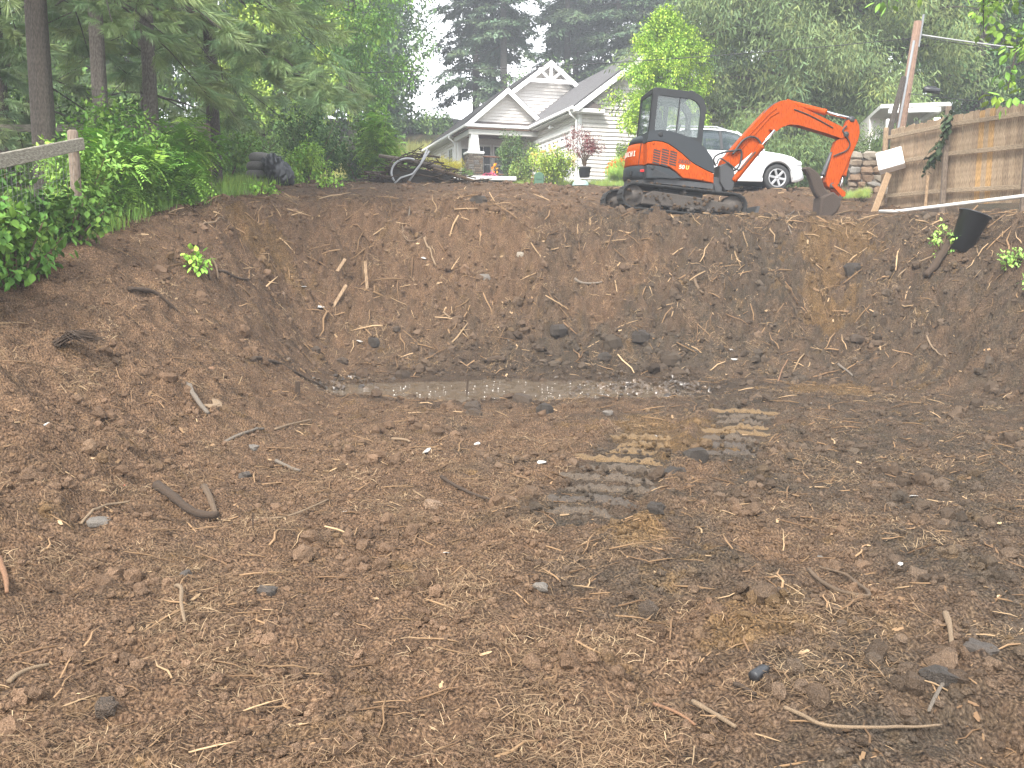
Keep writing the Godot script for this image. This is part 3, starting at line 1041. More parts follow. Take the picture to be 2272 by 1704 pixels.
func make_right_side() -> void:
	var A := Vector3(8.93, 3.02, -22.0)
	var B := Vector3(9.25, 2.96, -19.6)
	var C := Vector3(9.80, 2.86, -17.5)
	var D := Vector3(10.6, 2.7, -15.2)
	var f := thing("board_fence", "tall tan wooden board fence with vertical pickets on the right bank", "fence")
	var pts := [A, B, C, D]
	var tops := [1.78, 1.80, 1.84, 1.85]
	for i in 4:
		var b := MB.new()
		b.box(Vector3(0, 0.55, 0), Vector3(0.1, 2.85 - (0.28 if i == 0 else 0.0), 0.1), 0.012)
		part(f, "post", b.done(), M.post_wood if i else M.board1, Transform3D(Basis(Vector3.UP, -0.13), pts[i] + Vector3(-0.09, 0.0, 0.02)))
	var kinds := [0, 1, 2]
	for i in 3:
		var a: Vector3 = pts[i]
		var c: Vector3 = pts[i + 1]
		var dir := (c - a)
		var n := int(Vector2(dir.x, dir.z).length() / 0.142)
		var turn := atan2(-dir.z, dir.x)
		for k in n:
			var t := (k + 0.5) / n
			var hgt := lerpf(tops[i], tops[i + 1], t) + r(-0.025, 0.025)
			var w := Vector2(dir.x, dir.z).length() / n
			var b := MB.new()
			var q := 0.025
			b.prism(PackedVector2Array([Vector2(-w * 0.5 + 0.003, -0.05), Vector2(w * 0.5 - 0.003, -0.05), Vector2(w * 0.5 - 0.003, hgt - q), Vector2(w * 0.5 - q, hgt), Vector2(-w * 0.5 + q, hgt), Vector2(-w * 0.5 + 0.003, hgt - q)]), -0.009, 0.009)
			var kind: int = kinds[rng.randi() % 3]
			if i == 1 and (k == 5 or k == 7):
				kind = 3
			var z := 0.03 + r(-0.006, 0.006)
			part(f, "picket", b.done(), M["board%d" % kind], Transform3D(Basis(Vector3.UP, turn) * Basis(Vector3.FORWARD, r(-0.008, 0.008)), a.lerp(c, t) + Vector3(z + 0.02, 0, 0)))
		for y in [0.24, 1.0, 1.6]:
			var b := MB.new()
			b.bar(a + Vector3(-0.05, y, 0), c + Vector3(-0.05, y, 0), 0.04, 0.088, 0.006)
			part(f, "rail", b.done(), M.rail_wood)
	# climbing plant on the fence
	var vine := thing("climbing_vine", "wilted dark green vine hanging on the middle fence post", "vine", Transform3D(Basis(), B + Vector3(-0.16, 0.3, 0.06)))
	var sb := MB.new()
	sb.sm(0)
	sb.tube([Vector3(0.05, 1.4, 0), Vector3(-0.05, 1.15, 0.06), Vector3(-0.12, 0.95, 0), Vector3(-0.2, 0.75, -0.2), Vector3(-0.3, 0.5, -0.5)], [0.008, 0.008, 0.007, 0.006, 0.003], 5)
	part(vine, "stem", sb.done(), M.stick)
	var xf := []
	var cs := PackedColorArray()
	for i in 130:
		var t := rng.randf()
		var p := Vector3(lerpf(0.03, -0.1, t), lerpf(1.45, 0.4, t), lerpf(0.1, -0.6, t * t)) + Vector3(r(-0.04, 0.02), r(-0.14, 0.14), r(-0.14, 0.14))
		xf.append(Transform3D(Basis(Vector3.UP, r(0, TAU)) * Basis(Vector3.RIGHT, r(0.4, 1.5)) * Basis.from_scale(Vector3.ONE * r(0.09, 0.17)), p))
		cs.append(Color(0.05, 0.075, 0.035) * r(0.7, 1.3))
	scatter(vine, "leaves", leaf_mesh(), M.leaf, xf, cs, "stuff")
	# white foam block and the leaning plank that carries it
	var b2 := MB.new()
	var lo := Vector3(8.12, 2.66, -20.75)
	var hi := Vector3(8.66, 3.72, -21.25)
	b2.bar(lo, hi, 0.14, 0.045, 0.006, Vector3(0, 0, 1))
	solo("leaning_plank", b2.done(), M.new_wood, "brown plank leaning up towards the fence end post", "plank")
	b2 = MB.new()
	b2.box(Vector3.ZERO, Vector3(0.56, 0.46, 0.24), 0.015)
	b2.box(Vector3(0.06, -0.03, -0.1), Vector3(0.4, 0.3, 0.06), 0.01)
	solo("foam_block", b2.done(), M.foam, "white foam block tilted against the end post of the fence", "block", Transform3D(Basis(Vector3.UP, -0.45) * Basis(Vector3.FORWARD, -0.25) * Basis(Vector3.RIGHT, -0.42), Vector3(8.73, 4.02, -21.35)))
	b2 = MB.new()
	b2.box(Vector3(0, 0.32, 0), Vector3(0.05, 0.95, 0.03), 0.003)
	b2.prism(PackedVector2Array([Vector2(-0.025, -0.155), Vector2(0.025, -0.155), Vector2(0, -0.3)]), -0.014, 0.014)
	solo("survey_stake", b2.done(), M.new_wood, "thin pale wooden stake standing in front of the board fence", "stake", Transform3D(Basis(Vector3.FORWARD, 0.03), on(8.62, 19.2, 0.05)))
	b2 = MB.new()
	b2.sm(0)
	var pp := []
	var pr := []
	for i in 9:
		var t := i / 8.0
		var q := Vector3(8.12, 0, -20.3).lerp(Vector3(9.75, 0, -16.3), t)
		pp.append(Vector3(q.x, maxf(gh(q.x, -q.z) + 0.04, lerpf(2.76, 2.92, t)), q.z))
		pr.append(0.037)
	b2.tube(pp, pr, 10)
	solo("drain_pipe", b2.done(), M.pvc, "long white plastic pipe lying along the foot of the fence", "pipe")
	# black planter half buried
	b2 = MB.new()
	b2.sm(0)
	b2.lathe(PackedVector2Array([Vector2(0.02, -0.6), Vector2(0.2, -0.6), Vector2(0.29, 0.16), Vector2(0.32, 0.165), Vector2(0.32, 0.19), Vector2(0.275, 0.19), Vector2(0.19, -0.54), Vector2(0.02, -0.54)]), 22)
	solo("plant_pot", b2.done(), M.black_plastic, "large black plastic pot half buried in the right bank", "pot", Transform3D(Basis(Vector3.UP, 0.5) * Basis(Vector3(0, 0, 1), -0.3) * Basis(Vector3.RIGHT, 0.2) * Basis.from_scale(Vector3.ONE * 0.78), on(7.16, 14.3, 0.2)))
	# dry-stone wall
	var w := thing("stone_wall", "short stacked fieldstone wall beside the fence end", "wall", Transform3D(Basis(Vector3.UP, -0.15), Vector3(9.3, 3.3, -24.3)))
	var core := MB.new()
	core.box(Vector3(0.25, 0.5, -0.05), Vector3(1.3, 1.2, 0.3))
	part(w, "mortar", core.done(), M.mortar)
	var y := -0.2
	while y < 1.1:
		var ch := r(0.1, 0.23)
		var x := -0.45
		while x < 0.9:
			var cw := r(0.16, 0.42)
			var s := rock_mesh(rng.randi(), 0.3)
			part(w, "stone", s, M["stone%d" % (rng.randi() % 5)], Transform3D(Basis.from_scale(Vector3(cw * 0.57, ch * 0.62, 0.15)), Vector3(x + cw * 0.5, y + ch * 0.5, 0.08 + r(-0.02, 0.04))))
			x += cw
		y += ch
	# utility pole, prop and lines
	var pole := thing("utility_pole", "leaning brown wooden utility pole with a grey conduit behind the fence", "utility pole")
	var pb := MB.new()
	pb.sm(0)
	var foot := Vector3(10.95, 2.6, -27.0)
	var top := Vector3(11.62, 8.55, -27.0)
	pb.tube([foot, top], [0.15, 0.115], 12)
	part(pole, "shaft", pb.done(), M.pole_wood)
	pb = MB.new()
	pb.sm(0)
	pb.tube([foot + Vector3(-0.14, 0.2, 0.1), top + Vector3(-0.13, -0.55, 0.1)], [0.035, 0.035], 8)
	part(pole, "conduit", pb.done(), M.pole_metal)
	pb = MB.new()
	pb.box(foot.lerp(top, 0.93) + Vector3(0.12, 0.15, 0.05), Vector3(0.05, 0.9, 0.06), 0.005, Basis(Vector3.FORWARD, 0.11))
	part(pole, "cable_guard", pb.done(), M.pole_metal)
	pb = MB.new()
	pb.sm(0)
	pb.tube([Vector3(10.1, 2.8, -26.2), Vector3(10.75, 5.2, -26.6), Vector3(11.25, 7.0, -26.9)], [0.09, 0.085, 0.07], 10)
	solo("prop_pole", pb.done(), M.bark, "thin bare brown pole leaning against the utility pole", "pole")
	line("overhead_cable", M.pale_cable, top + Vector3(0, -0.35, 0), Vector3(24.0, 7.2, -26.0), 0.3, 0.022, "pale overhead cable running right from the utility pole", 0.0)
	line("overhead_cable", M.cable, top + Vector3(0, -0.4, 0), Vector3(24.0, 8.0, -30.0), 0.25, 0.012, "thin dark overhead wire running right from the pole top", 0.0)
	line("overhead_cable", M.cable, top + Vector3(-0.05, -0.45, 0), Vector3(-22.0, 9.0, -34.0), 0.7, 0.012, "thin dark wire crossing in front of the house roof", 0.0)
	line("overhead_cable", M.cable, foot.lerp(top, 0.66) + Vector3(0, 0, 0.15), Vector3(24.0, 6.0, -27.5), 0.2, 0.012, "lower dark wire carrying the black splice case", 0.0)
	pb = MB.new()
	pb.sm(0)
	var c := Vector3(12.05, 6.62, -26.85)
	pb.tube([c + Vector3(-0.24, 0.03, 0), c + Vector3(-0.22, 0.03, 0), c + Vector3(0.22, -0.03, 0), c + Vector3(0.24, -0.03, 0)], [0.04, 0.085, 0.085, 0.04], 12)
	pb.sm(-1)
	pb.box(c + Vector3(0, 0.1, 0), Vector3(0.3, 0.03, 0.04), 0.004, Basis(Vector3.FORWARD, 0.13))
	solo("splice_case", pb.done(), M.black_plastic, "black cylindrical splice case hanging on the lower wire", "cable case")


func line(called: String, m: Material, a: Vector3, b: Vector3, sag: float, rad: float, label: String, _u: float) -> void:
	var mb := MB.new()
	mb.sm(0)
	var p := []
	var q := []
	for i in 17:
		var t := i / 16.0
		p.append(a.lerp(b, t) - Vector3(0, sag * 4.0 * t * (1.0 - t), 0))
		q.append(rad)
	mb.tube(p, q, 5)
	solo(called, mb.done(), m, label, "cable", Transform3D(), "overhead cables")


func rock_mesh(sd: int, rough: float) -> ArrayMesh:
	var n := FastNoiseLite.new()
	n.seed = sd
	n.frequency = 0.9
	var b := MB.new()
	b.sm(-1)
	var rings := 5
	var seg := 8
	var v := func(i: int, k: int) -> Vector3:
		var a := PI * i / rings
		var c := TAU * (k % seg) / seg
		var q := Vector3(sin(a) * cos(c), cos(a), sin(a) * sin(c))
		q = q.normalized() * (1.0 + rough * 2.2 * n.get_noise_3dv(q * 1.4))
		return Vector3(signf(q.x) * pow(absf(q.x), 0.8), signf(q.y) * pow(absf(q.y), 0.8), signf(q.z) * pow(absf(q.z), 0.8))
	for i in rings:
		for k in seg:
			if i > 0:
				b.tri_out(v.call(i, k), v.call(i, k + 1), v.call(i + 1, k), Vector3.ZERO)
			if i < rings - 1:
				b.tri_out(v.call(i, k + 1), v.call(i + 1, k + 1), v.call(i + 1, k), Vector3.ZERO)
	return b.done()


func make_left_fence() -> void:
	# near run: two posts, a sawn rail and wire mesh
	var f := thing("rail_fence", "weathered rail fence with wire mesh half hidden by leaves at left", "fence")
	var P := [Vector3(-4.9, 0, -8.5), Vector3(-5.2, 0, -11.0)]
	var tops := [2.62, 3.2]
	for i in 2:
		var b := MB.new()
		var g := gh(P[i].x, -P[i].z)
		b.sm(0)
		b.tube([Vector3(0, g - 0.3, 0), Vector3(0, tops[i] - 0.02, 0), Vector3(0, tops[i], 0)], [0.062, 0.06, 0.045], 10)
		part(f, "post", b.done(), M.post_wood, Transform3D(Basis(), Vector3(P[i].x, 0, P[i].z)))
	var b := MB.new()
	b.bar(Vector3(-4.83, 2.49, -8.3), Vector3(-5.11, 3.05, -11.05), 0.04, 0.14, 0.006)
	part(f, "rail", b.done(), M.old_rail)
	b = MB.new()
	for i in 9:
		var y := 0.12 + i * 0.12
		var p := []
		var q := []
		for k in 9:
			var t := k / 8.0
			p.append(Vector3(lerpf(-4.88, -5.18, t), lerpf(1.42, 1.98, t) + y, lerpf(-8.5, -11.0, t)))
			q.append(0.0015)
		b.tube(p, q, 4, false)
	for k in 24:
		var t := k / 23.0
		b.tube([Vector3(lerpf(-4.88, -5.18, t), lerpf(1.42, 1.98, t) + 0.1, lerpf(-8.5, -11.0, t)), Vector3(lerpf(-4.88, -5.18, t), lerpf(1.42, 1.98, t) + 1.1, lerpf(-8.5, -11.0, t))], [0.0013, 0.0013], 4, false)
	part(f, "wire_mesh", b.done(), M.wire)
	# far run behind the pines
	f = thing("rail_fence", "far dark rail fence running level behind the pine trunks", "fence")
	var Q := [Vector3(-9.6, 0, -15.0), Vector3(-7.2, 0, -16.5), Vector3(-5.9, 0, -18.0)]
	for q in Q:
		b = MB.new()
		var g := gh(q.x, -q.z)
		b.box(Vector3(0, g + 0.5, 0), Vector3(0.1, 1.7, 0.1), 0.01)
		part(f, "post", b.done(), M.post_wood, Transform3D(Basis(), Vector3(q.x, 0, q.z)))
	for i in 2:
		for y in [0.75, 1.22]:
			b = MB.new()
			b.bar(Vector3(Q[i].x, gh(Q[i].x, -Q[i].z) + y, Q[i].z + 0.07), Vector3(Q[i + 1].x, gh(Q[i + 1].x, -Q[i + 1].z) + y, Q[i + 1].z + 0.07), 0.035, 0.12, 0.005)
			part(f, "rail", b.done(), M.old_rail)


# ---------------------------------------------------------------- plants

func leaf_into(b: MB, at: Vector3, dir: Vector3, up: Vector3, l: float, w: float) -> void:
	var side := dir.cross(up).normalized() * w * 0.5
	var n := side.cross(dir).normalized()
	var m := at + dir * l * 0.42 - n * w * 0.12
	var tip := at + dir * l - n * l * 0.08
	b.tri(at, m + side, tip)
	b.tri(at, tip, m - side)


func leaf_mesh() -> ArrayMesh:
	var b := MB.new()
	var pts := [Vector3(-0.28, 0.02, 0.25), Vector3(-0.36, 0.0, 0.5), Vector3(-0.2, -0.03, 0.8), Vector3(0, -0.08, 1.05), Vector3(0.2, -0.03, 0.8), Vector3(0.36, 0.0, 0.5), Vector3(0.28, 0.02, 0.25)]
	var mid := [Vector3(0, 0, 0), Vector3(0, -0.07, 0.3), Vector3(0, -0.09, 0.55), Vector3(0, -0.1, 0.82)]
	b.tri(mid[0], pts[0], mid[1])
	b.quad(mid[1], pts[0], pts[1], mid[2])
	b.quad(mid[2], pts[1], pts[2], mid[3])
	b.tri(mid[3], pts[2], pts[3])
	b.tri(mid[0], mid[1], pts[6])
	b.quad(mid[1], mid[2], pts[5], pts[6])
	b.quad(mid[2], mid[3], pts[4], pts[5])
	b.tri(mid[3], pts[3], pts[4])
	return b.done()


func clump(kind: String, sd: int) -> ArrayMesh:
	var g := RandomNumberGenerator.new()
	g.seed = sd
	var b := MB.new()
	var rv := func() -> Vector3:
		return Vector3(g.randfn(), g.randfn(), g.randfn()).normalized()
	match kind:
		"broad":
			for i in 26:
				var p: Vector3 = rv.call() * pow(g.randf(), 0.45)
				var d: Vector3 = (p * 0.6 + rv.call() * 0.8 + Vector3(0, -0.35, 0)).normalized()
				leaf_into(b, p, d, (Vector3.UP + rv.call() * 0.5).normalized(), g.randf_range(0.3, 0.5), g.randf_range(0.16, 0.26))
		"narrow":
			for i in 46:
				var p: Vector3 = rv.call() * pow(g.randf(), 0.5)
				var d: Vector3 = (Vector3(p.x, 0, p.z) * 0.7 + rv.call() * 0.6 + Vector3(0, -0.75, 0)).normalized()
				leaf_into(b, p, d, (rv.call() + Vector3.UP * 0.5).normalized(), g.randf_range(0.3, 0.5), g.randf_range(0.05, 0.09))
		"needle":
			for i in 90:
				var t := g.randf()
				var p := Vector3(0, 0, t * 0.9 - 0.2)
				var a := g.randf() * TAU
				var d := Vector3(cos(a) * 0.62, sin(a) * 0.45 - 0.22, 0.75).normalized()
				leaf_into(b, p, d, rv.call(), g.randf_range(0.4, 0.62), g.randf_range(0.014, 0.022))
			b.tube([Vector3(0, 0, -0.3), Vector3(0, 0, 0.7)], [0.018, 0.008], 4, false)
		"spray":
			for i in 42:
				var a := g.randf_range(-1.2, 1.2)
				var t := pow(g.randf(), 0.7)
				var p := Vector3(sin(a) * t, g.randf_range(-0.12, 0.1) - 0.18 * t * t, cos(a) * t - 0.25)
				var d: Vector3 = (Vector3(sin(a), -0.35, cos(a)) + rv.call() * 0.45).normalized()
				leaf_into(b, p, d, (Vector3.UP + rv.call() * 0.4).normalized(), g.randf_range(0.25, 0.42), g.randf_range(0.1, 0.17))
		"grass":
			for i in 26:
				var p := Vector3(g.randfn() * 0.22, 0, g.randfn() * 0.22)
				var d: Vector3 = (Vector3.UP + rv.call() * 0.35).normalized()
				leaf_into(b, p, d, rv.call(), g.randf_range(0.5, 1.1), g.randf_range(0.015, 0.03))
		"compound":      # sumac or tree-of-heaven fronds
			for i in 7:
				var o: Vector3 = rv.call() * 0.25
				var dir: Vector3 = (rv.call() + Vector3(0, 0.15, 0)).normalized()
				for k in 7:
					var q := o + dir * (0.15 + 0.13 * k) + Vector3(0, -0.012 * k * k, 0)
					var sd2 := dir.cross(Vector3.UP).normalized()
					for s in [-1.0, 1.0]:
						leaf_into(b, q, (sd2 * s + dir * 0.5 + Vector3(0, -0.25, 0)).normalized(), Vector3.UP, 0.3, 0.11)
		"round":
			for i in 9:
				var p: Vector3 = rv.call() * pow(g.randf(), 0.5) * 0.8
				var d: Vector3 = (p + rv.call() * 0.5 + Vector3(0, -0.3, 0)).normalized()
				var up: Vector3 = (Vector3.UP + rv.call() * 0.5).normalized()
				var x := up.cross(d).normalized()
				var t := Transform3D(Basis(x, d.cross(x), d) * Basis.from_scale(Vector3.ONE * g.randf_range(0.45, 0.75)), p)
				var lm := leaf_mesh()
				b.st.append_from(lm, 0, t)
	if kind == "round":
		return b.st.commit()
	return b.done()


var clumps := {}


func clump_of(kind: String) -> ArrayMesh:
	if not clumps.has(kind):
		clumps[kind] = clump(kind, 40 + clumps.size())
	return clumps[kind]


func leaf_tint(c: Color, spread := 0.28) -> Color:
	var k := 1.68 + r(-spread, spread) * 1.4
	var y := r(-0.12, 0.16)
	return Color(c.r * k * (1.0 + y), c.g * k, c.b * k * 0.8 * (1.0 - y))


# o: called, label, group, at (x, d), height, base (share of the height), radius, limbs, clump, size, color, trunk, lean, bark, droop
func broad_tree(o: Dictionary) -> void:
	var foot := on(o.at.x, o.at.y, -0.1)
	var t := thing(o.called, o.label, "tree", Transform3D(Basis(), foot), o.get("group", ""))
	var H: float = o.height
	var R: float = o.radius
	var base: float = o.base
	var wood := MB.new()
	wood.sm(0)
	var lean: Vector3 = o.get("lean", Vector3.ZERO)
	var tp := []
	var tr := []
	for i in 8:
		var f := i / 7.0
		tp.append(Vector3(lean.x * f * f + r(-0.1, 0.1) * f, H * 0.93 * f, lean.z * f * f + r(-0.1, 0.1) * f))
		tr.append(o.trunk * (1.25 if i == 0 else 1.0 - 0.85 * f))
	wood.tube(tp, tr, 10)
	var limbs := MB.new()
	limbs.sm(0)
	var xf := []
	var cs := PackedColorArray()
	var n: int = o.limbs
	var droop: float = o.get("droop", 0.2)
	for i in n:
		var f := (i + r(0.1, 0.9)) / n
		var y := H * lerpf(base, 0.95, f)
		var k := clampf(y / (H * 0.93) * 7.0, 0, 6.99)
		var root: Vector3 = tp[int(k)].lerp(tp[int(k) + 1], k - int(k))
		var az := i * 2.39996 + r(-0.5, 0.5)
		var prof := pow(maxf(0.05, sin(PI * (0.16 + 0.8 * f))), 0.75)
		var L := R * prof * r(0.65, 1.15)
		var dir := Vector3(cos(az), lerpf(0.15, 1.3, f * f), sin(az)).normalized()
		var pts := []
		var rad := []
		for s in 6:
			var g := s / 5.0
			pts.append(root + dir * L * g + Vector3(r(-0.06, 0.06) * L * g, -droop * L * g * g * 0.5 + 0.1 * L * sin(g * 3.0), r(-0.06, 0.06) * L * g))
			rad.append(maxf(0.012, o.trunk * 0.38 * (1.0 - f * 0.6) * (1.0 - 0.88 * g)))
		limbs.tube(pts, rad, 6)
		var twigs: int = o.get("twigs", 6)
		for q in twigs:
			var g := r(0.3, 1.0)
			var kk := minf(g * 5.0, 4.99)
			var p0: Vector3 = pts[int(kk)].lerp(pts[int(kk) + 1], kk - int(kk))
			var td := (dir * 0.7 + Vector3(r(-1, 1), r(-0.5, 0.7), r(-1, 1))).normalized()
			var tl := L * r(0.22, 0.42)
			var p1 := p0 + td * tl - Vector3(0, droop * tl * 0.6, 0)
			limbs.tube([p0, p0.lerp(p1, 0.5) + Vector3(0, 0.05 * tl, 0), p1], [0.02, 0.013, 0.006], 4, false)
			var m: int = o.get("tufts", 5)
			for s in m:
				var u := r(0.15, 1.08)
				var sz: float = o.size * r(0.65, 1.25)
				xf.append(Transform3D(Basis(Vector3.UP, r(0, TAU)) * Basis(Vector3.RIGHT, r(-0.5, 0.5)) * Basis.from_scale(Vector3.ONE * sz), p0.lerp(p1, u) + Vector3(r(-1, 1), r(-0.8, 0.6), r(-1, 1)) * sz * 0.8))
				cs.append(leaf_tint(o.color))
	var trunk := part(t, "trunk", wood.done(), M[o.get("bark", "bark")])
	part(trunk, "limbs", limbs.done(), M[o.get("bark", "bark")])
	scatter(t, "crown", clump_of(o.clump), M.leaf, xf, cs, "stuff")


# straight trunk with tiers of near-level boughs
func conifer(o: Dictionary) -> void:
	var foot := on(o.at.x, o.at.y, -0.1)
	var t := thing(o.called, o.label, "tree", Transform3D(Basis(), foot), o.get("group", ""))
	var H: float = o.height
	var wood := MB.new()
	wood.sm(0)
	var lean: Vector3 = o.get("lean", Vector3.ZERO)
	wood.tube([Vector3(0, 0, 0), Vector3(0, 0.5, 0), lean * 0.5 + Vector3(0, H * 0.5, 0), lean + Vector3(0, H, 0)], [o.trunk * 1.25, o.trunk, o.trunk * 0.62, 0.03], 10)
	var limbs := MB.new()
	limbs.sm(0)
	var xf := []
	var cs := PackedColorArray()
	var tiers: int = o.tiers
	for i in tiers:
		var f := (i + r(0.2, 0.8)) / tiers
		var y := H * lerpf(o.base, 0.98, f)
		var L0: float = o.radius * (1.0 - pow(f, o.get("taper", 1.3))) + 0.25
		for k in int(o.boughs):
			if rng.randf() < o.get("gaps", 0.15):
				continue
			var az: float = i * 1.1 + k * TAU / o.boughs + r(-0.35, 0.35)
			var L := L0 * r(0.55, 1.15)
			var rise := lerpf(-0.12, 0.45, f) + r(-0.1, 0.1)
			var pts := []
			var rad := []
			var root := lean * (y / H) + Vector3(0, y, 0)
			for s in 5:
				var g := s / 4.0
				pts.append(root + Vector3(cos(az) * L * g, L * (rise * g - o.get("droop", 0.25) * g * g), sin(az) * L * g))
				rad.append(maxf(0.008, o.trunk * 0.16 * (1.0 - 0.85 * g)))
			limbs.tube(pts, rad, 5, false)
			var m := int(o.tufts * (0.5 + L / o.radius))
			for s in m:
				var g := lerpf(o.get("bare", 0.2), 1.05, pow(rng.randf(), 0.75))
				var kk := minf(g * 4.0, 3.99)
				var p: Vector3 = pts[int(kk)].lerp(pts[int(kk) + 1], minf(kk - int(kk), 1.0))
				var sz: float = o.size * r(0.65, 1.2)
				var side := r(-0.85, 0.85)
				p += Vector3(-sin(az), 0, cos(az)) * side * L * 0.22 * (1.1 - g * 0.6) + Vector3(0, r(-0.18, 0.14), 0) * sz
				xf.append(Transform3D(Basis(Vector3.UP, PI / 2 - az - side * 0.9 + r(-0.4, 0.4)) * Basis(Vector3.RIGHT, r(-0.1, 0.5)) * Basis.from_scale(Vector3.ONE * sz), p))
				cs.append(leaf_tint(o.color))
	var trunk := part(t, "trunk", wood.done(), M[o.get("bark", "bark")])
	part(trunk, "limbs", limbs.done(), M[o.get("bark", "bark")])
	scatter(t, "crown", clump_of(o.clump), M.needle, xf, cs, "stuff")


# at: Vector3 foot; many stems from the ground, leaves through the whole volume
func shrub(called: String, label: String, at: Vector3, rad: float, hgt: float, n: int, kind: String, size: float, color: Color, group := "", spread := 0.28, category := "shrub") -> Node3D:
	var t := thing(called, label, category, Transform3D(Basis(), at), group)
	var b := MB.new()
	b.sm(0)
	var xf := []
	var cs := PackedColorArray()
	var stems := clampi(int(6 + rad * 6), 5, 16)
	var tips := []
	for i in stems:
		var az := i * 2.4 + r(-0.4, 0.4)
		var q := sqrt(rng.randf())
		var tip := Vector3(cos(az) * rad * q, hgt * (1.0 - 0.45 * q * q) * r(0.75, 1.05), sin(az) * rad * q)
		b.tube([Vector3(tip.x * 0.15, -0.05, tip.z * 0.15), Vector3(tip.x * 0.5, tip.y * 0.5, tip.z * 0.5), tip], [0.012 + hgt * 0.005, 0.009 + hgt * 0.003, 0.004], 5, false)
		tips.append(tip)
	for i in n:
		var tip: Vector3 = tips[rng.randi() % tips.size()]
		var g := pow(rng.randf(), 0.6)
		var sz := size * r(0.6, 1.25)
		var p := Vector3(tip.x * lerpf(0.2, 1.0, g), tip.y * lerpf(0.12, 1.0, g), tip.z * lerpf(0.2, 1.0, g)) + Vector3(r(-1, 1), r(-0.7, 0.7), r(-1, 1)) * rad * 0.22
		p.y = maxf(p.y, size * 0.3)
		xf.append(Transform3D(Basis(Vector3.UP, r(0, TAU)) * Basis(Vector3.RIGHT, r(-0.5, 0.5)) * Basis.from_scale(Vector3.ONE * sz), p))
		cs.append(leaf_tint(color, spread))
	part(t, "stems", b.done(), M.stick)
	scatter(t, "foliage", clump_of(kind), M.leaf, xf, cs, "stuff")
	return t


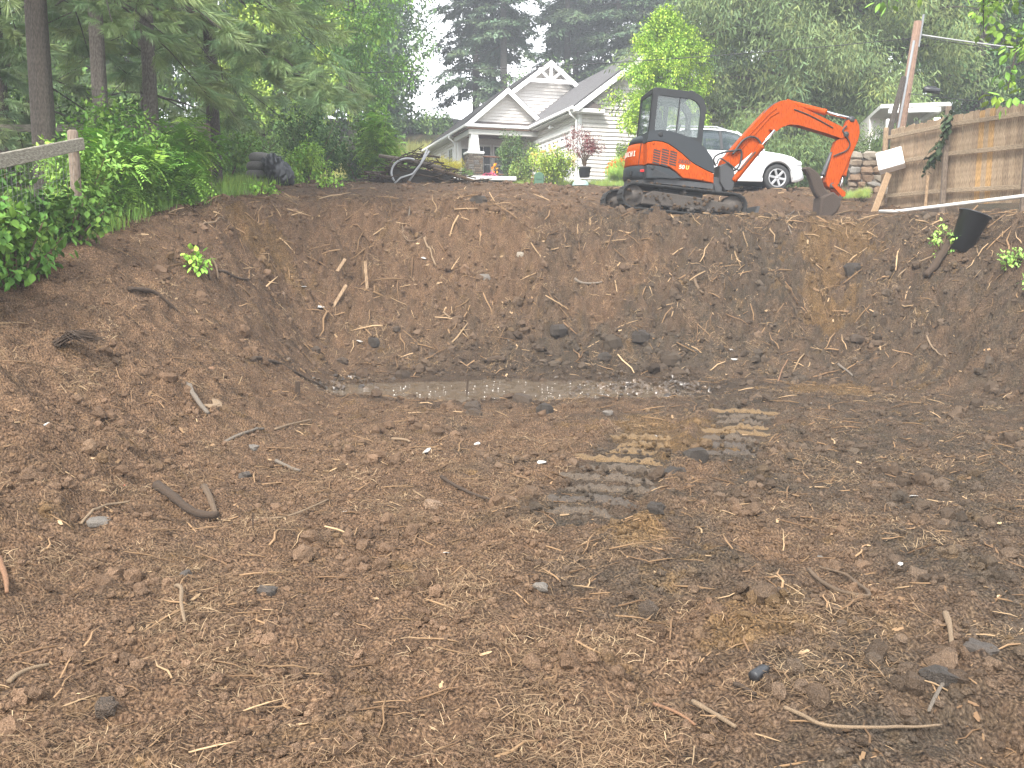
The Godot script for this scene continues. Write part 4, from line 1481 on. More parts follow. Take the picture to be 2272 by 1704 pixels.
func make_trees() -> void:
	var mid := Color(0.085, 0.15, 0.045)
	var bright := Color(0.17, 0.27, 0.05)
	var dark := Color(0.05, 0.08, 0.05)
	var grey := Color(0.088, 0.12, 0.06)
	# left pines, close by
	var g1 := "pines along the left fence"
	conifer({"called": "pine_tree", "label": "thick dark pine trunk behind the near rail fence post", "group": g1, "at": Vector2(-6.75, 13.4), "height": 15.0, "base": 0.22, "radius": 3.0, "tiers": 15, "boughs": 5, "trunk": 0.17, "clump": "needle", "size": 0.42, "color": Color(0.11, 0.16, 0.08), "tufts": 14, "bare": 0.3, "droop": 0.4, "taper": 1.6})
	conifer({"called": "pine_tree", "label": "slim pale pine trunk right of the thick dark one", "group": g1, "at": Vector2(-6.75, 15.3), "height": 16.0, "base": 0.2, "radius": 3.2, "tiers": 15, "boughs": 5, "trunk": 0.13, "clump": "needle", "size": 0.42, "color": Color(0.115, 0.165, 0.085), "tufts": 14, "bare": 0.3, "droop": 0.4, "bark": "bark_pale", "taper": 1.6})
	conifer({"called": "pine_tree", "label": "third pine trunk standing right behind the slim pale one", "group": g1, "at": Vector2(-6.35, 16.4), "height": 15.0, "base": 0.22, "radius": 3.0, "tiers": 14, "boughs": 5, "trunk": 0.13, "clump": "needle", "size": 0.42, "color": Color(0.115, 0.17, 0.085), "tufts": 13, "bare": 0.3, "droop": 0.4, "bark": "bark_pale", "taper": 1.6})
	conifer({"called": "pine_tree", "label": "feathery pine with drooping boughs reaching over the tyre stack", "group": g1, "at": Vector2(-6.1, 19.0), "height": 15.0, "base": 0.22, "radius": 3.2, "tiers": 16, "boughs": 6, "trunk": 0.14, "clump": "needle", "size": 0.48, "color": Color(0.165, 0.23, 0.12), "tufts": 11, "bare": 0.25, "droop": 0.45, "gaps": 0.05, "taper": 1.8})
	conifer({"called": "pine_tree", "label": "dark pine filling the far left corner behind the far rail fence", "group": g1, "at": Vector2(-9.6, 17.5), "height": 15.0, "base": 0.1, "radius": 3.4, "tiers": 16, "boughs": 6, "trunk": 0.15, "clump": "needle", "size": 0.46, "color": Color(0.11, 0.16, 0.08), "tufts": 15, "droop": 0.4, "taper": 1.6})
	conifer({"called": "pine_tree", "label": "bluish pine between the far rail fence and the leafy bank", "group": g1, "at": Vector2(-9.0, 23.0), "height": 17.0, "base": 0.1, "radius": 3.6, "tiers": 16, "boughs": 6, "trunk": 0.16, "clump": "needle", "size": 0.5, "color": Color(0.14, 0.195, 0.105), "tufts": 10, "droop": 0.4, "taper": 1.6})
	# broadleaf trees in the middle distance
	broad_tree({"called": "leafy_tree", "label": "tall bright green leafy tree left of the house with bare trunk foot", "at": Vector2(-7.0, 41.0), "height": 14.5, "base": 0.24, "radius": 3.9, "limbs": 34, "twigs": 7, "tufts": 6, "clump": "broad", "size": 0.46, "color": Color(0.125, 0.225, 0.05), "trunk": 0.24, "bark": "bark_pale"})
	broad_tree({"called": "leafy_tree", "label": "yellow-green tree between the pine boughs and the tall bright tree", "at": Vector2(-9.2, 34.0), "height": 11.5, "base": 0.16, "radius": 3.6, "limbs": 36, "tufts": 6, "clump": "broad", "size": 0.42, "color": Color(0.17, 0.245, 0.06), "trunk": 0.16})
	broad_tree({"called": "leafy_tree", "label": "dense mid green tree behind the left pines", "at": Vector2(-14.5, 33.0), "height": 14.0, "base": 0.12, "radius": 4.6, "limbs": 32, "tufts": 6, "clump": "broad", "size": 0.5, "color": Color(0.1, 0.165, 0.05), "trunk": 0.22})
	broad_tree({"called": "oak_tree", "label": "broad grey-green oak with fine drooping leaves behind the white car", "at": Vector2(11.0, 37.0), "height": 14.0, "base": 0.13, "radius": 6.0, "limbs": 60, "twigs": 8, "tufts": 6, "clump": "narrow", "size": 0.62, "color": grey, "trunk": 0.24, "droop": 0.45})
	broad_tree({"called": "young_maple", "label": "light green young maple in front of the garage gable", "at": Vector2(5.7, 34.6), "height": 6.2, "base": 0.12, "radius": 1.65, "limbs": 44, "twigs": 7, "tufts": 7, "clump": "broad", "size": 0.27, "color": Color(0.2, 0.3, 0.05), "trunk": 0.07, "droop": 0.05})
	broad_tree({"called": "leafy_tree", "label": "dark green tree behind the utility pole and fence", "at": Vector2(20.0, 40.0), "height": 16.0, "base": 0.1, "radius": 5.0, "limbs": 40, "tufts": 6, "clump": "broad", "size": 0.55, "color": Color(0.06, 0.105, 0.045), "trunk": 0.28})
	broad_tree({"called": "leafy_tree", "label": "hazy rounded green tree low above the fence at right", "at": Vector2(25.0, 44.0), "height": 10.0, "base": 0.08, "radius": 5.0, "limbs": 36, "tufts": 6, "clump": "broad", "size": 0.55, "color": Color(0.085, 0.15, 0.055), "trunk": 0.2})
	broad_tree({"called": "leafy_tree", "label": "near tree hanging bright leaves into the top right corner", "at": Vector2(10.7, 17.6), "height": 10.5, "base": 0.24, "radius": 3.5, "limbs": 26, "twigs": 7, "tufts": 5, "clump": "round", "size": 0.26, "color": Color(0.115, 0.2, 0.04), "trunk": 0.2, "droop": 0.35})
	broad_tree({"called": "leafy_tree", "label": "olive green tree left of the utility pole with arching branches", "at": Vector2(14.6, 37.5), "height": 11.0, "base": 0.15, "radius": 4.2, "limbs": 36, "tufts": 6, "clump": "narrow", "size": 0.6, "color": Color(0.1, 0.135, 0.06), "trunk": 0.24, "droop": 0.4})
	# tall dark conifers behind the house
	var g2 := "tall conifers behind the house"
	var spots := [
		[-2.7, 70.0, 22.0, 2.8, "dark spruce with drooping skirts left of the house roof"],
		[-1.5, 74.0, 24.0, 2.4, "tall bare-trunked conifer left of the gable peak"],
		[-0.6, 68.0, 22.0, 2.2, "pale straight trunk just left of the gable peak"],
		[4.3, 73.0, 23.0, 2.5, "conifer with twin trunks right of the gable peak"],
		[5.3, 78.0, 24.0, 2.5, "thin conifer close behind the twin trunks"],
		[8.2, 72.0, 22.0, 4.4, "dark full conifer above the garage roof ridge"],
		[6.8, 82.0, 22.0, 4.0, "far conifer between the twin trunks and the full one"],
		[10.4, 69.0, 20.0, 4.0, "shorter dark conifer behind the garage ridge end"],
		[11.8, 76.0, 24.0, 4.4, "dark conifer above the light green maple"],
		[14.5, 70.0, 23.0, 4.2, "dark conifer at the left edge of the broad oak"],
	]
	for s in spots:
		conifer({"called": "conifer", "label": s[4], "group": g2, "at": Vector2(s[0], s[1]), "height": s[2], "base": 0.1 if s[3] > 2.6 else 0.25, "radius": s[3], "tiers": 19, "boughs": 6, "trunk": 0.3, "clump": "spray", "size": 1.0, "color": dark, "tufts": 9, "bare": 0.12, "droop": 0.3, "gaps": 0.2 if s[3] > 2.6 else 0.4, "taper": 2.2 if s[3] < 3.5 else 1.6, "bark": "bark_pale" if s[0] == -0.6 else "bark"})
	# wood on the hillside: each tree stands alone, but no feature tells one from the next
	var hill := [[-34, 58, 18], [-27, 52, 16], [-21, 47, 15], [-30, 75, 20], [-22, 66, 19], [-16, 60, 17], [-12.5, 52, 13], [-13, 75, 17], [-9.6, 66, 15], [18, 66, 19], [22, 60, 18], [27, 66, 20], [32, 60, 18], [23, 78, 20], [36, 72, 21], [41, 62, 18], [30, 52, 15], [16, 58, 14], [-40, 66, 20], [-37, 48, 16], [46, 74, 21]]
	for s in hill:
		broad_tree({"called": "hillside_tree", "label": "hazy green tree in the wood on the hillside behind", "group": "trees of the hillside wood", "at": Vector2(s[0], s[1]), "height": s[2], "base": 0.08, "radius": s[2] * 0.3, "limbs": 30, "twigs": 6, "tufts": 5, "clump": "broad", "size": 0.85, "color": Color(0.06, 0.105, 0.045) * r(0.8, 1.3), "trunk": 0.25})
	# low growth on the slope left of and behind the house
	for s in [[-5.6, 66.0, 1.6, 1.3, "low dark shrub below the gap of white sky"], [-1.2, 58.0, 2.0, 2.4, "green sapling thicket above the long left eave"], [-9.0, 64.0, 1.8, 1.6, "dark bush at the top of the grassy slope"], [1.2, 66.0, 2.4, 4.5, "small dark tree seen under the left slope of the gable"], [3.0, 68.0, 2.2, 5.0, "small dark tree right under the right slope of the gable"], [6.5, 62.0, 2.6, 4.5, "bush behind the valley of the garage roof"]]:
		shrub("hill_shrub", s[4], on(s[0], s[1]), s[2], s[3], 150, "broad", 0.55, Color(0.085, 0.14, 0.055), "shrubs on the slope behind the house")
	# shrubs round the house
	shrub("golden_shrub", "golden yellow rounded cypress shrub left of the stone column", on(-3.15, 43.0), 0.72, 1.55, 330, "narrow", 0.2, Color(0.3, 0.27, 0.03))
	shrub("hydrangea_bush", "yellow-green bush with whitish flower heads before the garage door", on(1.55, 36.2), 1.05, 1.5, 260, "broad", 0.24, Color(0.2, 0.27, 0.055))
	flower_heads("hydrangea_flowers", on(1.55, 36.2), 1.0, 1.55, 22, Color(0.6, 0.5, 0.38), 0.1)
	shrub("climbing_shrub", "tall dark green loose shrub in front of the porch railing", on(-0.1, 40.5), 0.6, 2.5, 190, "broad", 0.2, Color(0.075, 0.125, 0.05))
	shrub("climbing_shrub", "slim dark green shrub against the garage wall by the porch", on(0.75, 41.2), 0.42, 2.3, 110, "broad", 0.2, Color(0.07, 0.115, 0.05))
	shrub("garden_shrub", "small bright green plant at the foot of the porch railing", on(0.35, 38.6), 0.5, 1.0, 90, "broad", 0.2, Color(0.14, 0.2, 0.06))
	shrub("daylily_bed", "bright green daylilies with orange flowers behind the digger", on(4.35, 35.5), 0.85, 0.8, 260, "grass", 0.36, Color(0.2, 0.3, 0.07), "", 0.2, "flowers")
	flower_heads("daylily_flowers", on(4.35, 35.5), 0.85, 1.1, 60, Color(0.75, 0.2, 0.03), 0.055)
	shrub("garden_shrub", "leafy green bush under the garage window behind the digger", on(4.75, 37.0), 0.75, 1.9, 200, "broad", 0.22, Color(0.15, 0.23, 0.05))
	# red maple in its pot
	var rm := on(2.95, 37.6, 0.25)
	var pot := MB.new()
	pot.sm(0)
	pot.lathe(PackedVector2Array([Vector2(0, 0), Vector2(0.2, 0), Vector2(0.25, 0.36), Vector2(0.28, 0.36), Vector2(0.28, 0.42), Vector2(0.23, 0.42), Vector2(0.22, 0.34), Vector2(0, 0.34)]), 20)
	solo("flower_pot", pot.done(), M.terracotta, "dark round pot that holds the red maple", "pot", Transform3D(Basis(), rm))
	red_maple(rm + Vector3(0, 0.34, 0))
	# pots and flowers by the porch
	for q in [[-2.05, 40.4, "small dark pot with green plants right of the stone column"], [-1.3, 39.8, "small dark pot with flowers before the deck"]]:
		var pp := on(q[0], q[1])
		solo("flower_pot", pot.done(), M.terracotta, q[2], "pot", Transform3D(Basis.from_scale(Vector3.ONE * 0.7), pp))
	shrub("potted_plant", "low green plant in the pot right of the stone column", on(-2.05, 40.4, 0.26), 0.3, 0.35, 40, "broad", 0.13, Color(0.1, 0.17, 0.05), "", 0.28, "plant")
	flower_heads("pink_flowers", on(-0.95, 38.9), 0.32, 0.5, 40, Color(0.5, 0.12, 0.3), 0.05)
	flower_heads("yellow_flowers", on(-0.75, 39.6), 0.16, 0.85, 10, Color(0.75, 0.42, 0.03), 0.07)
	# undergrowth along the left
	var ug := "undergrowth along the left bank"
	var under := [
		[-5.0, 7.7, 0.75, 1.15, 170, "round", 0.17, Color(0.047, 0.099, 0.018), "big-leaved green plant cut by the left picture edge"],
		[-4.75, 8.7, 0.55, 0.85, 120, "round", 0.16, Color(0.052, 0.109, 0.021), "bushy big-leaved plant under the near rail"],
		[-5.35, 9.6, 0.6, 1.0, 120, "round", 0.16, Color(0.044, 0.091, 0.021), "leafy plant before the wire mesh fence"],
		[-4.95, 10.2, 0.5, 0.75, 100, "round", 0.15, Color(0.052, 0.104, 0.021), "low leafy plant at the edge of the bare soil"],
		[-5.5, 11.6, 0.65, 1.1, 150, "broad", 0.2, Color(0.12, 0.21, 0.05), "light green weeds right of the near fence post"],
		[-5.7, 13.0, 0.7, 1.3, 170, "compound", 0.3, Color(0.13, 0.23, 0.045), "fern-leaved shrub right of the pine trunks"],
		[-5.3, 14.2, 0.55, 0.9, 140, "compound", 0.28, Color(0.13, 0.24, 0.045), "bright fern-leaved sprout on the bank edge"],
		[-6.2, 14.6, 0.8, 1.6, 190, "broad", 0.22, Color(0.1, 0.18, 0.045), "dense green bush below the third pine"],
		[-5.6, 15.8, 0.65, 1.4, 170, "compound", 0.3, Color(0.14, 0.24, 0.05), "tall yellow-green sprouts before the dark bush"],
		[-6.5, 17.4, 0.75, 1.5, 190, "compound", 0.3, Color(0.13, 0.23, 0.05), "bright compound-leaved shrub left of the tyres"],
		[-6.9, 21.9, 0.9, 1.9, 200, "broad", 0.24, Color(0.1, 0.18, 0.045), "green bush directly behind the tyre stack"],
		[-5.05, 22.6, 0.6, 1.1, 140, "broad", 0.22, Color(0.15, 0.25, 0.05), "light green saplings behind the black plastic bag"],
		[-5.6, 25.5, 1.1, 2.3, 230, "broad", 0.27, Color(0.045, 0.085, 0.03), "dark rhododendron mass behind the black bag"],
		[-4.4, 27.5, 0.95, 2.2, 230, "broad", 0.27, Color(0.06, 0.105, 0.035), "dark green bush right of the rhododendron"],
		[-3.75, 26.2, 0.55, 1.9, 150, "compound", 0.34, Color(0.16, 0.26, 0.055), "bright green sapling in front of the dark bushes"],
		[-4.6, 32.0, 0.8, 1.4, 150, "broad", 0.25, Color(0.13, 0.2, 0.06), "yellowish green weeds left of the branch heap"],
		[-3.9, 33.5, 0.75, 1.3, 130, "broad", 0.24, Color(0.12, 0.19, 0.06), "weedy bush by the foot of the tall bright tree"],
		[-3.7, 36.5, 0.6, 0.9, 80, "narrow", 0.25, Color(0.2, 0.09, 0.08), "reddish dry bush left of the long eave"],
		[-8.2, 12.5, 0.9, 1.4, 150, "broad", 0.26, Color(0.07, 0.125, 0.035), "dark green bush behind the near rail fence"],
		[-8.0, 18.6, 1.2, 2.0, 200, "broad", 0.28, Color(0.06, 0.11, 0.035), "dark bush behind the pine trunks"],
		[-11.5, 21.0, 1.5, 2.6, 220, "broad", 0.32, Color(0.07, 0.12, 0.04), "dark green thicket deep behind the far rail fence"],
		[-8.5, 28.0, 1.7, 3.0, 260, "broad", 0.34, Color(0.075, 0.13, 0.04), "green thicket below the yellow-green tree"],
		[-7.3, 32.0, 1.5, 2.6, 240, "broad", 0.32, Color(0.06, 0.11, 0.035), "dark thicket under the tall bright tree"],
	]
	for u in [[8.9, 29.0, 1.0, 1.7, "dark bush right of the white car bonnet"], [7.6, 30.5, 1.3, 2.4, "dark bush behind the white car"], [10.4, 30.0, 1.3, 2.2, "dark green bush left of the stone wall"], [11.8, 29.0, 1.1, 2.0, "green bush behind the stone wall"], [15.6, 34.0, 1.4, 2.2, "green hedge before the white porch"], [5.9, 33.5, 1.1, 1.6, "green bush behind the excavator cab"]]:
		shrub("roadside_bush", u[4], on(u[0], u[1], -0.03), u[2], u[3], 190, "narrow", 0.4, Color(0.06, 0.09, 0.04), "bushes below the broad oak")
	for u in under:
		shrub("leafy_shrub" if u[7].r > 0.05 else "dark_shrub", u[8], on(u[0], u[1], -0.03), u[2], u[3], u[4], u[5], u[6], u[7], ug)
	for u in [[-4.05, 11.7, 0.2, 0.35, "tiny light green sprout alone on the red soil at left"], [-4.8, 17.6, 0.3, 0.3, "low green weeds below the tyre stack"], [-4.0, 20.0, 0.35, 0.22, "flat green weeds at the crest under the black bag"]]:
		shrub("green_sprout", u[4], on(u[0], u[1], -0.01), u[2], u[3], 16, "round", 0.13, Color(0.15, 0.27, 0.05), "", 0.28, "plant")
	for u in [[6.75, 14.4, 0.3, 0.55, "light green leafy stems growing out of the right bank"], [7.2, 13.2, 0.22, 0.4, "pale green sprouts below the black pot"], [7.0, 12.2, 0.14, 0.25, "tiny green sprout low on the right bank"]]:
		shrub("bank_sprout", u[4], on(u[0], u[1], -0.01), u[2], u[3], 26, "round", 0.085, Color(0.17, 0.28, 0.08), "", 0.28, "plant")
	shrub("weeds", "pale green grassy heap before the stone wall", on(8.45, 22.6), 0.5, 0.12, 70, "grass", 0.2, Color(0.2, 0.26, 0.09), "", 0.2, "weeds")
	# grass
	var xf := []
	var cs := PackedColorArray()
	for i in 5200:
		var x := r(-14.0, 9.0)
		var d := r(31.0, 58.0)
		if x > -3.6 and d > 39.0 and d < 58.0:
			continue
		if x > -3.0 and x < 3.0 and d < 36.0:
			continue
		var tall := smoothstep(44.0, 50.0, d)
		xf.append(Transform3D(Basis(Vector3.UP, r(0, TAU)) * Basis.from_scale(Vector3.ONE * lerpf(0.25, 0.75, tall) * r(0.7, 1.2)), on(x, d, -0.03)))
		cs.append(leaf_tint(Color(0.15, 0.2, 0.06).lerp(Color(0.26, 0.26, 0.11), tall)))
	for i in 900:
		var x := r(-9.0, -5.0)
		var d := r(8.0, 24.0)
		xf.append(Transform3D(Basis(Vector3.UP, r(0, TAU)) * Basis.from_scale(Vector3.ONE * r(0.18, 0.4)), on(x, d, -0.03)))
		cs.append(leaf_tint(Color(0.12, 0.19, 0.045)))
	var gr := scatter(self, "grass", clump_of("grass"), M.leaf, xf, cs, "stuff")
	tag(gr, "rough grass on the slope and along the left bank", "grass")
	# the long pine bough with bare wood that hangs in front of the far trees
	var pb := MB.new()
	pb.sm(0)
	var a := Vector3(-4.9, 5.55, -15.5)
	pb.tube([a, a + Vector3(0.45, -0.18, 0), a + Vector3(0.85, -0.5, 0.02), a + Vector3(1.2, -0.78, 0.03), a + Vector3(1.65, -0.9, 0.05)], [0.035, 0.03, 0.024, 0.015, 0.006], 8)
	pb.tube([a + Vector3(0.8, -0.45, 0.02), a + Vector3(1.15, -0.55, 0.1), a + Vector3(1.4, -0.78, 0.1), a + Vector3(1.8, -0.86, 0.1)], [0.02, 0.016, 0.012, 0.005], 7)
	pb.tube([a, a + Vector3(-0.6, 0.35, -0.1), a + Vector3(-1.5, 0.7, -0.8)], [0.035, 0.042, 0.055], 8)
	var bough := thing("pine_bough", "long bare-barked pine bough slanting down before the far trees", "branch")
	part(bough, "wood", pb.done(), M.bark)
	xf = []
	cs = PackedColorArray()
	for i in 130:
		var t := rng.randf()
		var p := a + Vector3(lerpf(0.3, 2.0, t), lerpf(-0.05, -0.95, t), 0) + Vector3(r(-0.25, 0.25), r(-0.5, 0.22), r(-0.25, 0.25))
		xf.append(Transform3D(Basis(Vector3.UP, r(0, TAU)) * Basis(Vector3.RIGHT, r(-0.2, 0.9)) * Basis.from_scale(Vector3.ONE * r(0.25, 0.4)), p))
		cs.append(leaf_tint(Color(0.12, 0.18, 0.095)))
	scatter(bough, "needles", clump_of("needle"), M.needle, xf, cs, "stuff")


func flower_heads(called: String, at: Vector3, rad: float, hgt: float, n: int, c: Color, size: float) -> void:
	var labels := {"hydrangea_flowers": "cream flower heads over the yellow-green bush", "daylily_flowers": "orange daylily blossoms above the bright green leaves", "pink_flowers": "small pink flowers on the ground before the porch deck", "yellow_flowers": "yellow blossoms in front of the porch railing"}
	var b := MB.new()
	for i in 8:
		var a := TAU * i / 8.0
		leaf_into(b, Vector3(0, 0.1, 0), Vector3(cos(a), 0.5, sin(a)).normalized(), Vector3.UP, 1.0, 0.6)
		leaf_into(b, Vector3(0, 0.3, 0), Vector3(cos(a + 0.4), 1.2, sin(a + 0.4)).normalized(), Vector3.UP, 0.9, 0.5)
	b.tube([Vector3(0, 0.2, 0), Vector3(0, -3.5, 0)], [0.05, 0.05], 4, false)
	var xf := []
	var cs := PackedColorArray()
	for i in n:
		var a := r(0, TAU)
		var q := sqrt(rng.randf())
		xf.append(Transform3D(Basis(Vector3(cos(a), 0, sin(a)), r(0, 0.6)) * Basis.from_scale(Vector3.ONE * size * r(0.7, 1.3)), at + Vector3(cos(a) * rad * q, hgt * (1.0 - 0.45 * q * q) * r(0.8, 1.05), sin(a) * rad * q)))
		cs.append(leaf_tint(c, 0.15))
	var o := scatter(self, called, b.done(), M.leaf, xf, cs, "stuff")
	tag(o, labels[called], "flowers")


func red_maple(at: Vector3) -> void:
	var t := thing("red_maple", "small dark red Japanese maple growing in a round pot", "tree", Transform3D(Basis(), at))
	var b := MB.new()
	b.sm(0)
	var xf := []
	var cs := PackedColorArray()
	for i in 13:
		var az := i * 2.4
		var q := r(0.3, 1.0)
		var tip := Vector3(cos(az) * 0.72 * q, r(0.75, 1.75) * (1.05 - 0.3 * q), sin(az) * 0.6 * q)
		b.tube([Vector3(0, -0.1, 0), Vector3(tip.x * 0.15, 0.35, tip.z * 0.15), tip * 0.65 + Vector3(0, 0.1, 0), tip], [0.03, 0.022, 0.012, 0.004], 5, false)
		for k in 15:
			var p := tip + Vector3(r(-1, 1), r(-0.6, 0.6), r(-1, 1)) * 0.24
			xf.append(Transform3D(Basis(Vector3.UP, r(0, TAU)) * Basis.from_scale(Vector3.ONE * r(0.09, 0.17)), p))
			cs.append(leaf_tint(Color(0.13, 0.035, 0.045)))
	part(t, "trunk", b.done(), M.stick)
	scatter(t, "crown", clump_of("broad"), M.leaf, xf, cs, "stuff")


# ---------------------------------------------------------------- digger: x forward, y up, z to its right side (towards the viewer)

func ring_prism(b: MB, outer: PackedVector2Array, hole: PackedVector2Array, z0: float, z1: float) -> void:
	# a flat frame: outer outline minus a hole with the same number of points in the same order
	var n := outer.size()
	for i in n:
		var j := (i + 1) % n
		var a := outer[i]
		var c := outer[j]
		var e := hole[i]
		var f := hole[j]
		var mid := Vector3((a.x + c.x + e.x + f.x) * 0.25, (a.y + c.y + e.y + f.y) * 0.25, (z0 + z1) * 0.5)
		for z in [z0, z1]:
			b.quad_out(Vector3(a.x, a.y, z), Vector3(c.x, c.y, z), Vector3(f.x, f.y, z), Vector3(e.x, e.y, z), mid)
		b.quad_out(Vector3(a.x, a.y, z0), Vector3(c.x, c.y, z0), Vector3(c.x, c.y, z1), Vector3(a.x, a.y, z1), mid)
		b.quad_out(Vector3(e.x, e.y, z0), Vector3(f.x, f.y, z0), Vector3(f.x, f.y, z1), Vector3(e.x, e.y, z1), mid)


func rounded(x0: float, y0: float, x1: float, y1: float, rr: Array, seg := 5) -> PackedVector2Array:
	# corners in the order lower left, lower right, upper right, upper left
	var out := PackedVector2Array()
	var c := [Vector2(x0 + rr[0], y0 + rr[0]), Vector2(x1 - rr[1], y0 + rr[1]), Vector2(x1 - rr[2], y1 - rr[2]), Vector2(x0 + rr[3], y1 - rr[3])]
	var start := [PI, 1.5 * PI, 0.0, 0.5 * PI]
	for k in 4:
		for s in seg + 1:
			var a: float = start[k] + PI / 2 * s / seg
			out.append(c[k] + Vector2(cos(a), sin(a)) * float(rr[k]))
	return out


func cylinder_between(parent: Node3D, a: Vector3, b: Vector3, share: float, rad: float, barrel: Material, called: String) -> void:
	var m := MB.new()
	m.sm(0)
	var k := a.lerp(b, share)
	var d := (b - a).normalized()
	m.tube([a - d * 0.05, a, k - d * 0.06, k - d * 0.055, k], [rad * 0.8, rad, rad, rad * 1.12, rad * 1.12], 14)
	var o := part(parent, called, m.done(), barrel)
	m = MB.new()
	m.sm(0)
	m.tube([k, b], [rad * 0.55, rad * 0.55], 12)
	part(o, "rod", m.done(), M.chrome)


func sweep(b: MB, poly: Array, a0: float, a1: float, n: int) -> void:
	# section points (radius, y) turned about the vertical axis through the origin; angle 0 is forward
	for i in n:
		var p := lerpf(a0, a1, float(i) / n)
		var q := lerpf(a0, a1, float(i + 1) / n)
		for k in poly.size() - 1:
			var u: Vector2 = poly[k]
			var v: Vector2 = poly[k + 1]
			b.quad(Vector3(cos(p) * u.x, u.y, sin(p) * u.x), Vector3(cos(q) * u.x, u.y, sin(q) * u.x), Vector3(cos(q) * v.x, v.y, sin(q) * v.x), Vector3(cos(p) * v.x, v.y, sin(p) * v.x))


func make_excavator() -> void:
	var basis := Basis(Vector3.UP, deg_to_rad(6.0)) * Basis(Vector3(0, 0, 1), deg_to_rad(-5.5))
	var x := thing("excavator", "orange compact tracked excavator with black cab on top of the bank", "excavator", Transform3D(basis, Vector3(3.15, 2.57, -18.45)))
	# --- undercarriage
	for side in [1.0, -1.0]:
		var b := MB.new()
		b.sm(0)
		var loop := PackedVector2Array()
		var n := 46
		var hl := 0.99
		var rr := 0.245
		var per := 4.0 * hl + TAU * rr
		for i in n:
			loop.append(track_point(per * i / n, hl, rr))
		for i in n:
			var p := loop[i]
			var q := loop[(i + 1) % n]
			var c := Vector2(clampf(p.x, -hl, hl), 0.27)
			var e := Vector2(clampf(q.x, -hl, hl), 0.27)
			var pi := p + (c - p).normalized() * 0.035
			var qi := q + (e - q).normalized() * 0.035
			b.quad_out(Vector3(p.x, p.y, 0.2), Vector3(q.x, q.y, 0.2), Vector3(q.x, q.y, -0.2), Vector3(p.x, p.y, -0.2), Vector3(p.x * 0.9, 0.27, 0))
			b.quad(Vector3(pi.x, pi.y, 0.2), Vector3(qi.x, qi.y, 0.2), Vector3(qi.x, qi.y, -0.2), Vector3(pi.x, pi.y, -0.2))
			for z in [0.2, -0.2]:
				b.quad(Vector3(p.x, p.y, z), Vector3(q.x, q.y, z), Vector3(qi.x, qi.y, z), Vector3(pi.x, pi.y, z))
		var belt := part(x, "track", b.done(), M.rubber, at3(0, 0, 0.8 * side))
		var lug := MB.new()
		lug.box(Vector3(0, 0.012, 0), Vector3(0.055, 0.034, 0.41), 0.008)
		var lm := lug.done()
		for i in n:
			var s := per * (i + 0.5) / n
			var p := track_point(s, hl, rr)
			var q := track_point(s + 0.01, hl, rr)
			var d := (q - p).normalized()
			part(belt, "lug", lm, M.rubber, Transform3D(Basis(Vector3(d.x, d.y, 0), Vector3(-d.y, d.x, 0), Vector3(0, 0, 1)), Vector3(p.x, p.y, 0)))
		b = MB.new()
		b.prism(PackedVector2Array([Vector2(-0.82, 0.13), Vector2(0.9, 0.13), Vector2(0.93, 0.3), Vector2(0.4, 0.36), Vector2(-0.62, 0.4), Vector2(-0.8, 0.3)]), -0.13, 0.13, Transform3D(), 0.02)
		part(x, "track_frame", b.done(), M.muddy_metal, at3(0, 0, 0.8 * side))
		for w in [[-0.98, 0.27, 0.2], [0.97, 0.27, 0.2], [-0.5, 0.13, 0.085], [-0.17, 0.13, 0.085], [0.17, 0.13, 0.085], [0.5, 0.13, 0.085], [0.0, 0.42, 0.05]]:
			b = MB.new()
			b.sm(0)
			b.lathe(PackedVector2Array([Vector2(0, 0.15), Vector2(w[2] * 0.45, 0.15), Vector2(w[2] * 0.5, 0.11), Vector2(w[2] * 0.9, 0.11), Vector2(w[2], 0.09), Vector2(w[2], -0.09), Vector2(w[2] * 0.9, -0.11), Vector2(0, -0.12)]), 18, Transform3D(Basis(Vector3.RIGHT, PI / 2), Vector3(w[0], w[1], 0.8 * side)))
			part(x, "sprocket" if w[2] > 0.1 else "roller", b.done(), M.muddy_metal)
	var c := MB.new()
	c.box(Vector3(0, 0.36, 0), Vector3(0.9, 0.26, 1.3), 0.03)
	c.sm(0)
	c.lathe(PackedVector2Array([Vector2(0.4, 0.45), Vector2(0.4, 0.62)]), 24)
	part(x, "centre_frame", c.done(), M.dark_metal)
	c = MB.new()
	c.prism(PackedVector2Array([Vector2(1.42, 0.03), Vector2(1.5, 0.03), Vector2(1.47, 0.16), Vector2(1.5, 0.32), Vector2(1.44, 0.32), Vector2(1.41, 0.16)]), -0.95, 0.95)
	c.bar(Vector3(0.3, 0.3, 0.42), Vector3(1.43, 0.15, 0.42), 0.09, 0.1, 0.01)
	c.bar(Vector3(0.3, 0.3, -0.42), Vector3(1.43, 0.15, -0.42), 0.09, 0.1, 0.01)
	part(x, "dozer_blade", c.done(), M.dark_metal)
	# --- upper structure
	var deck := MB.new()
	var plan := PackedVector2Array()
	for i in 13:
		var a := lerpf(deg_to_rad(127.0), deg_to_rad(233.0), i / 12.0)
		plan.append(Vector2(cos(a), sin(a)) * 0.97)
	plan.append(Vector2(0.6, -0.88))
	plan.append(Vector2(0.78, -0.3))
	plan.append(Vector2(0.78, 0.3))
	plan.append(Vector2(0.56, 0.85))
	deck.prism(plan, 0.0, 0.1, Transform3D(Basis(Vector3(1, 0, 0), Vector3(0, 0, 1), Vector3(0, 1, 0)), Vector3(0, 0.56, 0)))
	part(x, "deck_plate", deck.done(), M.dark_metal)
	# tail: dark skirt, orange band, dark top
	var A0 := deg_to_rad(125.0)
	var A1 := deg_to_rad(235.0)
	c = MB.new()
	c.sm(0)
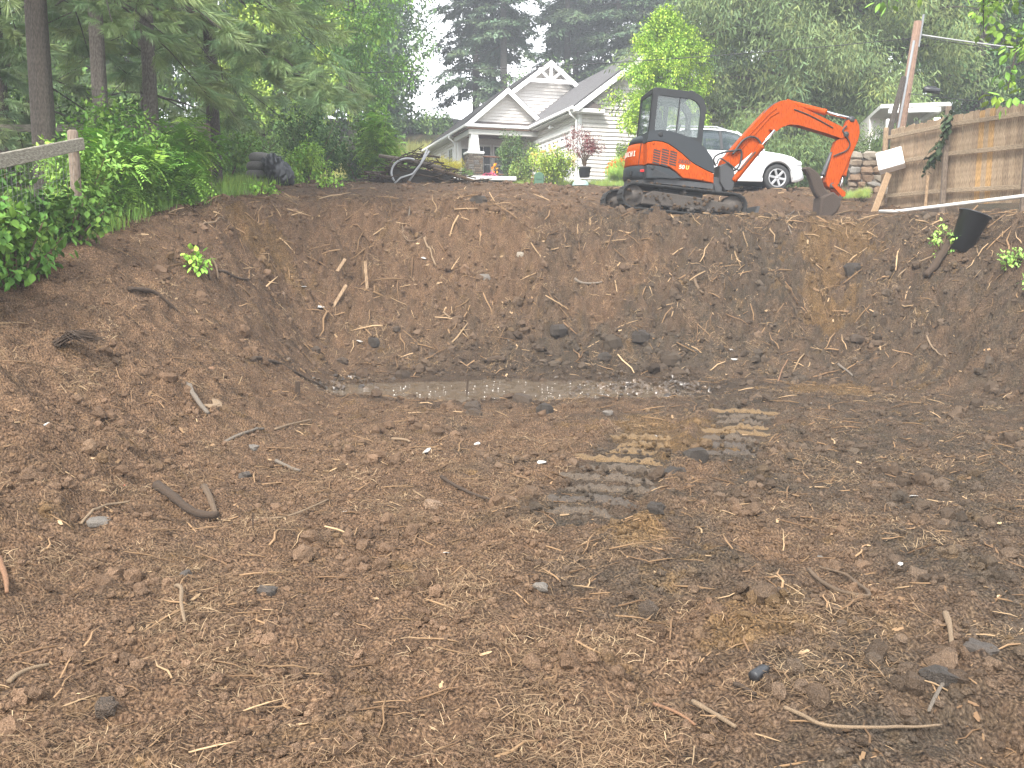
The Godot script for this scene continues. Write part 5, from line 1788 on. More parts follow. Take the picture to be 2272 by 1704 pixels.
	sweep(c, [Vector2(0.86, 0.6), Vector2(0.97, 0.62), Vector2(1.005, 0.7), Vector2(1.005, 0.86), Vector2(0.985, 0.885), Vector2(0.9, 0.885)], A0, A1, 28)
	part(x, "counterweight_skirt", c.done(), M.hood_grey)
	c = MB.new()
	c.sm(0)
	sweep(c, [Vector2(0.9, 0.888), Vector2(0.985, 0.89), Vector2(1.0, 0.91), Vector2(0.985, 1.2), Vector2(0.965, 1.31), Vector2(0.9, 1.325)], A0, A1, 28)
	part(x, "counterweight", c.done(), M.orange)
	c = MB.new()
	c.sm(0)
	sweep(c, [Vector2(0.9, 1.328), Vector2(0.955, 1.33), Vector2(0.945, 1.4), Vector2(0.9, 1.47), Vector2(0.8, 1.5), Vector2(0.4, 1.515), Vector2(0.0, 1.52)], A0, A1, 28)
	part(x, "engine_cover", c.done(), M.hood_grey)
	# joints in the counterweight
	for a in [130.5, 149.0, 211.0]:
		c = MB.new()
		c.box(Vector3(cos(deg_to_rad(180.0 - a)) * -0.993, 1.1, sin(deg_to_rad(a)) * 0.993), Vector3(0.02, 0.42, 0.008), 0.0, Basis(Vector3.UP, -deg_to_rad(a)))
		part(x, "panel_joint", c.done(), M.decal_dark)
	# right flank
	var hood: PackedVector2Array = PackedVector2Array([Vector2(-0.821, 1.295), Vector2(-0.813, 1.492), Vector2(-0.696, 1.521), Vector2(-0.559, 1.543), Vector2(-0.356, 1.535), Vector2(-0.159, 1.500), Vector2(0.031, 1.446), Vector2(0.203, 1.382), Vector2(0.342, 1.278), Vector2(0.465, 1.147), Vector2(0.524, 1.010), Vector2(0.548, 0.860), Vector2(0.396, 0.900), Vector2(0.282, 0.942), Vector2(0.148, 0.992), Vector2(0.011, 1.069), Vector2(-0.137, 1.171), Vector2(-0.292, 1.255), Vector2(-0.418, 1.315), Vector2(-0.540, 1.339), Vector2(-0.678, 1.335)])
	c = MB.new()
	c.prism(hood, 0.15, 0.865, Transform3D(), 0.03)
	part(x, "side_hood", c.done(), M.hood_grey)
	var panel: PackedVector2Array = PackedVector2Array([Vector2(-0.820, 1.278), Vector2(-0.676, 1.318), Vector2(-0.538, 1.322), Vector2(-0.416, 1.297), Vector2(-0.290, 1.237), Vector2(-0.135, 1.154), Vector2(0.013, 1.051), Vector2(0.150, 0.975), Vector2(0.283, 0.925), Vector2(0.398, 0.882), Vector2(0.540, 0.841), Vector2(0.557, 0.664), Vector2(0.260, 0.690), Vector2(-0.054, 0.697), Vector2(-0.193, 0.800), Vector2(-0.339, 0.876), Vector2(-0.543, 0.893), Vector2(-0.782, 0.888)])
	c = MB.new()
	c.prism(panel, 0.2, 0.875, Transform3D(), 0.015)
	var pn := part(x, "side_panel", c.done(), M.orange)
	var vent: PackedVector2Array = PackedVector2Array([Vector2(-0.781, 0.870), Vector2(-0.541, 0.875), Vector2(-0.345, 0.848), Vector2(-0.201, 0.782), Vector2(-0.063, 0.687), Vector2(-0.757, 0.623)])
	c = MB.new()
	c.prism(vent, 0.2, 0.87, Transform3D(), 0.01)
	var vp := part(x, "lower_vent_panel", c.done(), M.hood_grey)
	for i in 7:
		c = MB.new()
		c.box(Vector3(-0.62 + 0.035 * i + 0.07, 0.75, 0.872), Vector3(0.3 - 0.02 * i, 0.008, 0.006), 0.0, Basis(Vector3(0, 0, 1), 0.0))
		c = MB.new()
		c.bar(Vector3(-0.66, 0.69 + 0.023 * i, 0.873), Vector3(-0.12 - 0.075 * i, 0.66 + 0.023 * i, 0.873), 0.006, 0.008)
		part(vp, "vent_slat", c.done(), M.dark_metal)
	# grille openings: rows of dark slots
	for row in 7:
		for col in 3:
			var gx := -0.68 + 0.162 * col
			var gy := 1.22 - 0.046 * row - 0.02 * col
			if row == 0 and col == 0 or row == 6 and col == 2:
				continue
			c = MB.new()
			c.prism(PackedVector2Array([Vector2(gx, gy), Vector2(gx + 0.135, gy - 0.022), Vector2(gx + 0.135, gy - 0.05), Vector2(gx, gy - 0.03)]), 0.868, 0.8775)
			part(pn, "grille_slot", c.done(), M.cab_black)
	for q in [Vector2(-0.7, 1.28), Vector2(0.33, 0.72)]:
		c = MB.new()
		c.sm(0)
		c.lathe(PackedVector2Array([Vector2(0, 0.012), Vector2(0.02, 0.01), Vector2(0.03, 0.0), Vector2(0.034, -0.01)]), 14, Transform3D(Basis(Vector3.RIGHT, PI / 2), Vector3(q.x, q.y, 0.877)))
		part(pn, "latch", c.done(), M.orange)
	for q in [Vector2(-0.58, 1.46), Vector2(-0.67, 0.83)]:
		c = MB.new()
		c.sm(0)
		c.lathe(PackedVector2Array([Vector2(0, 0.006), Vector2(0.028, 0.014), Vector2(0.042, 0.01), Vector2(0.046, -0.01)]), 16, Transform3D(Basis(Vector3.RIGHT, PI / 2), Vector3(q.x, q.y, 0.868)))
		part(x, "cap", c.done(), M.cab_black)
	c = MB.new()
	c.box(Vector3(-0.80, 0.78, 0.64), Vector3(0.012, 0.045, 0.1), 0.004, Basis(Vector3.UP, 0.68))
	part(x, "reflector", c.done(), M.reflector)
	for a in [[-0.96, 0.36, 0.74], [-0.99, 0.14, 0.72]]:
		c = MB.new()
		c.box(Vector3(a[0], a[2], a[1]), Vector3(0.03, 0.09, 0.07), 0.006, Basis(Vector3.UP, a[1] * 1.0))
		part(x, "tail_lamp", c.done(), M.cab_black)
	text(x, "lettering", "ZAXIS", 0.066, M.decal_dark, at3(-0.06, 1.0, 0.8765), true, 0.15)
	text(x, "lettering", "50", 0.075, M.decal_pale, at3(-0.1, 0.9, 0.8765), true, 0.1)
	text(x, "lettering", "U", 0.075, M.decal_yellow, at3(0.01, 0.9, 0.8765), true, 0.1)
	curved_text(x, "HITACHI", 0.1, 1.003, 1.12, deg_to_rad(196.0), deg_to_rad(158.0), M.decal_white)
	# --- cab on the left of the machine
	var zc0 := -0.92
	var zc1 := 0.1
	var outer := rounded(-0.53, 1.42, 0.57, 2.46, [0.03, 0.03, 0.3, 0.09], 5)
	var hole := rounded(-0.42, 1.6, 0.475, 2.33, [0.09, 0.04, 0.26, 0.05], 5)
	for z in [[zc1 - 0.06, zc1], [zc0, zc0 + 0.06]]:
		c = MB.new()
		ring_prism(c, outer, hole, z[0], z[1])
		part(x, "cab_side_frame", c.done(), M.cab_black)
	var glass := rounded(-0.425, 1.595, 0.48, 2.335, [0.09, 0.04, 0.26, 0.05], 5)
	for z in [zc1 - 0.03, zc0 + 0.03]:
		c = MB.new()
		c.prism(glass, z - 0.003, z + 0.003)
		part(x, "side_window", c.done(), M.cab_glass)
	c = MB.new()
	c.box(Vector3(0.03, 1.97, zc1 - 0.028), Vector3(0.022, 0.76, 0.03), 0.004)
	part(x, "window_bar", c.done(), M.cab_black)
	for px in [[-0.28, 0.13], [0.02, 0.1], [0.3, 0.05]]:
		c = MB.new()
		c.box(Vector3(px[0], 1.97, zc0 + 0.04), Vector3(px[1], 0.8, 0.05), 0.01)
		part(x, "cab_pillar", c.done(), M.cab_black)
	var roof := MB.new()
	roof.box(Vector3(-0.08, 2.44, (zc0 + zc1) * 0.5), Vector3(0.86, 0.075, zc1 - zc0 - 0.02), 0.03)
	roof.sm(0)
	for i in 6:
		var a := PI / 2 * i / 6.0
		var a2 := PI / 2 * (i + 1) / 6.0
		var o := Vector2(0.27, 2.16)
		roof.quad(Vector3(o.x + 0.3 * sin(a), o.y + 0.3 * cos(a), zc1 - 0.03), Vector3(o.x + 0.3 * sin(a2), o.y + 0.3 * cos(a2), zc1 - 0.03), Vector3(o.x + 0.3 * sin(a2), o.y + 0.3 * cos(a2), zc1 - 0.09), Vector3(o.x + 0.3 * sin(a), o.y + 0.3 * cos(a), zc1 - 0.09))
	part(x, "cab_roof", roof.done(), M.cab_black)
	# rear wall of the cab: frame and window
	var tr := Transform3D(Basis(Vector3(0, 0, 1), Vector3.UP, Vector3(-1, 0, 0)), Vector3(-0.5, 0, 0))
	var ro := rounded(zc0, 1.42, zc1, 2.45, [0.03, 0.03, 0.07, 0.07], 4)
	var rh := rounded(zc0 + 0.09, 1.56, zc1 - 0.07, 2.36, [0.05, 0.05, 0.05, 0.05], 4)
	c = MB.new()
	ring_prism(c, ro, rh, 0.0, 0.03)
	part(x, "cab_rear_frame", c.done(), M.cab_black, tr)
	c = MB.new()
	c.prism(rh, 0.012, 0.018)
	part(x, "rear_window", c.done(), M.cab_glass, tr)
	c = MB.new()
	c.prism(rounded(zc0 + 0.05, 1.6, zc1 - 0.05, 2.22, [0.04, 0.04, 0.04, 0.04], 4), 0.0, 0.006)
	part(x, "windscreen", c.done(), M.cab_glass, Transform3D(Basis(Vector3(0, 0, 1), Vector3.UP, Vector3(-1, 0, 0)), Vector3(0.55, 0, 0)))
	c = MB.new()
	c.box(Vector3(0.02, 1.3, (zc0 + zc1) * 0.5), Vector3(1.06, 0.28, zc1 - zc0), 0.03)
	part(x, "cab_base", c.done(), M.cab_black)
	c = MB.new()
	c.box(Vector3(-0.02, 1.55, -0.42), Vector3(0.46, 0.14, 0.48), 0.05)
	c.box(Vector3(-0.26, 1.86, -0.42), Vector3(0.14, 0.56, 0.46), 0.06, Basis(Vector3(0, 0, 1), 0.12))
	c.box(Vector3(-0.3, 2.2, -0.42), Vector3(0.1, 0.16, 0.26), 0.04)
	part(x, "seat", c.done(), M.seat_black)
	for z in [-0.14, -0.7]:
		c = MB.new()
		c.box(Vector3(0.1, 1.68, z), Vector3(0.4, 0.12, 0.1), 0.03)
		c.sm(0)
		c.tube([Vector3(0.26, 1.72, z), Vector3(0.3, 1.9, z), Vector3(0.31, 1.97, z)], [0.018, 0.015, 0.03], 8)
		part(x, "control_lever", c.done(), M.seat_black)
	c = MB.new()
	c.box(Vector3(0.25, 2.47, 0.04), Vector3(0.09, 0.05, 0.07), 0.015)
	part(x, "work_lamp", c.done(), M.cab_black)
	for o in x.get_children():
		if String(o.name).begins_with("cab_") or String(o.name).begins_with("side_window") or String(o.name).begins_with("window_bar") or String(o.name).begins_with("rear_window") or String(o.name).begins_with("windscreen") or String(o.name).begins_with("seat") or String(o.name).begins_with("control") or String(o.name).begins_with("work_lamp"):
			o.position.x -= 0.1
	# mud caked on the running gear
	var mx := []
	var mc := PackedColorArray()
	for i in 240:
		var sd := 0.8 if i % 2 == 0 else -0.8
		var sz := r(0.012, 0.045)
		mx.append(Transform3D(Basis(Vector3(r(-1, 1), r(-1, 1), r(-1, 1)).normalized(), r(0, TAU)) * Basis.from_scale(Vector3(sz, sz * 0.6, sz)), Vector3(r(-1.2, 1.25), r(0.02, 0.36) if i % 5 else 0.53, sd + r(0.1, 0.2) * (1.0 if rng.randf() < 0.8 else -1.0))))
		mc.append(Color(0.13, 0.09, 0.06) * r(0.7, 1.3))
	scatter(x, "caked_mud", rock_mesh(66, 0.3), M.clod, mx, mc, "stuff")
	# --- swing post and boom
	c = MB.new()
	c.prism(PackedVector2Array([Vector2(0.848, 1.099), Vector2(1.042, 1.200), Vector2(1.146, 1.081), Vector2(1.223, 0.858), Vector2(1.188, 0.643), Vector2(1.023, 0.627), Vector2(0.897, 0.781)]), -0.19, 0.19, Transform3D(), 0.02)
	c.box(Vector3(0.82, 0.72, 0), Vector3(0.35, 0.32, 0.3), 0.03)
	part(x, "swing_post", c.done(), M.dark_metal)
	var boom: PackedVector2Array = PackedVector2Array([Vector2(0.889, 1.056), Vector2(0.929, 1.226), Vector2(1.108, 1.482), Vector2(1.337, 1.799), Vector2(1.542, 2.076), Vector2(1.732, 2.315), Vector2(1.850, 2.428), Vector2(1.955, 2.493), Vector2(2.054, 2.521), Vector2(2.178, 2.487), Vector2(2.435, 2.419), Vector2(2.864, 2.285), Vector2(3.304, 2.143), Vector2(3.403, 2.070), Vector2(3.414, 1.960), Vector2(3.326, 1.915), Vector2(2.986, 1.984), Vector2(2.657, 2.035), Vector2(2.403, 2.076), Vector2(2.218, 2.067), Vector2(2.076, 2.008), Vector2(1.939, 1.893), Vector2(1.763, 1.702), Vector2(1.553, 1.479), Vector2(1.342, 1.265), Vector2(1.147, 1.072), Vector2(1.025, 0.996)])
	c = MB.new()
	c.prism(boom, -0.115, 0.115, Transform3D(), 0.012)
	part(x, "boom", c.done(), M.orange)
	for z in [0.15, -0.15]:
		c = MB.new()
		c.prism(PackedVector2Array([Vector2(1.788, 1.916), Vector2(1.939, 1.893), Vector2(2.014, 1.974), Vector2(1.982, 2.026), Vector2(1.838, 1.976)]), z - 0.03, z + 0.03)
		part(x, "cylinder_lug", c.done(), M.orange)
	c = MB.new()
	c.prism(PackedVector2Array([Vector2(2.057, 2.494), Vector2(2.116, 2.555), Vector2(2.211, 2.527), Vector2(2.218, 2.454)]), -0.1, 0.1)
	part(x, "cylinder_bracket", c.done(), M.orange)
	var q0 := func(v: PackedVector2Array, z: float) -> Array:
		var out := []
		for w in v:
			out.append(Vector3(w.x, w.y, z))
		return out
	for z in [0.0]:
		var e: Array = q0.call(PackedVector2Array([Vector2(1.203, 0.875), Vector2(1.891, 1.907)]), 0.17)
		cylinder_between(x, e[0], e[1], 0.68, 0.062, M.orange, "boom_cylinder")
		e = q0.call(PackedVector2Array([Vector2(2.167, 2.504), Vector2(3.488, 2.345)]), 0.0)
		cylinder_between(x, e[0], e[1], 0.61, 0.058, M.orange, "arm_cylinder")
		e = q0.call(PackedVector2Array([Vector2(3.602, 1.831), Vector2(3.485, 0.927)]), 0.0)
		cylinder_between(x, e[0], e[1], 0.7, 0.055, M.orange, "bucket_cylinder")
		e = q0.call(PackedVector2Array([Vector2(3.199, 1.590), Vector2(3.063, 1.080)]), 0.0)
		cylinder_between(x, e[0], e[1], 0.85, 0.045, M.dark_metal, "thumb_cylinder")
	# --- arm
	c = MB.new()
	c.prism(PackedVector2Array([Vector2(3.411, 2.181), Vector2(3.445, 2.313), Vector2(3.505, 2.356), Vector2(3.602, 2.319), Vector2(3.676, 2.216), Vector2(3.708, 2.081), Vector2(3.695, 1.923), Vector2(3.646, 1.762), Vector2(3.567, 1.524), Vector2(3.481, 1.258), Vector2(3.411, 1.021), Vector2(3.347, 0.923), Vector2(3.265, 0.906), Vector2(3.177, 0.953), Vector2(3.132, 1.040), Vector2(3.160, 1.319), Vector2(3.198, 1.599), Vector2(3.239, 1.852), Vector2(3.324, 1.933), Vector2(3.349, 2.056)]), -0.09, 0.09, Transform3D(), 0.012)
	part(x, "arm", c.done(), M.orange)
	for z in [0.12, -0.12]:
		c = MB.new()
		c.prism(PackedVector2Array([Vector2(3.229, 0.994), Vector2(3.291, 1.019), Vector2(3.556, 0.869), Vector2(3.554, 0.786), Vector2(3.491, 0.771)]), z - 0.02, z + 0.02)
		part(x, "bucket_link", c.done(), M.orange)
		c = MB.new()
		c.prism(PackedVector2Array([Vector2(3.484, 0.844), Vector2(3.552, 0.813), Vector2(3.446, 0.656), Vector2(3.379, 0.686)]), z - 0.018, z + 0.018)
		part(x, "bucket_link", c.done(), M.muddy_metal)
	for w in [[1876, 303, 0.13], [1726, 262, 0.0], [1851, 414, 0.13], [1889, 270, 0.11]]:
		if w[2] == 0.0:
			continue
		c = MB.new()
		c.sm(0)
		var wy: float = (486.0 + 0.096 * (w[0] - 1492.0) - w[1]) / 109.6
		var wx: float = (w[0] - 1492.0) / 108.0 - 0.04 - 0.096 * (wy - 0.9)
		c.lathe(PackedVector2Array([Vector2(0, w[2]), Vector2(0.05, w[2]), Vector2(0.06, w[2] - 0.015), Vector2(0.06, 0.015 - w[2]), Vector2(0.05, -w[2]), Vector2(0, -w[2])]), 16, Transform3D(Basis(Vector3.RIGHT, PI / 2), Vector3(wx, wy, 0)))
		part(x, "pivot_pin", c.done(), M.dark_metal)
	# thumb and bucket, caked in mud
	c = MB.new()
	c.prism(PackedVector2Array([Vector2(2.649, 1.243), Vector2(2.682, 1.292), Vector2(2.756, 1.290), Vector2(2.862, 1.245), Vector2(2.971, 1.172), Vector2(3.057, 1.052), Vector2(3.126, 0.902), Vector2(3.245, 0.821), Vector2(3.223, 0.672), Vector2(3.074, 0.676), Vector2(2.963, 0.776), Vector2(2.884, 0.915), Vector2(2.826, 1.039), Vector2(2.761, 1.143)]), -0.11, 0.11, Transform3D(), 0.03)
	part(x, "thumb", c.done(), M.muddy_bucket)
	var bk: PackedVector2Array = PackedVector2Array([Vector2(3.034, 0.709), Vector2(3.139, 0.774), Vector2(3.280, 0.843), Vector2(3.438, 0.747), Vector2(3.470, 0.603), Vector2(3.427, 0.470), Vector2(3.326, 0.368), Vector2(3.183, 0.318), Vector2(3.051, 0.342)])
	c = MB.new()
	c.prism(bk, -0.2, 0.2, Transform3D(), 0.03)
	var bucket := part(x, "bucket", c.done(), M.muddy_bucket)
	for i in 4:
		c = MB.new()
		c.prism(PackedVector2Array([Vector2(3.082, 0.400), Vector2(3.021, 0.266), Vector2(3.138, 0.304)]), -0.155 + 0.1 * i, -0.115 + 0.1 * i)
		part(bucket, "tooth", c.done(), M.muddy_metal)
	# hoses
	var hoses := [
		[PackedVector2Array([Vector2(0.784, 1.092), Vector2(0.727, 1.207), Vector2(0.782, 1.304), Vector2(0.960, 1.385), Vector2(1.141, 1.430), Vector2(1.249, 1.459), Vector2(1.287, 1.352), Vector2(1.268, 1.166), Vector2(1.177, 1.047), Vector2(1.018, 1.069), Vector2(0.901, 1.131)]), 0.16, 0.02],
		[PackedVector2Array([Vector2(0.781, 1.120), Vector2(0.835, 1.235), Vector2(1.048, 1.145), Vector2(1.242, 1.053), Vector2(1.391, 1.233), Vector2(1.538, 1.441)]), 0.22, 0.016],
		[PackedVector2Array([Vector2(1.102, 1.353), Vector2(1.261, 1.626), Vector2(1.435, 1.735), Vector2(1.587, 1.694), Vector2(1.653, 1.590), Vector2(1.627, 1.477)]), 0.16, 0.02],
		[PackedVector2Array([Vector2(1.667, 2.217), Vector2(1.748, 2.335), Vector2(1.850, 2.428), Vector2(1.974, 2.486)]), 0.06, 0.02],
		[PackedVector2Array([Vector2(2.255, 2.365), Vector2(2.539, 2.300), Vector2(2.825, 2.208), Vector2(3.114, 2.098)]), 0.125, 0.012],
		[PackedVector2Array([Vector2(3.352, 2.028), Vector2(3.454, 1.927), Vector2(3.520, 1.814), Vector2(3.458, 1.688), Vector2(3.318, 1.611), Vector2(3.212, 1.554)]), 0.11, 0.014],
		[PackedVector2Array([Vector2(3.394, 2.170), Vector2(3.329, 2.072), Vector2(3.393, 1.986)]), 0.12, 0.018],
	]
	for h in hoses:
		c = MB.new()
		c.sm(0)
		var cv := Curve3D.new()
		var pts: Array = q0.call(h[0], h[1])
		for i in pts.size():
			var t: Vector3 = (pts[mini(i + 1, pts.size() - 1)] - pts[maxi(i - 1, 0)]) / 6.0
			cv.add_point(pts[i], -t, t)
		cv.bake_interval = 0.05
		var bp := Array(cv.get_baked_points())
		var br := []
		for i in bp.size():
			br.append(h[2])
		c.tube(bp, br, 7)
		part(x, "hose", c.done(), M.hose)
	for z in [0.118, 0.1]:
		c = MB.new()
		c.sm(0)
		var pts: Array = q0.call(PackedVector2Array([Vector2(1.177, 1.342), Vector2(1.521, 1.807), Vector2(1.791, 2.174), Vector2(1.957, 2.282)]) if z > 0.11 else PackedVector2Array([Vector2(1.085, 1.333), Vector2(1.462, 1.848), Vector2(1.759, 2.226), Vector2(1.895, 2.349)]), 0.125)
		c.tube(pts, [0.011, 0.011, 0.011, 0.011], 6)
		part(x, "steel_line", c.done(), M.orange)


func track_point(s: float, hl: float, rr: float) -> Vector2:
	var per := 4.0 * hl + TAU * rr
	s = fposmod(s, per)
	if s < 2.0 * hl:
		return Vector2(hl - s, 0.27 + rr)
	s -= 2.0 * hl
	if s < PI * rr:
		return Vector2(-hl - sin(s / rr) * rr, 0.27 + cos(s / rr) * rr)
	s -= PI * rr
	if s < 2.0 * hl:
		return Vector2(-hl + s, 0.27 - rr)
	s -= 2.0 * hl
	return Vector2(hl + sin(s / rr) * rr, 0.27 - cos(s / rr) * rr)


func curved_text(parent: Node3D, words: String, height: float, rad: float, y: float, a0: float, a1: float, m: Material) -> void:
	for i in words.length():
		var a := lerpf(a0, a1, float(i) / (words.length() - 1))
		var out := Vector3(cos(a), 0, sin(a))
		text(parent, "lettering", words[i], height, m, Transform3D(Basis(Vector3.UP.cross(out), Vector3.UP, out), out * rad + Vector3(0, y, 0)), true)


# ---------------------------------------------------------------- car: x forward, z to its right side (towards the viewer)

func loft(b: MB, secs: Array) -> void:
	for i in secs.size() - 1:
		for k in secs[i].size() - 1:
			b.quad(secs[i][k], secs[i + 1][k], secs[i + 1][k + 1], secs[i][k + 1])


func make_car() -> void:
	var c := thing("parked_car", "white sport utility car parked behind the excavator boom", "car", Transform3D(Basis(Vector3.UP, deg_to_rad(5.0)) * Basis(Vector3(0, 0, 1), deg_to_rad(-1.0)), Vector3(5.7, 3.62, -25.5)))
	var top := [[-2.3, 0.72], [-2.24, 0.92], [-2.1, 1.02], [-1.5, 1.06], [-0.5, 1.06], [0.4, 1.05], [0.9, 1.06], [1.1, 1.05], [1.5, 1.0], [1.8, 0.94], [2.02, 0.84], [2.16, 0.7], [2.2, 0.58]]
	var half := [[-2.3, 0.66], [-2.2, 0.78], [-1.9, 0.88], [0.0, 0.905], [1.4, 0.9], [1.8, 0.84], [2.05, 0.72], [2.2, 0.52]]
	var low := [[-2.3, 0.42], [-2.1, 0.3], [-1.0, 0.26], [1.0, 0.26], [1.9, 0.26], [2.2, 0.36]]
	# body shell with wheel openings cut in the side
	var body := MB.new()
	body.sm(0)
	var n := 72
	var secs := []
	for i in n + 1:
		var x := lerpf(-2.3, 2.2, float(i) / n)
		var t := along(top, x)
		var w := along(half, x)
		var l := along(low, x)
		for wx in [-1.33, 1.33]:
			var q: float = 0.41 * 0.41 - (x - wx) * (x - wx)
			if q > 0.0:
				l = maxf(l, 0.36 + sqrt(q))
		var s := []
		for side in [1.0]:
			s.append(Vector3(x, l, w - 0.05))
			s.append(Vector3(x, l + 0.02, w - 0.012))
			for k in 6:
				var f := (k + 1) / 7.0
				s.append(Vector3(x, lerpf(l + 0.02, t - 0.06, f), w - 0.055 * f * f + 0.012 * sin(f * PI)))
			s.append(Vector3(x, t - 0.03, w - 0.085))
			s.append(Vector3(x, t, w - 0.15))
			s.append(Vector3(x, t + 0.025, w * 0.5))
		s.append(Vector3(x, t + 0.035, 0))
		var full := s.duplicate()
		for k in range(s.size() - 2, -1, -1):
			full.append(Vector3(s[k].x, s[k].y, -s[k].z))
		secs.append(full)
	loft(body, secs)
	body.sm(-1)
	part(c, "body", body.done(), M.car_white)
	var under := MB.new()
	under.box(Vector3(-0.05, 0.42, 0), Vector3(4.1, 0.3, 1.5), 0.05)
	part(c, "underbody", under.done(), M.car_trim)
	# greenhouse: glass below, white roof above
	var gl := [[-2.08, 1.03, 1.05], [-1.85, 1.04, 1.42], [-1.6, 1.05, 1.56], [-1.0, 1.06, 1.6], [-0.2, 1.06, 1.6], [0.15, 1.06, 1.54], [0.5, 1.06, 1.36], [0.98, 1.06, 1.075]]
	var g := MB.new()
	g.sm(0)
	secs = []
	for e in gl:
		var w := along(half, e[0]) - 0.1
		var tw := lerpf(w, 0.66, clampf((e[2] - 1.05) / 0.55, 0, 1))
		secs.append([Vector3(e[0], e[1], w), Vector3(e[0], lerpf(e[1], e[2], 0.5), lerpf(w, tw, 0.42)), Vector3(e[0], e[2], tw), Vector3(e[0], e[2] + 0.01, 0), Vector3(e[0], e[2], -tw), Vector3(e[0], lerpf(e[1], e[2], 0.5), -lerpf(w, tw, 0.42)), Vector3(e[0], e[1], -w)])
	loft(g, secs)
	part(c, "windows", g.done(), M.car_glass)
	var inside := MB.new()
	for x in [-0.75, 0.15]:
		for z in [0.36, -0.36]:
			inside.box(Vector3(x - 0.1, 1.05, z), Vector3(0.14, 0.5, 0.46), 0.05, Basis(Vector3(0, 0, 1), 0.2))
			inside.box(Vector3(x - 0.16, 1.36, z), Vector3(0.08, 0.14, 0.24), 0.03)
	part(c, "seats", inside.done(), M.seat_black)
	var rf := MB.new()
	rf.sm(0)
	secs = []
	for e in [[-2.0, 1.45], [-1.7, 1.57], [-1.2, 1.625], [-0.6, 1.645], [-0.1, 1.63], [0.14, 1.59], [0.26, 1.545]]:
		var tw := 0.67 if e[0] > -1.8 else 0.64
		secs.append([Vector3(e[0], e[1] - 0.06, tw + 0.025), Vector3(e[0], e[1] - 0.02, tw), Vector3(e[0], e[1] + 0.015, tw * 0.7), Vector3(e[0], e[1] + 0.03, 0), Vector3(e[0], e[1] + 0.015, -tw * 0.7), Vector3(e[0], e[1] - 0.02, -tw), Vector3(e[0], e[1] - 0.06, -tw - 0.025)])
	loft(rf, secs)
	part(c, "roof", rf.done(), M.car_white)
	for s in [1.0, -1.0]:
		for pl in [[Vector3(0.97, 1.07, 0.79), Vector3(0.5, 1.37, 0.715), Vector3(0.2, 1.56, 0.675), 0.06, M.car_white], [Vector3(-0.2, 1.06, 0.805), Vector3(-0.22, 1.33, 0.745), Vector3(-0.24, 1.58, 0.678), 0.07, M.car_trim], [Vector3(-1.2, 1.06, 0.8), Vector3(-1.28, 1.33, 0.74), Vector3(-1.34, 1.57, 0.675), 0.1, M.car_white], [Vector3(-1.95, 1.05, 0.78), Vector3(-1.9, 1.3, 0.72), Vector3(-1.75, 1.54, 0.66), 0.16, M.car_white]]:
			var p := MB.new()
			var a: Array = []
			for k in 3:
				a.append(Vector3(pl[k].x, pl[k].y, pl[k].z * s))
			p.bar(a[0], a[1], 0.025, pl[3], 0.006, Vector3(1, 0, 0))
			p.bar(a[1], a[2], 0.025, pl[3] + 0.002, 0.006, Vector3(1, 0, 0))
			part(c, "pillar", p.done(), pl[4])
		# door seams, sill cladding, handles, mirror
		for x in [0.78, -0.22, -1.15]:
			var sm := MB.new()
			sm.box(Vector3(x, 0.7, 0.884 * s), Vector3(0.01, 0.62, 0.02))
			part(c, "door_gap", sm.done(), M.car_trim)
		var sill := MB.new()
		sill.box(Vector3(0, 0.3, 0.86 * s), Vector3(1.86, 0.12, 0.08), 0.02)
		part(c, "sill", sill.done(), M.car_white)
		for x in [0.0, -0.95]:
			var hd := MB.new()
			hd.box(Vector3(x, 0.93, 0.875 * s), Vector3(0.2, 0.035, 0.05), 0.012)
			part(c, "door_handle", hd.done(), M.car_white)
		var mr := MB.new()
		mr.box(Vector3(0.72, 1.13, 0.95 * s), Vector3(0.12, 0.16, 0.2), 0.05)
		mr.box(Vector3(0.74, 1.08, 0.84 * s), Vector3(0.07, 0.05, 0.12), 0.01)
		part(c, "mirror", mr.done(), M.car_white)
		var hl := MB.new()
		hl.box(Vector3(1.93, 0.76, 0.68 * s), Vector3(0.3, 0.16, 0.16), 0.05, Basis(Vector3.UP, 0.55 * s))
		part(c, "headlamp", hl.done(), M.lamp_clear)
		for x in [-1.33, 1.33]:
			wheel(c, Vector3(x, 0.36, 0.78 * s), s)
			var arch := MB.new()
			arch.sm(0)
			for k in 20:
				var a := PI * k / 20.0 - 0.05
				var b2 := PI * (k + 1) / 20.0 - 0.05
				arch.quad(Vector3(x + cos(a) * 0.42, 0.36 + sin(a) * 0.42, 0.88 * s), Vector3(x + cos(b2) * 0.42, 0.36 + sin(b2) * 0.42, 0.88 * s), Vector3(x + cos(b2) * 0.42, 0.36 + sin(b2) * 0.42, 0.5 * s), Vector3(x + cos(a) * 0.42, 0.36 + sin(a) * 0.42, 0.5 * s))
			part(c, "wheel_arch", arch.done(), M.car_trim)
	for s in [0.55, -0.55]:
		var rr := MB.new()
		rr.sm(0)
		rr.tube([Vector3(-1.7, 1.6, s), Vector3(-1.55, 1.675, s), Vector3(-0.3, 1.69, s), Vector3(-0.05, 1.63, s)], [0.015, 0.018, 0.018, 0.012], 8)
		part(c, "roof_rail", rr.done(), M.alloy)
	var gr := MB.new()
	gr.box(Vector3(2.17, 0.6, 0), Vector3(0.05, 0.14, 0.7), 0.02)
	part(c, "radiator_grille", gr.done(), M.car_trim)


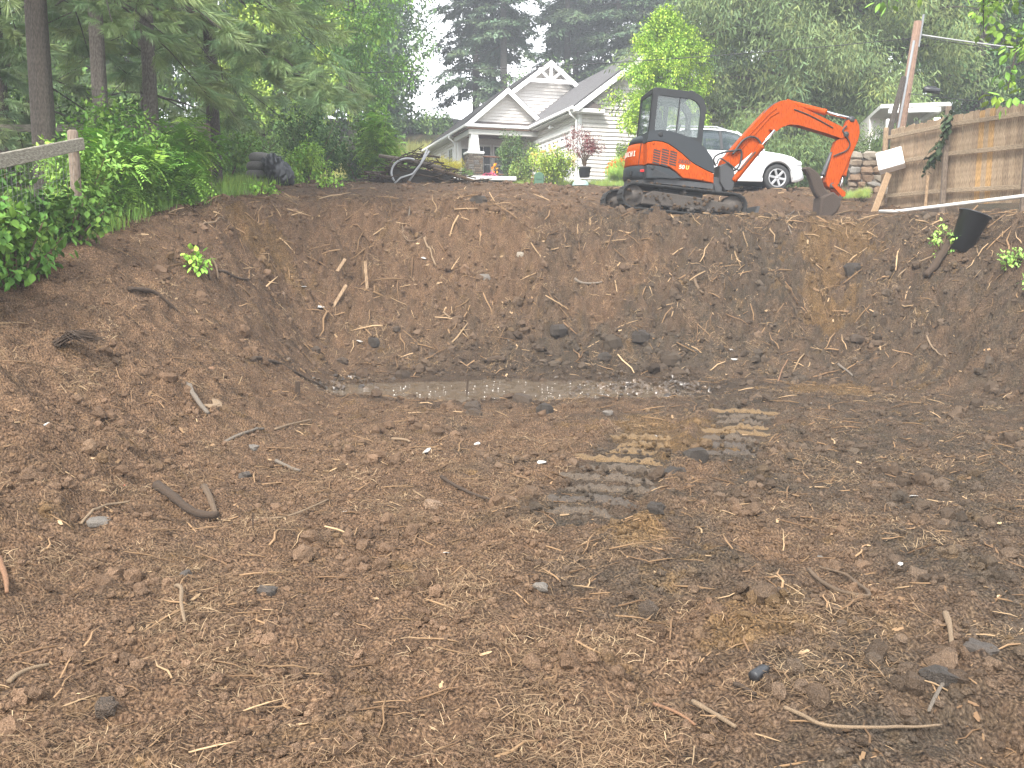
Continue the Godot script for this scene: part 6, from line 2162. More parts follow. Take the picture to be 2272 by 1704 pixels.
func wheel(parent: Node3D, at: Vector3, s: float) -> void:
	var t := MB.new()
	t.sm(0)
	var tr := Transform3D(Basis(Vector3.RIGHT, PI / 2 * s), at)
	t.lathe(PackedVector2Array([Vector2(0.23, 0.09), Vector2(0.25, 0.11), Vector2(0.31, 0.115), Vector2(0.345, 0.09), Vector2(0.355, 0.05), Vector2(0.355, -0.05), Vector2(0.345, -0.09), Vector2(0.25, -0.11), Vector2(0.2, -0.1)]), 36, tr)
	var o := part(parent, "wheel", t.done(), M.tyre)
	var m := MB.new()
	m.sm(0)
	m.lathe(PackedVector2Array([Vector2(0.245, 0.1), Vector2(0.225, 0.105), Vector2(0.215, 0.085), Vector2(0.2, 0.0), Vector2(0.0, -0.01)]), 30, tr)
	part(o, "rim_well", m.done(), M.car_trim)
	m = MB.new()
	m.sm(0)
	m.lathe(PackedVector2Array([Vector2(0.248, 0.1), Vector2(0.23, 0.112), Vector2(0.213, 0.1), Vector2(0.21, 0.07)]), 30, tr)
	m.lathe(PackedVector2Array([Vector2(0.055, 0.03), Vector2(0.05, 0.1), Vector2(0.0, 0.105)]), 16, tr)
	m.sm(-1)
	for k in 6:
		var a := TAU * k / 6.0 + 0.2
		var d := Vector3(cos(a), 0, sin(a))
		m.bar(tr * (d * 0.04 + Vector3(0, 0.09, 0)), tr * (d * 0.22 + Vector3(0, 0.1, 0)), 0.03, 0.065, 0.008, tr.basis * Vector3(-sin(a), 0, cos(a)))
	part(o, "rim", m.done(), M.alloy)


# ---------------------------------------------------------------- heap, tyres and things lying on the soil

func torus_tyre(rad: float, thick: float) -> ArrayMesh:
	var b := MB.new()
	b.sm(0)
	var prof := PackedVector2Array()
	for k in 15:
		var a := lerpf(-2.5, 2.5, k / 14.0)
		var bulge := 1.0 if absf(a) > 0.7 else 0.97
		prof.append(Vector2(rad - 0.11 + cos(a) * 0.115 * bulge, -sin(a) * thick))
	b.lathe(prof, 30)
	return b.done()


func make_tip_heap() -> void:
	var labels := ["lowest", "second lowest", "third", "topmost"]
	var y := 0.0
	var f := on(-5.72, 20.9)
	for i in 4:
		var t := torus_tyre(0.27 if i < 3 else 0.24, 0.105)
		solo("old_tyre", t, M.old_tyre, "grey worn tyre, %s of the stack at the left edge of the bank" % labels[i], "tyre", Transform3D(Basis(Vector3.UP, r(0, 3)) * Basis(Vector3.RIGHT, r(-0.05, 0.05)), f + Vector3(r(-0.04, 0.04), 0.08 + 0.19 * i, r(-0.03, 0.03))), "stack of old tyres")
	# crumpled black bag: a lumpy sheet-like sack
	var b := MB.new()
	b.sm(0)
	var n := FastNoiseLite.new()
	n.seed = 3
	n.frequency = 2.2
	n.fractal_type = FastNoiseLite.FRACTAL_RIDGED
	n.fractal_octaves = 3
	var v := func(i: int, k: int) -> Vector3:
		var a := PI * i / 22.0
		var c := TAU * (k % 40) / 40.0
		var q := Vector3(sin(a) * cos(c), cos(a), sin(a) * sin(c))
		var k2 := 1.0 + 0.5 * n.get_noise_3dv(q * 0.8)
		var p := Vector3(q.x * 0.36, q.y * 0.36, q.z * 0.3) * k2
		p.x += -0.32 * smoothstep(-0.1, 0.4, p.y) * 0.7
		return Vector3(p.x, maxf(p.y, -0.26), p.z)
	for i in 22:
		for k in 40:
			b.tri(v.call(i, k), v.call(i, k + 1), v.call(i + 1, k + 1))
			b.tri(v.call(i, k), v.call(i + 1, k + 1), v.call(i + 1, k))
	solo("plastic_bag", b.done(), M.black_bag, "crumpled black plastic bag leaning on the stack of tyres", "bag", Transform3D(Basis(Vector3.UP, 0.2) * Basis.from_scale(Vector3(0.7, 0.95, 0.8)), on(-5.16, 20.6, 0.22)))
	# heap of cut branches with pipes
	var heap := thing("branch_heap", "dark heap of cut branches and roots on the crest before the house", "brush heap", Transform3D(Basis.from_scale(Vector3(1.3, 1.35, 1.2)), on(-2.5, 24.3)))
	var mb := MB.new()
	mb.sm(0)
	for i in 260:
		var c := Vector3(rng.randfn() * 0.6, 0, rng.randfn() * 0.35)
		c.y = maxf(0.0, 0.62 * exp(-c.x * c.x / 0.5)) * rng.randf()
		var az := r(0, TAU)
		var l := r(0.2, 0.75)
		var d := Vector3(cos(az), r(-0.25, 0.35), sin(az)) * l
		var rr := r(0.006, 0.022)
		mb.tube([c - d * 0.5, c + Vector3(r(-0.05, 0.05), r(-0.03, 0.08), 0), c + d * 0.5], [rr, rr * 0.8, rr * 0.4], 5)
	var tw := part(heap, "twigs", mb.done(), M.stick_dark)
	tw.set_meta("kind", "stuff")
	mb = MB.new()
	mb.sm(0)
	mb.tube([Vector3(-0.75, 0.52, 0.1), Vector3(-0.1, 0.42, 0.1), Vector3(0.5, 0.28, 0.15)], [0.035, 0.04, 0.045], 8)
	part(heap, "log", mb.done(), M.stick_grey)
	mb = MB.new()
	mb.sm(0)
	mb.tube([Vector3(0.35, 0.26, 0.2), Vector3(0.75, 0.15, 0.25), Vector3(1.2, 0.0, 0.35)], [0.04, 0.035, 0.03], 8)
	part(heap, "log", mb.done(), M.stick)
	mb = MB.new()
	var rk := rock_mesh(77, 0.3)
	part(heap, "soil_clump", rk, M.mud_dark, Transform3D(Basis.from_scale(Vector3(0.75, 0.22, 0.4)), Vector3(0.05, 0.04, 0)))
	var o := on(-2.62, 23.7)
	mb = MB.new()
	mb.sm(0)
	var pts := []
	var rad := []
	for i in 15:
		var a := lerpf(-0.6, 2.0, i / 14.0)
		pts.append(o + Vector3(-0.05 - 0.42 * cos(a), 0.28 + 0.36 * sin(a), 0.05 * i / 14.0))
		rad.append(0.026)
	mb.tube(pts, rad, 8)
	solo("curved_pipe", mb.done(), M.grey_pipe, "grey bent plastic pipe looping over the branch heap", "pipe", Transform3D(), "grey pipes on the branch heap")
	mb = MB.new()
	mb.sm(0)
	mb.tube([o + Vector3(-0.06, 0.0, 0.12), o + Vector3(0.25, 0.42, 0.14), o + Vector3(0.52, 0.82, 0.15)], [0.024, 0.024, 0.024], 8)
	solo("straight_pipe", mb.done(), M.grey_pipe, "straight grey pipe leaning steeply on the branch heap", "pipe", Transform3D(), "grey pipes on the branch heap")
	mb = MB.new()
	mb.sm(0)
	mb.tube([o + Vector3(-0.42, -0.05, 0.25), o + Vector3(-0.2, 0.14, 0.25), o + Vector3(0.1, 0.24, 0.2), o + Vector3(0.3, 0.5, 0.17), o + Vector3(0.47, 0.86, 0.16)], [0.022, 0.022, 0.022, 0.022, 0.022], 8)
	solo("kinked_pipe", mb.done(), M.grey_pipe, "kinked pale pipe crossing the straight one on the branch heap", "pipe", Transform3D(), "grey pipes on the branch heap")
	# utility bits before the house
	var u := MB.new()
	u.prism(PackedVector2Array([Vector2(-0.17, 0), Vector2(0.17, 0), Vector2(0.17, 0.36), Vector2(0.12, 0.44), Vector2(0.0, 0.48), Vector2(-0.12, 0.44), Vector2(-0.17, 0.36)]), -0.14, 0.14, Transform3D(), 0.02)
	u.box(Vector3(0, 0.26, 0.145), Vector3(0.2, 0.1, 0.02), 0.005)
	solo("utility_box", u.done(), M.green_plastic, "small dark green utility box before the yellow-green bush", "utility box", Transform3D(Basis(), on(0.95, 32.5)))
	u = MB.new()
	u.sm(0)
	u.lathe(PackedVector2Array([Vector2(0.3, 0), Vector2(0.28, 0.1), Vector2(0.2, 0.17), Vector2(0.0, 0.19)]), 20)
	solo("septic_lid", u.done(), M.dome_green, "pale green domed lid on the soil left of the daylilies", "lid", Transform3D(Basis(), on(2.45, 33.0, 0.05)))


# a bent stick whose middle line lies on the soil through the given ground points
func stick(called: String, label: String, path: Array, rad: float, m: String, lift := 0.0, group := "", knots := true) -> void:
	rad *= 1.12
	var b := MB.new()
	b.sm(0)
	var pts := []
	var rr := []
	var n := path.size() - 1
	var steps := maxi(6, n * 5)
	for i in steps + 1:
		var t := float(i) / steps * n
		var k := mini(int(t), n - 1)
		var p: Vector2 = path[k].lerp(path[k + 1], t - k)
		if n > 1:
			var a: Vector2 = path[maxi(k - 1, 0)]
			var e: Vector2 = path[mini(k + 2, n)]
			p = path[k].cubic_interpolate(path[k + 1], a, e, t - k)
		pts.append(on(p.x, p.y, rad * 0.8 + 0.012 + lift * sin(PI * float(i) / steps)))
		rr.append(rad * (1.0 - 0.35 * float(i) / steps) * (1.0 + (r(-0.12, 0.15) if knots else 0.0)))
	# smooth the heights so that the stick bridges the small hollows
	for s in 10:
		var q := pts.duplicate()
		for i in range(1, pts.size() - 1):
			q[i].y = (pts[i - 1].y + pts[i].y + pts[i + 1].y) / 3.0
		pts = q
	for i in pts.size():
		pts[i].y = maxf(pts[i].y, gh(pts[i].x, -pts[i].z) + rad * 0.2)
	b.tube(pts, rr, 8)
	solo(called, b.done(), M[m], label, "stick", Transform3D(), group)


func post_at(called: String, label: String, g: Vector2, h: float, w: float, lean: Vector3, m: String, cat := "stake") -> void:
	var b := MB.new()
	var f := on(g.x, g.y, -0.04)
	b.bar(f, f + (Vector3.UP + lean).normalized() * h, w, w * 0.5, 0.003, Vector3(0, 0, 1))
	solo(called, b.done(), M[m], label, cat)


func flake(called: String, label: String, g: Vector2, s: Vector3, m: String, cat: String, turn := 0.0, tip := 0.2, group := "") -> void:
	var b := MB.new()
	var k := 7
	var ring := []
	for i in k:
		var a := TAU * i / k
		ring.append(Vector3(cos(a) * r(0.7, 1.1), r(-0.25, 0.35), sin(a) * r(0.7, 1.1)))
	for i in k:
		var a: Vector3 = ring[i]
		var c: Vector3 = ring[(i + 1) % k]
		b.tri(Vector3(0, 0.3, 0), c, a)
		b.tri(Vector3(0, 0.05, 0), a - Vector3(0, 0.25, 0), c - Vector3(0, 0.25, 0))
		b.quad(a, c, c - Vector3(0, 0.25, 0), a - Vector3(0, 0.25, 0))
	solo(called, b.done(), M[m], label, cat, Transform3D(Basis(Vector3.UP, turn) * Basis(Vector3.RIGHT, tip) * Basis.from_scale(s), on(g.x, g.y, s.y * 0.6 + s.z * absf(sin(tip)) * 0.5)), group)


func clod(called: String, label: String, g: Vector2, s: Vector3, m: String, cat := "clod", sink := 0.45) -> void:
	solo(called, rock_mesh(rng.randi(), 0.28), M[m], label, cat, Transform3D(Basis(Vector3.UP, r(0, TAU)) * Basis.from_scale(s), on(g.x, g.y, s.y * (1.0 - sink) * 0.2)))


func make_debris() -> void:
	# sticks on the near floor
	stick("grey_stick", "straight grey stick lying left of the puddle", [Vector2(-2.92, 8.04), Vector2(-2.74, 7.80), Vector2(-2.58, 7.58)], 0.022, "stick_grey")
	stick("dark_branch", "thick dark brown branch lying in the left foreground", [Vector2(-2.34, 5.82), Vector2(-2.17, 5.68), Vector2(-2.02, 5.58), Vector2(-1.84, 5.50)], 0.028, "stick_dark")
	stick("brown_stick", "reddish brown stick meeting the thick dark branch at its end", [Vector2(-2.16, 6.20), Vector2(-2.03, 5.92), Vector2(-1.87, 5.58)], 0.022, "stick")
	stick("bent_reed", "thin pale bent reed in the left foreground", [Vector2(-2.49, 5.08), Vector2(-2.48, 5.26), Vector2(-2.47, 5.42), Vector2(-2.40, 5.54)], 0.008, "stick_pale", 0.01)
	stick("pale_branch", "long thin pale branch curving across the lower right soil", [Vector2(0.98, 3.08), Vector2(1.02, 3.00), Vector2(1.05, 2.92), Vector2(1.13, 2.90), Vector2(1.26, 2.92), Vector2(1.39, 3.00), Vector2(1.56, 3.10)], 0.0065, "stick_pale", 0.015)
	stick("pale_stick", "pale pinkish stick at the lower edge right of centre", [Vector2(0.68, 3.22), Vector2(0.74, 3.08), Vector2(0.78, 2.98)], 0.009, "stick_pale")
	stick("orange_stick", "thin orange-brown stick left of the pale pinkish one", [Vector2(0.52, 3.14), Vector2(0.59, 3.06), Vector2(0.64, 2.98)], 0.006, "stick_red")
	stick("pale_stick", "short pale split stick in the right foreground", [Vector2(1.97, 3.94), Vector2(1.92, 3.80), Vector2(1.81, 3.54)], 0.013, "stick_pale")
	stick("curved_twig", "curved tan twig over a hollow in the left foreground", [Vector2(-1.66, 4.30), Vector2(-1.58, 4.16), Vector2(-1.50, 3.94), Vector2(-1.42, 3.76)], 0.009, "stick_pale", 0.05)
	stick("hooked_root", "thin brown root bent into a loop at right", [Vector2(1.55, 4.56), Vector2(1.57, 4.38), Vector2(1.61, 4.22), Vector2(1.69, 4.14), Vector2(1.74, 4.26), Vector2(1.74, 4.40), Vector2(1.73, 4.54), Vector2(1.61, 4.58)], 0.009, "stick", 0.01)
	stick("dark_twig", "thin dark twig lying in the centre below the puddle", [Vector2(-0.53, 6.62), Vector2(-0.31, 6.28), Vector2(-0.09, 5.96)], 0.011, "stick_dark")
	stick("pale_twig", "pale thin twig left of the puddle pointing up right", [Vector2(-2.11, 7.94), Vector2(-2.09, 8.42), Vector2(-2.00, 8.88)], 0.01, "stick_pale")
	stick("pale_twig", "pale short stick on the soil left of the white scrap", [Vector2(-1.08, 8.00), Vector2(-0.95, 7.96), Vector2(-0.91, 7.94)], 0.012, "stick_pale")
	stick("grey_stick", "short grey stick between dark branch and puddle", [Vector2(-1.90, 7.14), Vector2(-1.78, 7.04), Vector2(-1.66, 6.92)], 0.014, "stick_grey")
	stick("grey_stick", "grey stick ending at the small black stones left of centre", [Vector2(-2.38, 7.34), Vector2(-2.28, 7.54), Vector2(-2.19, 7.86)], 0.014, "stick_grey")
	stick("tan_twig", "tan twig running up right from the dark branch area", [Vector2(-1.60, 5.40), Vector2(-1.40, 5.50), Vector2(-1.23, 5.98)], 0.007, "stick_pale")
	stick("tan_twig", "thin tan stick near the lower left corner", [Vector2(-1.90, 3.24), Vector2(-1.88, 3.32), Vector2(-1.83, 3.40)], 0.009, "stick_pale")
	stick("split_stick", "red-brown splintered stick at the left edge", [Vector2(-2.57, 4.38), Vector2(-2.45, 4.22), Vector2(-2.38, 4.10)], 0.013, "stick_red")
	stick("dark_stick", "short dark stick beside the bottle at lower right", [Vector2(0.85, 3.28), Vector2(0.88, 3.24), Vector2(0.91, 3.20)], 0.009, "stick_dark")
	stick("grey_twig", "grey twig standing out near the lower right corner", [Vector2(1.74, 3.40), Vector2(1.64, 3.28), Vector2(1.53, 3.14)], 0.008, "stick_grey")
	# on the banks
	stick("dark_branch", "long dark branch lying at the left end of the puddle", [Vector2(-2.88, 9.96), Vector2(-2.78, 10.74), Vector2(-2.65, 11.34), Vector2(-2.45, 11.76)], 0.02, "stick_dark")
	stick("brown_root", "curved brown root coming out of the left bank", [Vector2(-3.95, 9.38), Vector2(-3.82, 9.66), Vector2(-3.70, 9.74), Vector2(-3.62, 9.80)], 0.022, "stick_dark", 0.03)
	stick("brown_root", "pair of bare roots arching on the left bank, upper one", [Vector2(-4.18, 11.98), Vector2(-4.08, 12.10), Vector2(-3.92, 11.84)], 0.02, "stick", 0.03)
	stick("brown_root", "pair of bare roots arching on the left bank, lower one", [Vector2(-4.07, 12.36), Vector2(-3.99, 12.30), Vector2(-3.88, 12.02)], 0.016, "stick", 0.03)
	stick("dark_branch", "dark branch lying below the arching roots", [Vector2(-3.96, 12.28), Vector2(-3.83, 12.54), Vector2(-3.71, 12.82)], 0.02, "stick_dark")
	stick("pale_stick", "thin straight pale stick high on the left bank", [Vector2(-4.40, 12.94), Vector2(-4.35, 13.46), Vector2(-4.25, 13.96)], 0.012, "stick_pale")
	stick("forked_twig", "forked pale twig in the middle of the back bank", [Vector2(-1.92, 16.00), Vector2(-1.79, 15.72), Vector2(-1.55, 15.84)], 0.014, "stick")
	stick("forked_twig", "bent pale twig right of the forked one on the back bank", [Vector2(-1.52, 15.86), Vector2(-1.40, 15.68), Vector2(-1.29, 15.48)], 0.016, "stick_pale")
	stick("bent_twig", "grey bent twig high on the back bank", [Vector2(-1.87, 16.80), Vector2(-1.84, 16.56), Vector2(-1.58, 16.38)], 0.014, "stick_grey")
	stick("grey_stick", "grey branch lying right of centre on the back bank", [Vector2(1.04, 15.16), Vector2(1.23, 15.12), Vector2(1.50, 15.16)], 0.02, "stick_grey")
	stick("grey_stick", "thick short log stub on the right of the back bank", [Vector2(3.06, 15.36), Vector2(3.09, 15.14), Vector2(3.15, 14.98)], 0.028, "stick")
	stick("pale_straw", "bundle of reddish straw stems on the back bank", [Vector2(-1.10, 14.58), Vector2(-0.91, 14.42), Vector2(-0.68, 14.24)], 0.012, "stick_pale")
	stick("grey_log", "dark log sunk in mud at the foot of the back bank", [Vector2(-0.35, 13.68), Vector2(-0.23, 13.60), Vector2(-0.11, 13.54)], 0.045, "stick_dark")
	stick("white_root", "thin pale root hanging at the crest before the excavator blade", [Vector2(6.33, 20.62), Vector2(5.92, 19.70), Vector2(5.04, 16.84), Vector2(4.94, 16.20)], 0.012, "stick_grey")
	stick("fallen_log", "short thick brown log lying on the right bank", [Vector2(6.95, 14.48), Vector2(6.72, 14.32), Vector2(6.58, 14.22), Vector2(6.41, 14.12)], 0.07, "stick_dark")
	stick("tan_branch", "thin tan branch across the thick log on the right bank", [Vector2(6.14, 14.50), Vector2(6.50, 14.52), Vector2(6.84, 14.36), Vector2(7.21, 14.20)], 0.012, "stick_pale", 0.05)
	stick("tan_branch", "long tan twig sloping above the thick log", [Vector2(6.78, 15.50), Vector2(6.88, 15.12), Vector2(6.87, 14.68)], 0.009, "stick_pale", 0.03)
	stick("tan_twig", "straight tan twig at the foot of the right bank", [Vector2(5.88, 12.80), Vector2(5.82, 12.38), Vector2(5.76, 11.96)], 0.011, "stick_pale")
	stick("grey_root", "dark curved root left of the right bank's foot", [Vector2(4.89, 13.48), Vector2(4.90, 13.22), Vector2(4.87, 12.86)], 0.018, "stick_grey")
	stick("rusty_rod", "rusty thin rod leaning on the floor below the bank", [Vector2(3.68, 12.42), Vector2(4.01, 13.36), Vector2(4.18, 13.64)], 0.01, "stick_red")
	# stakes
	post_at("wooden_stake", "pale wooden stake tilted right on the back bank, upper one", [Vector2(-2.93, 15.00)][0], 0.34, 0.05, Vector3(0.65, 0, -0.2), "new_wood")
	post_at("wooden_stake", "pale wooden stake tilted right on the back bank, lower one", [Vector2(-2.87, 14.52)][0], 0.42, 0.05, Vector3(0.6, 0, -0.2), "new_wood")
	post_at("wooden_stake", "upright wooden stake beside the tilted ones on the back bank", [Vector2(-2.38, 14.96)][0], 0.48, 0.05, Vector3(-0.06, 0, 0), "new_wood")
	post_at("drowned_stick", "bare twig standing up out of the puddle", [Vector2(-0.59, 11.52)][0], 0.33, 0.028, Vector3(0.08, 0, 0), "stick_dark", "stick")
	post_at("small_stub", "small upright stub at the left shore of the puddle", [Vector2(-2.38, 9.94)][0], 0.2, 0.05, Vector3(0.02, 0, 0), "stick_dark", "stick")
	post_at("thin_stem", "thin dark stem standing in the left foreground soil", [Vector2(-1.54, 5.22)][0], 0.16, 0.008, Vector3(0.02, 0, 0), "stick_dark", "stick")
	# splintered wood
	flake("wood_chunk", "pale splintered wood chunk beside the grey stick", [Vector2(-2.63, 7.98)][0], Vector3(0.05, 0.03, 0.11), "stick_pale", "wood", 0.6, 0.3)
	flake("wood_chunk", "pink-brown wood chip at the end of the tan chunk", [Vector2(-2.62, 7.80)][0], Vector3(0.07, 0.025, 0.05), "stick_pale", "wood", 0.1)
	# pale scraps and stones
	var sc := [
		[[Vector2(-0.72, 7.50)][0], 0.052, "white crumpled scrap left of the track prints"], [[Vector2(-0.32, 8.20)][0], 0.04, "small white flake right of the crumpled scrap"],
		[[Vector2(-0.11, 6.14)][0], 0.04, "yellowish white chip in the centre foreground"], [[Vector2(-0.37, 4.90)][0], 0.024, "tiny white chip low in the centre"],
		[[Vector2(0.24, 7.12)][0], 0.045, "flat white flake beside the dark track prints"], [[Vector2(2.09, 4.72)][0], 0.035, "white torn scrap on the right foreground"],
		[[Vector2(0.33, 3.76)][0], 0.024, "white broken chip at the bottom centre right"], [[Vector2(-3.02, 14.32)][0], 0.075, "flat white shard below the tilted stakes"],
		[[Vector2(-3.32, 14.44)][0], 0.075, "pale flat stone on the left part of the back bank"], [[Vector2(3.37, 13.68)][0], 0.06, "white shard at the right foot of the back bank"],
		[[Vector2(3.38, 13.92)][0], 0.045, "small white shard above the other at the bank foot"], [[Vector2(-2.35, 14.00)][0], 0.08, "pale broken slab above the left end of the puddle"],
		[[Vector2(2.16, 15.10)][0], 0.06, "white and pink scrap on the dark bank"], [[Vector2(-2.98, 15.42)][0], 0.04, "whitish chip beside the upper tilted stake"],
		[[Vector2(-3.19, 6.10)][0], 0.03, "white scrap at the left edge of the floor"], [[Vector2(2.85, 6.28)][0], 0.04, "white pebble on the right part of the floor"],
		[[Vector2(1.34, 8.42)][0], 0.04, "white chip lying in the track prints"], [[Vector2(3.49, 10.52)][0], 0.04, "white fragment right of the ochre soil"],
		[[Vector2(-1.07, 5.64)][0], 0.03, "long white splinter left of centre foreground"], [[Vector2(-1.50, 15.50)][0], 0.05, "white speck of paper on the middle bank"],
	]
	for s in sc:
		flake("pale_scrap", s[2], s[0], Vector3(s[1], s[1] * 0.35, s[1] * r(0.6, 1.0)), "scrap_white", "scrap", r(0, TAU), r(0.1, 0.5), "pale scraps on the soil")
	flake("red_scrap", "small red plastic scrap in the left foreground", [Vector2(-2.60, 5.86)][0], Vector3(0.045, 0.015, 0.02), "scrap_red", "scrap", 0.2, 0.2)
	var st := [
		[[Vector2(-2.42, 5.14)][0], Vector3(0.07, 0.03, 0.055), "pebble", "flat grey stone under the bent pale reed"], [[Vector2(-1.18, 4.20)][0], Vector3(0.045, 0.03, 0.04), "dark_pebble", "dark rounded stone in the lower left"],
		[[Vector2(-1.68, 4.50)][0], Vector3(0.032, 0.022, 0.03), "dark_pebble", "small black stone left of the dark rounded one"], [[Vector2(0.14, 4.26)][0], Vector3(0.045, 0.02, 0.03), "pebble", "grey angular stone at the bottom centre"],
		[[Vector2(1.73, 4.90)][0], Vector3(0.022, 0.02, 0.02), "pebble", "round pale grey pebble right of centre"], [[Vector2(1.95, 3.60)][0], Vector3(0.07, 0.03, 0.05), "dark_pebble", "dark blue-grey stone near the right edge"],
		[[Vector2(0.64, 4.06)][0], Vector3(0.05, 0.05, 0.045), "mud", "upright brown clod in the lower middle"], [[Vector2(1.66, 3.34)][0], Vector3(0.07, 0.035, 0.05), "mud_dark", "dark clod near the lower right corner"],
		[[Vector2(-2.14, 7.36)][0], Vector3(0.06, 0.025, 0.04), "pebble", "speckled grey and white stone left of centre"], [[Vector2(-2.00, 6.64)][0], Vector3(0.05, 0.03, 0.04), "dark_pebble", "black stone under the speckled one"],
		[[Vector2(-3.00, 8.94)][0], Vector3(0.06, 0.03, 0.045), "stick_red", "red brick fragment on the left bank foot"], [[Vector2(-1.45, 3.06)][0], Vector3(0.045, 0.035, 0.04), "mud", "round brown clod at the bottom left"],
		[[Vector2(-0.49, 15.38)][0], Vector3(0.14, 0.075, 0.1), "pebble", "grey rock in the middle of the back bank"], [[Vector2(0.15, 15.74)][0], Vector3(0.08, 0.06, 0.06), "stone2", "pale rounded rock high on the back bank"],
		[[Vector2(-0.04, 14.10)][0], Vector3(0.09, 0.045, 0.06), "pebble", "blue-grey rock above the middle of the puddle"], [[Vector2(-0.54, 5.98)][0], Vector3(0.07, 0.045, 0.06), "stone3", "pinkish brown rock in the centre foreground"],
		[[Vector2(1.05, 9.74)][0], Vector3(0.06, 0.03, 0.05), "pebble", "flat pale stone at the edge of the ochre soil"], [[Vector2(-3.54, 13.98)][0], Vector3(0.06, 0.05, 0.05), "stone3", "tan rounded stone on the left bank face"],
	]
	for s in st:
		clod("stone" if s[2] in ["pebble", "dark_pebble", "stone2", "stone3"] else "soil_clod", s[3], s[0], s[1], s[2], "stone")
	var cl := [
		[[Vector2(-0.44, 9.98)][0], 0.15, "big brown clod on the near shore of the puddle"], [[Vector2(-0.40, 9.38)][0], 0.11, "clod touching the big brown one in front"],
		[[Vector2(0.13, 10.62)][0], 0.17, "large rounded clod with roots on the near shore"], [[Vector2(0.36, 9.98)][0], 0.14, "dark clod right of the rooty one"],
		[[Vector2(-1.57, 12.94)][0], 0.15, "brown clod at the far shore of the puddle"], [[Vector2(-2.13, 13.94)][0], 0.16, "dark clod above the far left shore"],
		[[Vector2(-2.57, 13.64)][0], 0.12, "brown clod at the foot of the bank left of the shore"], [[Vector2(1.54, 7.42)][0], 0.14, "black wet clod right of the track prints"],
		[[Vector2(1.28, 6.92)][0], 0.11, "black clod below the wet one"], [[Vector2(0.90, 5.50)][0], 0.08, "small black clod at the near end of the prints"],
		[[Vector2(5.77, 15.42)][0], 0.2, "dark overhanging clod on the right bank"], [[Vector2(0.73, 14.10)][0], 0.2, "dark clod pushed up at the middle foot of the bank"],
		[[Vector2(1.99, 14.00)][0], 0.2, "dark clod at the right foot of the bank"], [[Vector2(1.40, 13.68)][0], 0.14, "small dark clod by the right end of the puddle"],
		[[Vector2(-0.63, 16.94)][0], 0.22, "dark turf clod on the crest of the back bank"], [[Vector2(2.47, 17.12)][0], 0.2, "dark clod on the crest below the excavator track"],
		[[Vector2(-1.80, 14.10)][0], 0.1, "brown clod above the far shore"], [[Vector2(-1.21, 13.78)][0], 0.1, "brown clod near the foot of the bank"],
		[[Vector2(-2.95, 13.54)][0], 0.1, "brown clod on the left bank foot"], [[Vector2(5.28, 13.84)][0], 0.13, "brown clod at the foot of the right bank"],
	]
	for s in cl:
		clod("soil_clod", s[2], s[0], Vector3(s[1], s[1] * r(0.6, 0.8), s[1] * r(0.75, 1.0)) * 0.8, "mud_dark" if s[2].contains("dark") or s[2].contains("black") else "mud")
	# ribs of soil pressed up between the grousers of a tracked machine
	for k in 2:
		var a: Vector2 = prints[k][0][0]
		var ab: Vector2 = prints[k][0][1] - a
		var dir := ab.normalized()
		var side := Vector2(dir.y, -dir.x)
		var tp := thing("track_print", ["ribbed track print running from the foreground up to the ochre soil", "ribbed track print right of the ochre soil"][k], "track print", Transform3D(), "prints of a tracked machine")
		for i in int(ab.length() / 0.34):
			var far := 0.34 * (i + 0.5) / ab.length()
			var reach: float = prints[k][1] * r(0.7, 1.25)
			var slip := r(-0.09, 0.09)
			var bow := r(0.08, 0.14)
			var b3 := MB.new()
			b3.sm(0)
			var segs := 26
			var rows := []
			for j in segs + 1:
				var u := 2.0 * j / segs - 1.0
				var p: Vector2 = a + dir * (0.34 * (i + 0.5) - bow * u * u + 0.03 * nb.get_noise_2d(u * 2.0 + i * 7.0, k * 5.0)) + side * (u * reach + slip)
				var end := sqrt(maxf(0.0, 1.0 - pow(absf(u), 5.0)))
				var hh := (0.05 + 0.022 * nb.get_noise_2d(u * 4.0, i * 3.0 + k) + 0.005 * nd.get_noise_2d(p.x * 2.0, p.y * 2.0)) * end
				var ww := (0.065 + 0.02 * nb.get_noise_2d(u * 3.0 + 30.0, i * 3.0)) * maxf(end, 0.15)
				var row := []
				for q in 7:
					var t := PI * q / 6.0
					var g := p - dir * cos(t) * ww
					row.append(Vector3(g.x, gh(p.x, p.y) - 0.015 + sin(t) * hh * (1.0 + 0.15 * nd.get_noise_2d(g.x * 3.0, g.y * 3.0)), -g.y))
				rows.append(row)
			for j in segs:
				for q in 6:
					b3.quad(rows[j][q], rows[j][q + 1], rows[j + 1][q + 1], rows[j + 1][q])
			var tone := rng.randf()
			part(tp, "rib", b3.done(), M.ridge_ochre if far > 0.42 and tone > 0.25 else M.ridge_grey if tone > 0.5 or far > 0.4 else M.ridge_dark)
	# a bottle
	var b := MB.new()
	b.sm(0)
	b.lathe(PackedVector2Array([Vector2(0, 0), Vector2(0.021, 0), Vector2(0.023, 0.004), Vector2(0.023, 0.075), Vector2(0.018, 0.085), Vector2(0.012, 0.088), Vector2(0.012, 0.1), Vector2(0, 0.1)]), 16)
	var g: Vector2 = [Vector2(0.92, 3.28)][0]
	solo("bottle", b.done(), M.black_plastic, "short dark bottle lying at the lower right of centre", "bottle", Transform3D(Basis(Vector3.UP, 0.75) * Basis(Vector3(0, 0, 1), -1.52), on(g.x, g.y, 0.016)))
	# a tuft of dark roots at left
	var bt := MB.new()
	bt.sm(0)
	var gg: Vector2 = [Vector2(-3.83, 7.60)][0]
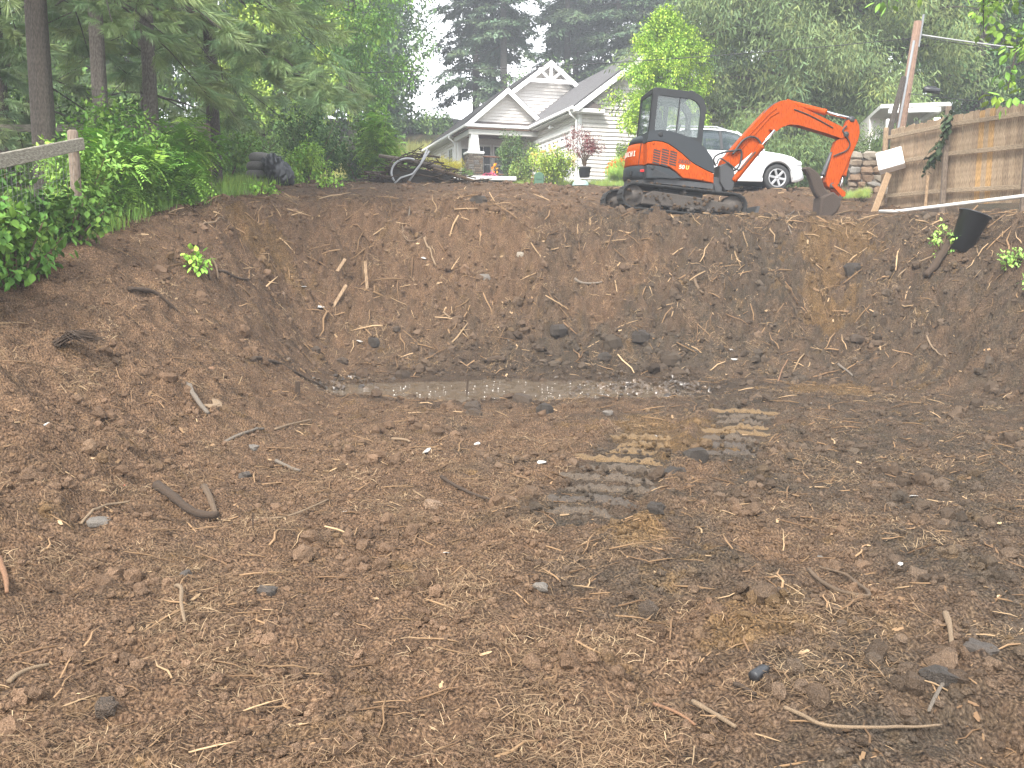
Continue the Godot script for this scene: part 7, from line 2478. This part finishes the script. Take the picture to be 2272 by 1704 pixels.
	for i in 60:
		var a := r(-0.5, 0.5)
		var l := r(0.2, 0.42)
		bt.tube([Vector3(r(-0.03, 0.03), r(0, 0.05), r(-0.04, 0.04)), Vector3(cos(a) * l * 0.5, 0.1 + r(-0.03, 0.04), sin(a) * l * 0.5), Vector3(cos(a) * l, 0.07 + r(-0.05, 0.06), sin(a) * l)], [0.007, 0.005, 0.002], 4, false)
	solo("root_tuft", bt.done(), M.stick_dark, "dark tuft of torn roots on the left bank", "roots", Transform3D(Basis(Vector3.UP, -0.1), on(gg.x, gg.y, 0.0)))


# ---------------------------------------------------------------- what nobody could count

func make_litter() -> void:
	# straw and root fibres
	var kinds := []
	for v in 4:
		var b := MB.new()
		for i in 9:
			var a := r(0, TAU)
			var l := r(0.03, 0.11)
			var w := r(0.0008, 0.0019)
			var c := Vector3(rng.randfn() * 0.06, r(0.002, 0.016), rng.randfn() * 0.06)
			var d := Vector3(cos(a), r(-0.12, 0.2), sin(a)) * l
			var side := Vector3(-sin(a), 0.0, cos(a)) * w
			var m := c + Vector3(side.x, 0, side.z) * r(-6, 6) + Vector3(0, r(0.0, 0.012), 0)
			b.quad(c - d * 0.5 - side, c - d * 0.5 + side, m + side, m - side)
			b.quad(m - side, m + side, c + d * 0.5 + side * 0.6, c + d * 0.5 - side * 0.6)
		kinds.append(b.done())
	var per := [[], [], [], []]
	var cols := [PackedColorArray(), PackedColorArray(), PackedColorArray(), PackedColorArray()]
	for i in 44000:
		var g := spot(i)
		var dens := 0.03 + 0.75 * smoothstep(0.0, 0.4, ne.get_noise_2d(g.x * 4.0, g.y * 4.0))
		if g.x > 0.8 and g.y < 14.0:
			dens -= 0.12
		if rng.randf() > dens or wet(g) or (printed(g) and rng.randf() < 0.6):
			continue
		var k := i % 4
		var n := slope_at(g.x, g.y)
		var s := r(0.35, 0.95) * (1.0 + 0.05 * g.y)
		per[k].append(Transform3D(tilt(n, r(0, TAU)) * Basis.from_scale(Vector3.ONE * s), on(g.x, g.y, 0.001)))
		var t := rng.randf()
		cols[k].append((Color(0.235, 0.17, 0.115) if t < 0.5 else Color(0.15, 0.105, 0.07) if t < 0.87 else Color(0.37, 0.29, 0.2)) * r(0.7, 1.2))
	for k in 4:
		var o := scatter(self, "straw_litter", kinds[k], M.straw, per[k], cols[k], "stuff")
		tag(o, "fine straw and root fibres strewn over the bare soil", "straw", "litter on the soil")
	# twigs and bark chips
	per = [[], [], []]
	cols = [PackedColorArray(), PackedColorArray(), PackedColorArray()]
	kinds = []
	for v in 3:
		var b := MB.new()
		if v < 2:
			b.sm(0)
			b.tube([Vector3(-0.5, 0, 0), Vector3(-0.2, 0.03, 0.03), Vector3(0.15, 0.02, -0.04 + 0.06 * v), Vector3(0.5, 0.0, 0.02)], [0.02, 0.022, 0.018, 0.008], 5)
			if v == 1:
				b.tube([Vector3(0.05, 0.02, -0.02), Vector3(0.25, 0.08, 0.14)], [0.012, 0.005], 4)
		else:
			b.box(Vector3(0, 0, 0), Vector3(0.5, 0.05, 0.17), 0.02)
			b.box(Vector3(0.2, 0.02, 0.06), Vector3(0.3, 0.04, 0.1), 0.02, Basis(Vector3.UP, 0.3))
		kinds.append(b.done())
	for i in 13000:
		var g := spot(i + 77777)
		if (wet(g) or printed(g)) and rng.randf() < 0.9:
			continue
		var k := i % 3
		var n := slope_at(g.x, g.y)
		var s := (0.025 + (0.2 if k < 2 else 0.08) * pow(rng.randf(), 4.0)) * (0.75 + 0.07 * g.y) * (1.5 if g.y > 13.2 and g.y < 18.0 and k < 2 else 1.0)
		per[k].append(Transform3D(tilt(n, r(0, TAU)) * Basis(Vector3(0, 0, 1), r(-0.2, 0.25)) * Basis.from_scale(Vector3(s, s * r(0.7, 1.2), s * r(0.8, 1.4))), on(g.x, g.y, s * 0.02)))
		var t := rng.randf() + (0.22 if g.y > 13.2 else 0.0)
		cols[k].append((Color(0.15, 0.1, 0.065) if t < 0.5 else Color(0.24, 0.165, 0.105) if t < 0.9 else Color(0.4, 0.3, 0.2)) * r(0.65, 1.25))
	for k in 3:
		var o := scatter(self, ["twig_litter", "forked_twig_litter", "bark_chips"][k], kinds[k], M.straw, per[k], cols[k], "stuff")
		tag(o, ["small broken twigs scattered over the bare soil", "small forked twigs scattered over the bare soil", "bark chips and wood splinters scattered over the bare soil"][k], "litter", "litter on the soil")
	# crumbs and clods of soil
	per = [[], [], []]
	cols = [PackedColorArray(), PackedColorArray(), PackedColorArray()]
	for i in 30000:
		var g := spot(i + 333)
		var lump := maxf(bump2(g.x, g.y, 1.0, 13.6, 4.2, 0.8), bump2(g.x, g.y, 1.3, 3.8, 1.1, 0.8) * 0.5)
		var cluster := smoothstep(0.05, 0.5, ne.get_noise_2d(g.x * 3.0 + 70.0, g.y * 3.0))
		var s := (0.0045 + (0.014 + 0.03 * cluster) * pow(rng.randf(), 5.0)) * (0.85 + 0.07 * g.y) * (1.0 + 1.3 * lump * rng.randf())
		if (wet(g) or printed(g)) and rng.randf() < 0.35:
			continue
		per[i % 3].append(Transform3D(Basis(Vector3(r(-1, 1), r(-1, 1), r(-1, 1)).normalized(), r(0, TAU)) * Basis.from_scale(Vector3(s * r(0.8, 1.3), s * r(0.6, 1.0), s)), on(g.x, g.y, s * 0.25 + (r(0.0, 0.045) if printed(g) else 0.0))))
		cols[i % 3].append(soil_color(g.x, g.y) * r(0.75, 1.35))
	for k in 3:
		var o := scatter(self, "soil_crumbs", rock_mesh(500 + k, 0.3), M.clod, per[k], cols[k], "stuff")
		tag(o, "crumbs and small clods of brown soil on the pit floor and banks", "soil", "litter on the soil")
	# mud flats and drops hitting the puddle
	var xf := []
	var cs := PackedColorArray()
	var b := MB.new()
	b.sm(0)
	b.lathe(PackedVector2Array([Vector2(1.0, 0.0), Vector2(0.75, 0.25), Vector2(0.95, 0.9), Vector2(0.8, 0.9), Vector2(0.55, 0.3), Vector2(0.0, 0.12)]), 9)
	for i in 90:
		var a := r(0, TAU)
		var q := sqrt(rng.randf()) * 0.8
		var s := r(0.004, 0.009)
		xf.append(Transform3D(Basis.from_scale(Vector3(s, s * r(0.3, 0.9), s)), Vector3(0.15 + cos(a) * 2.6 * q, -0.03, -12.0 - sin(a) * 1.1 * q)))
		cs.append(Color(1, 1, 1))
	# wet gravel and mud lumps at both ends of the puddle
	var wx := []
	var wc := PackedColorArray()
	for i in 420:
		var right_end := rng.randf() < 0.75
		var g := Vector2(1.75 + rng.randfn() * 0.55, 12.1 + rng.randfn() * 0.5) if right_end else Vector2(-2.35 + rng.randfn() * 0.3, 12.2 + rng.randfn() * 0.5)
		var sz := 0.012 + 0.05 * pow(rng.randf(), 3.0)
		wx.append(Transform3D(Basis(Vector3(r(-1, 1), r(-1, 1), r(-1, 1)).normalized(), r(0, TAU)) * Basis.from_scale(Vector3(sz * r(0.8, 1.5), sz * r(0.4, 0.8), sz)), Vector3(g.x, maxf(gh(g.x, g.y), -0.045) + sz * 0.2, -g.y)))
		wc.append(Color(0.16, 0.13, 0.1) * r(0.4, 1.6))
	var wg := scatter(self, "wet_gravel", rock_mesh(901, 0.3), M.wet_stone, wx, wc, "stuff")
	tag(wg, "wet grey gravel and mud lumps at the ends of the puddle", "gravel")
	var sp := scatter(self, "rain_splashes", b.done(), M.splash, xf, cs, "stuff")
	tag(sp, "small splashes of rain drops on the muddy puddle", "splashes")


func wet(g: Vector2) -> bool:
	return pow((g.x - 0.15) / 2.6, 2) + pow((g.y - 12.0) / 1.2, 2) < 1.0


func printed(g: Vector2) -> bool:
	for pr in prints:
		var a: Vector2 = pr[0][0]
		var ab: Vector2 = pr[0][1] - a
		var s := (g - a).dot(ab) / ab.length_squared()
		if s > 0.0 and s < 1.0 and (g - a - ab * s).length() < pr[1]:
			return true
	return false


func tilt(n: Vector3, turn: float) -> Basis:
	var q := Quaternion(Vector3.UP, n) if n.dot(Vector3.UP) < 0.9999 else Quaternion()
	return Basis(q) * Basis(Vector3.UP, turn)


# a random place on the open soil, denser close by
func spot(_i: int) -> Vector2:
	while true:
		var t := rng.randf()
		var d := 2.3 + 5.7 * rng.randf() if t < 0.36 else r(8.0, 13.0) if t < 0.54 else r(13.0, 17.6) if t < 0.86 else r(18.0, 28.0)
		var w := 0.62 * d + 0.3
		var x := r(-w, w)
		if x < -5.2 or x > 9.0:
			continue
		return Vector2(x, d)
	return Vector2.ZERO
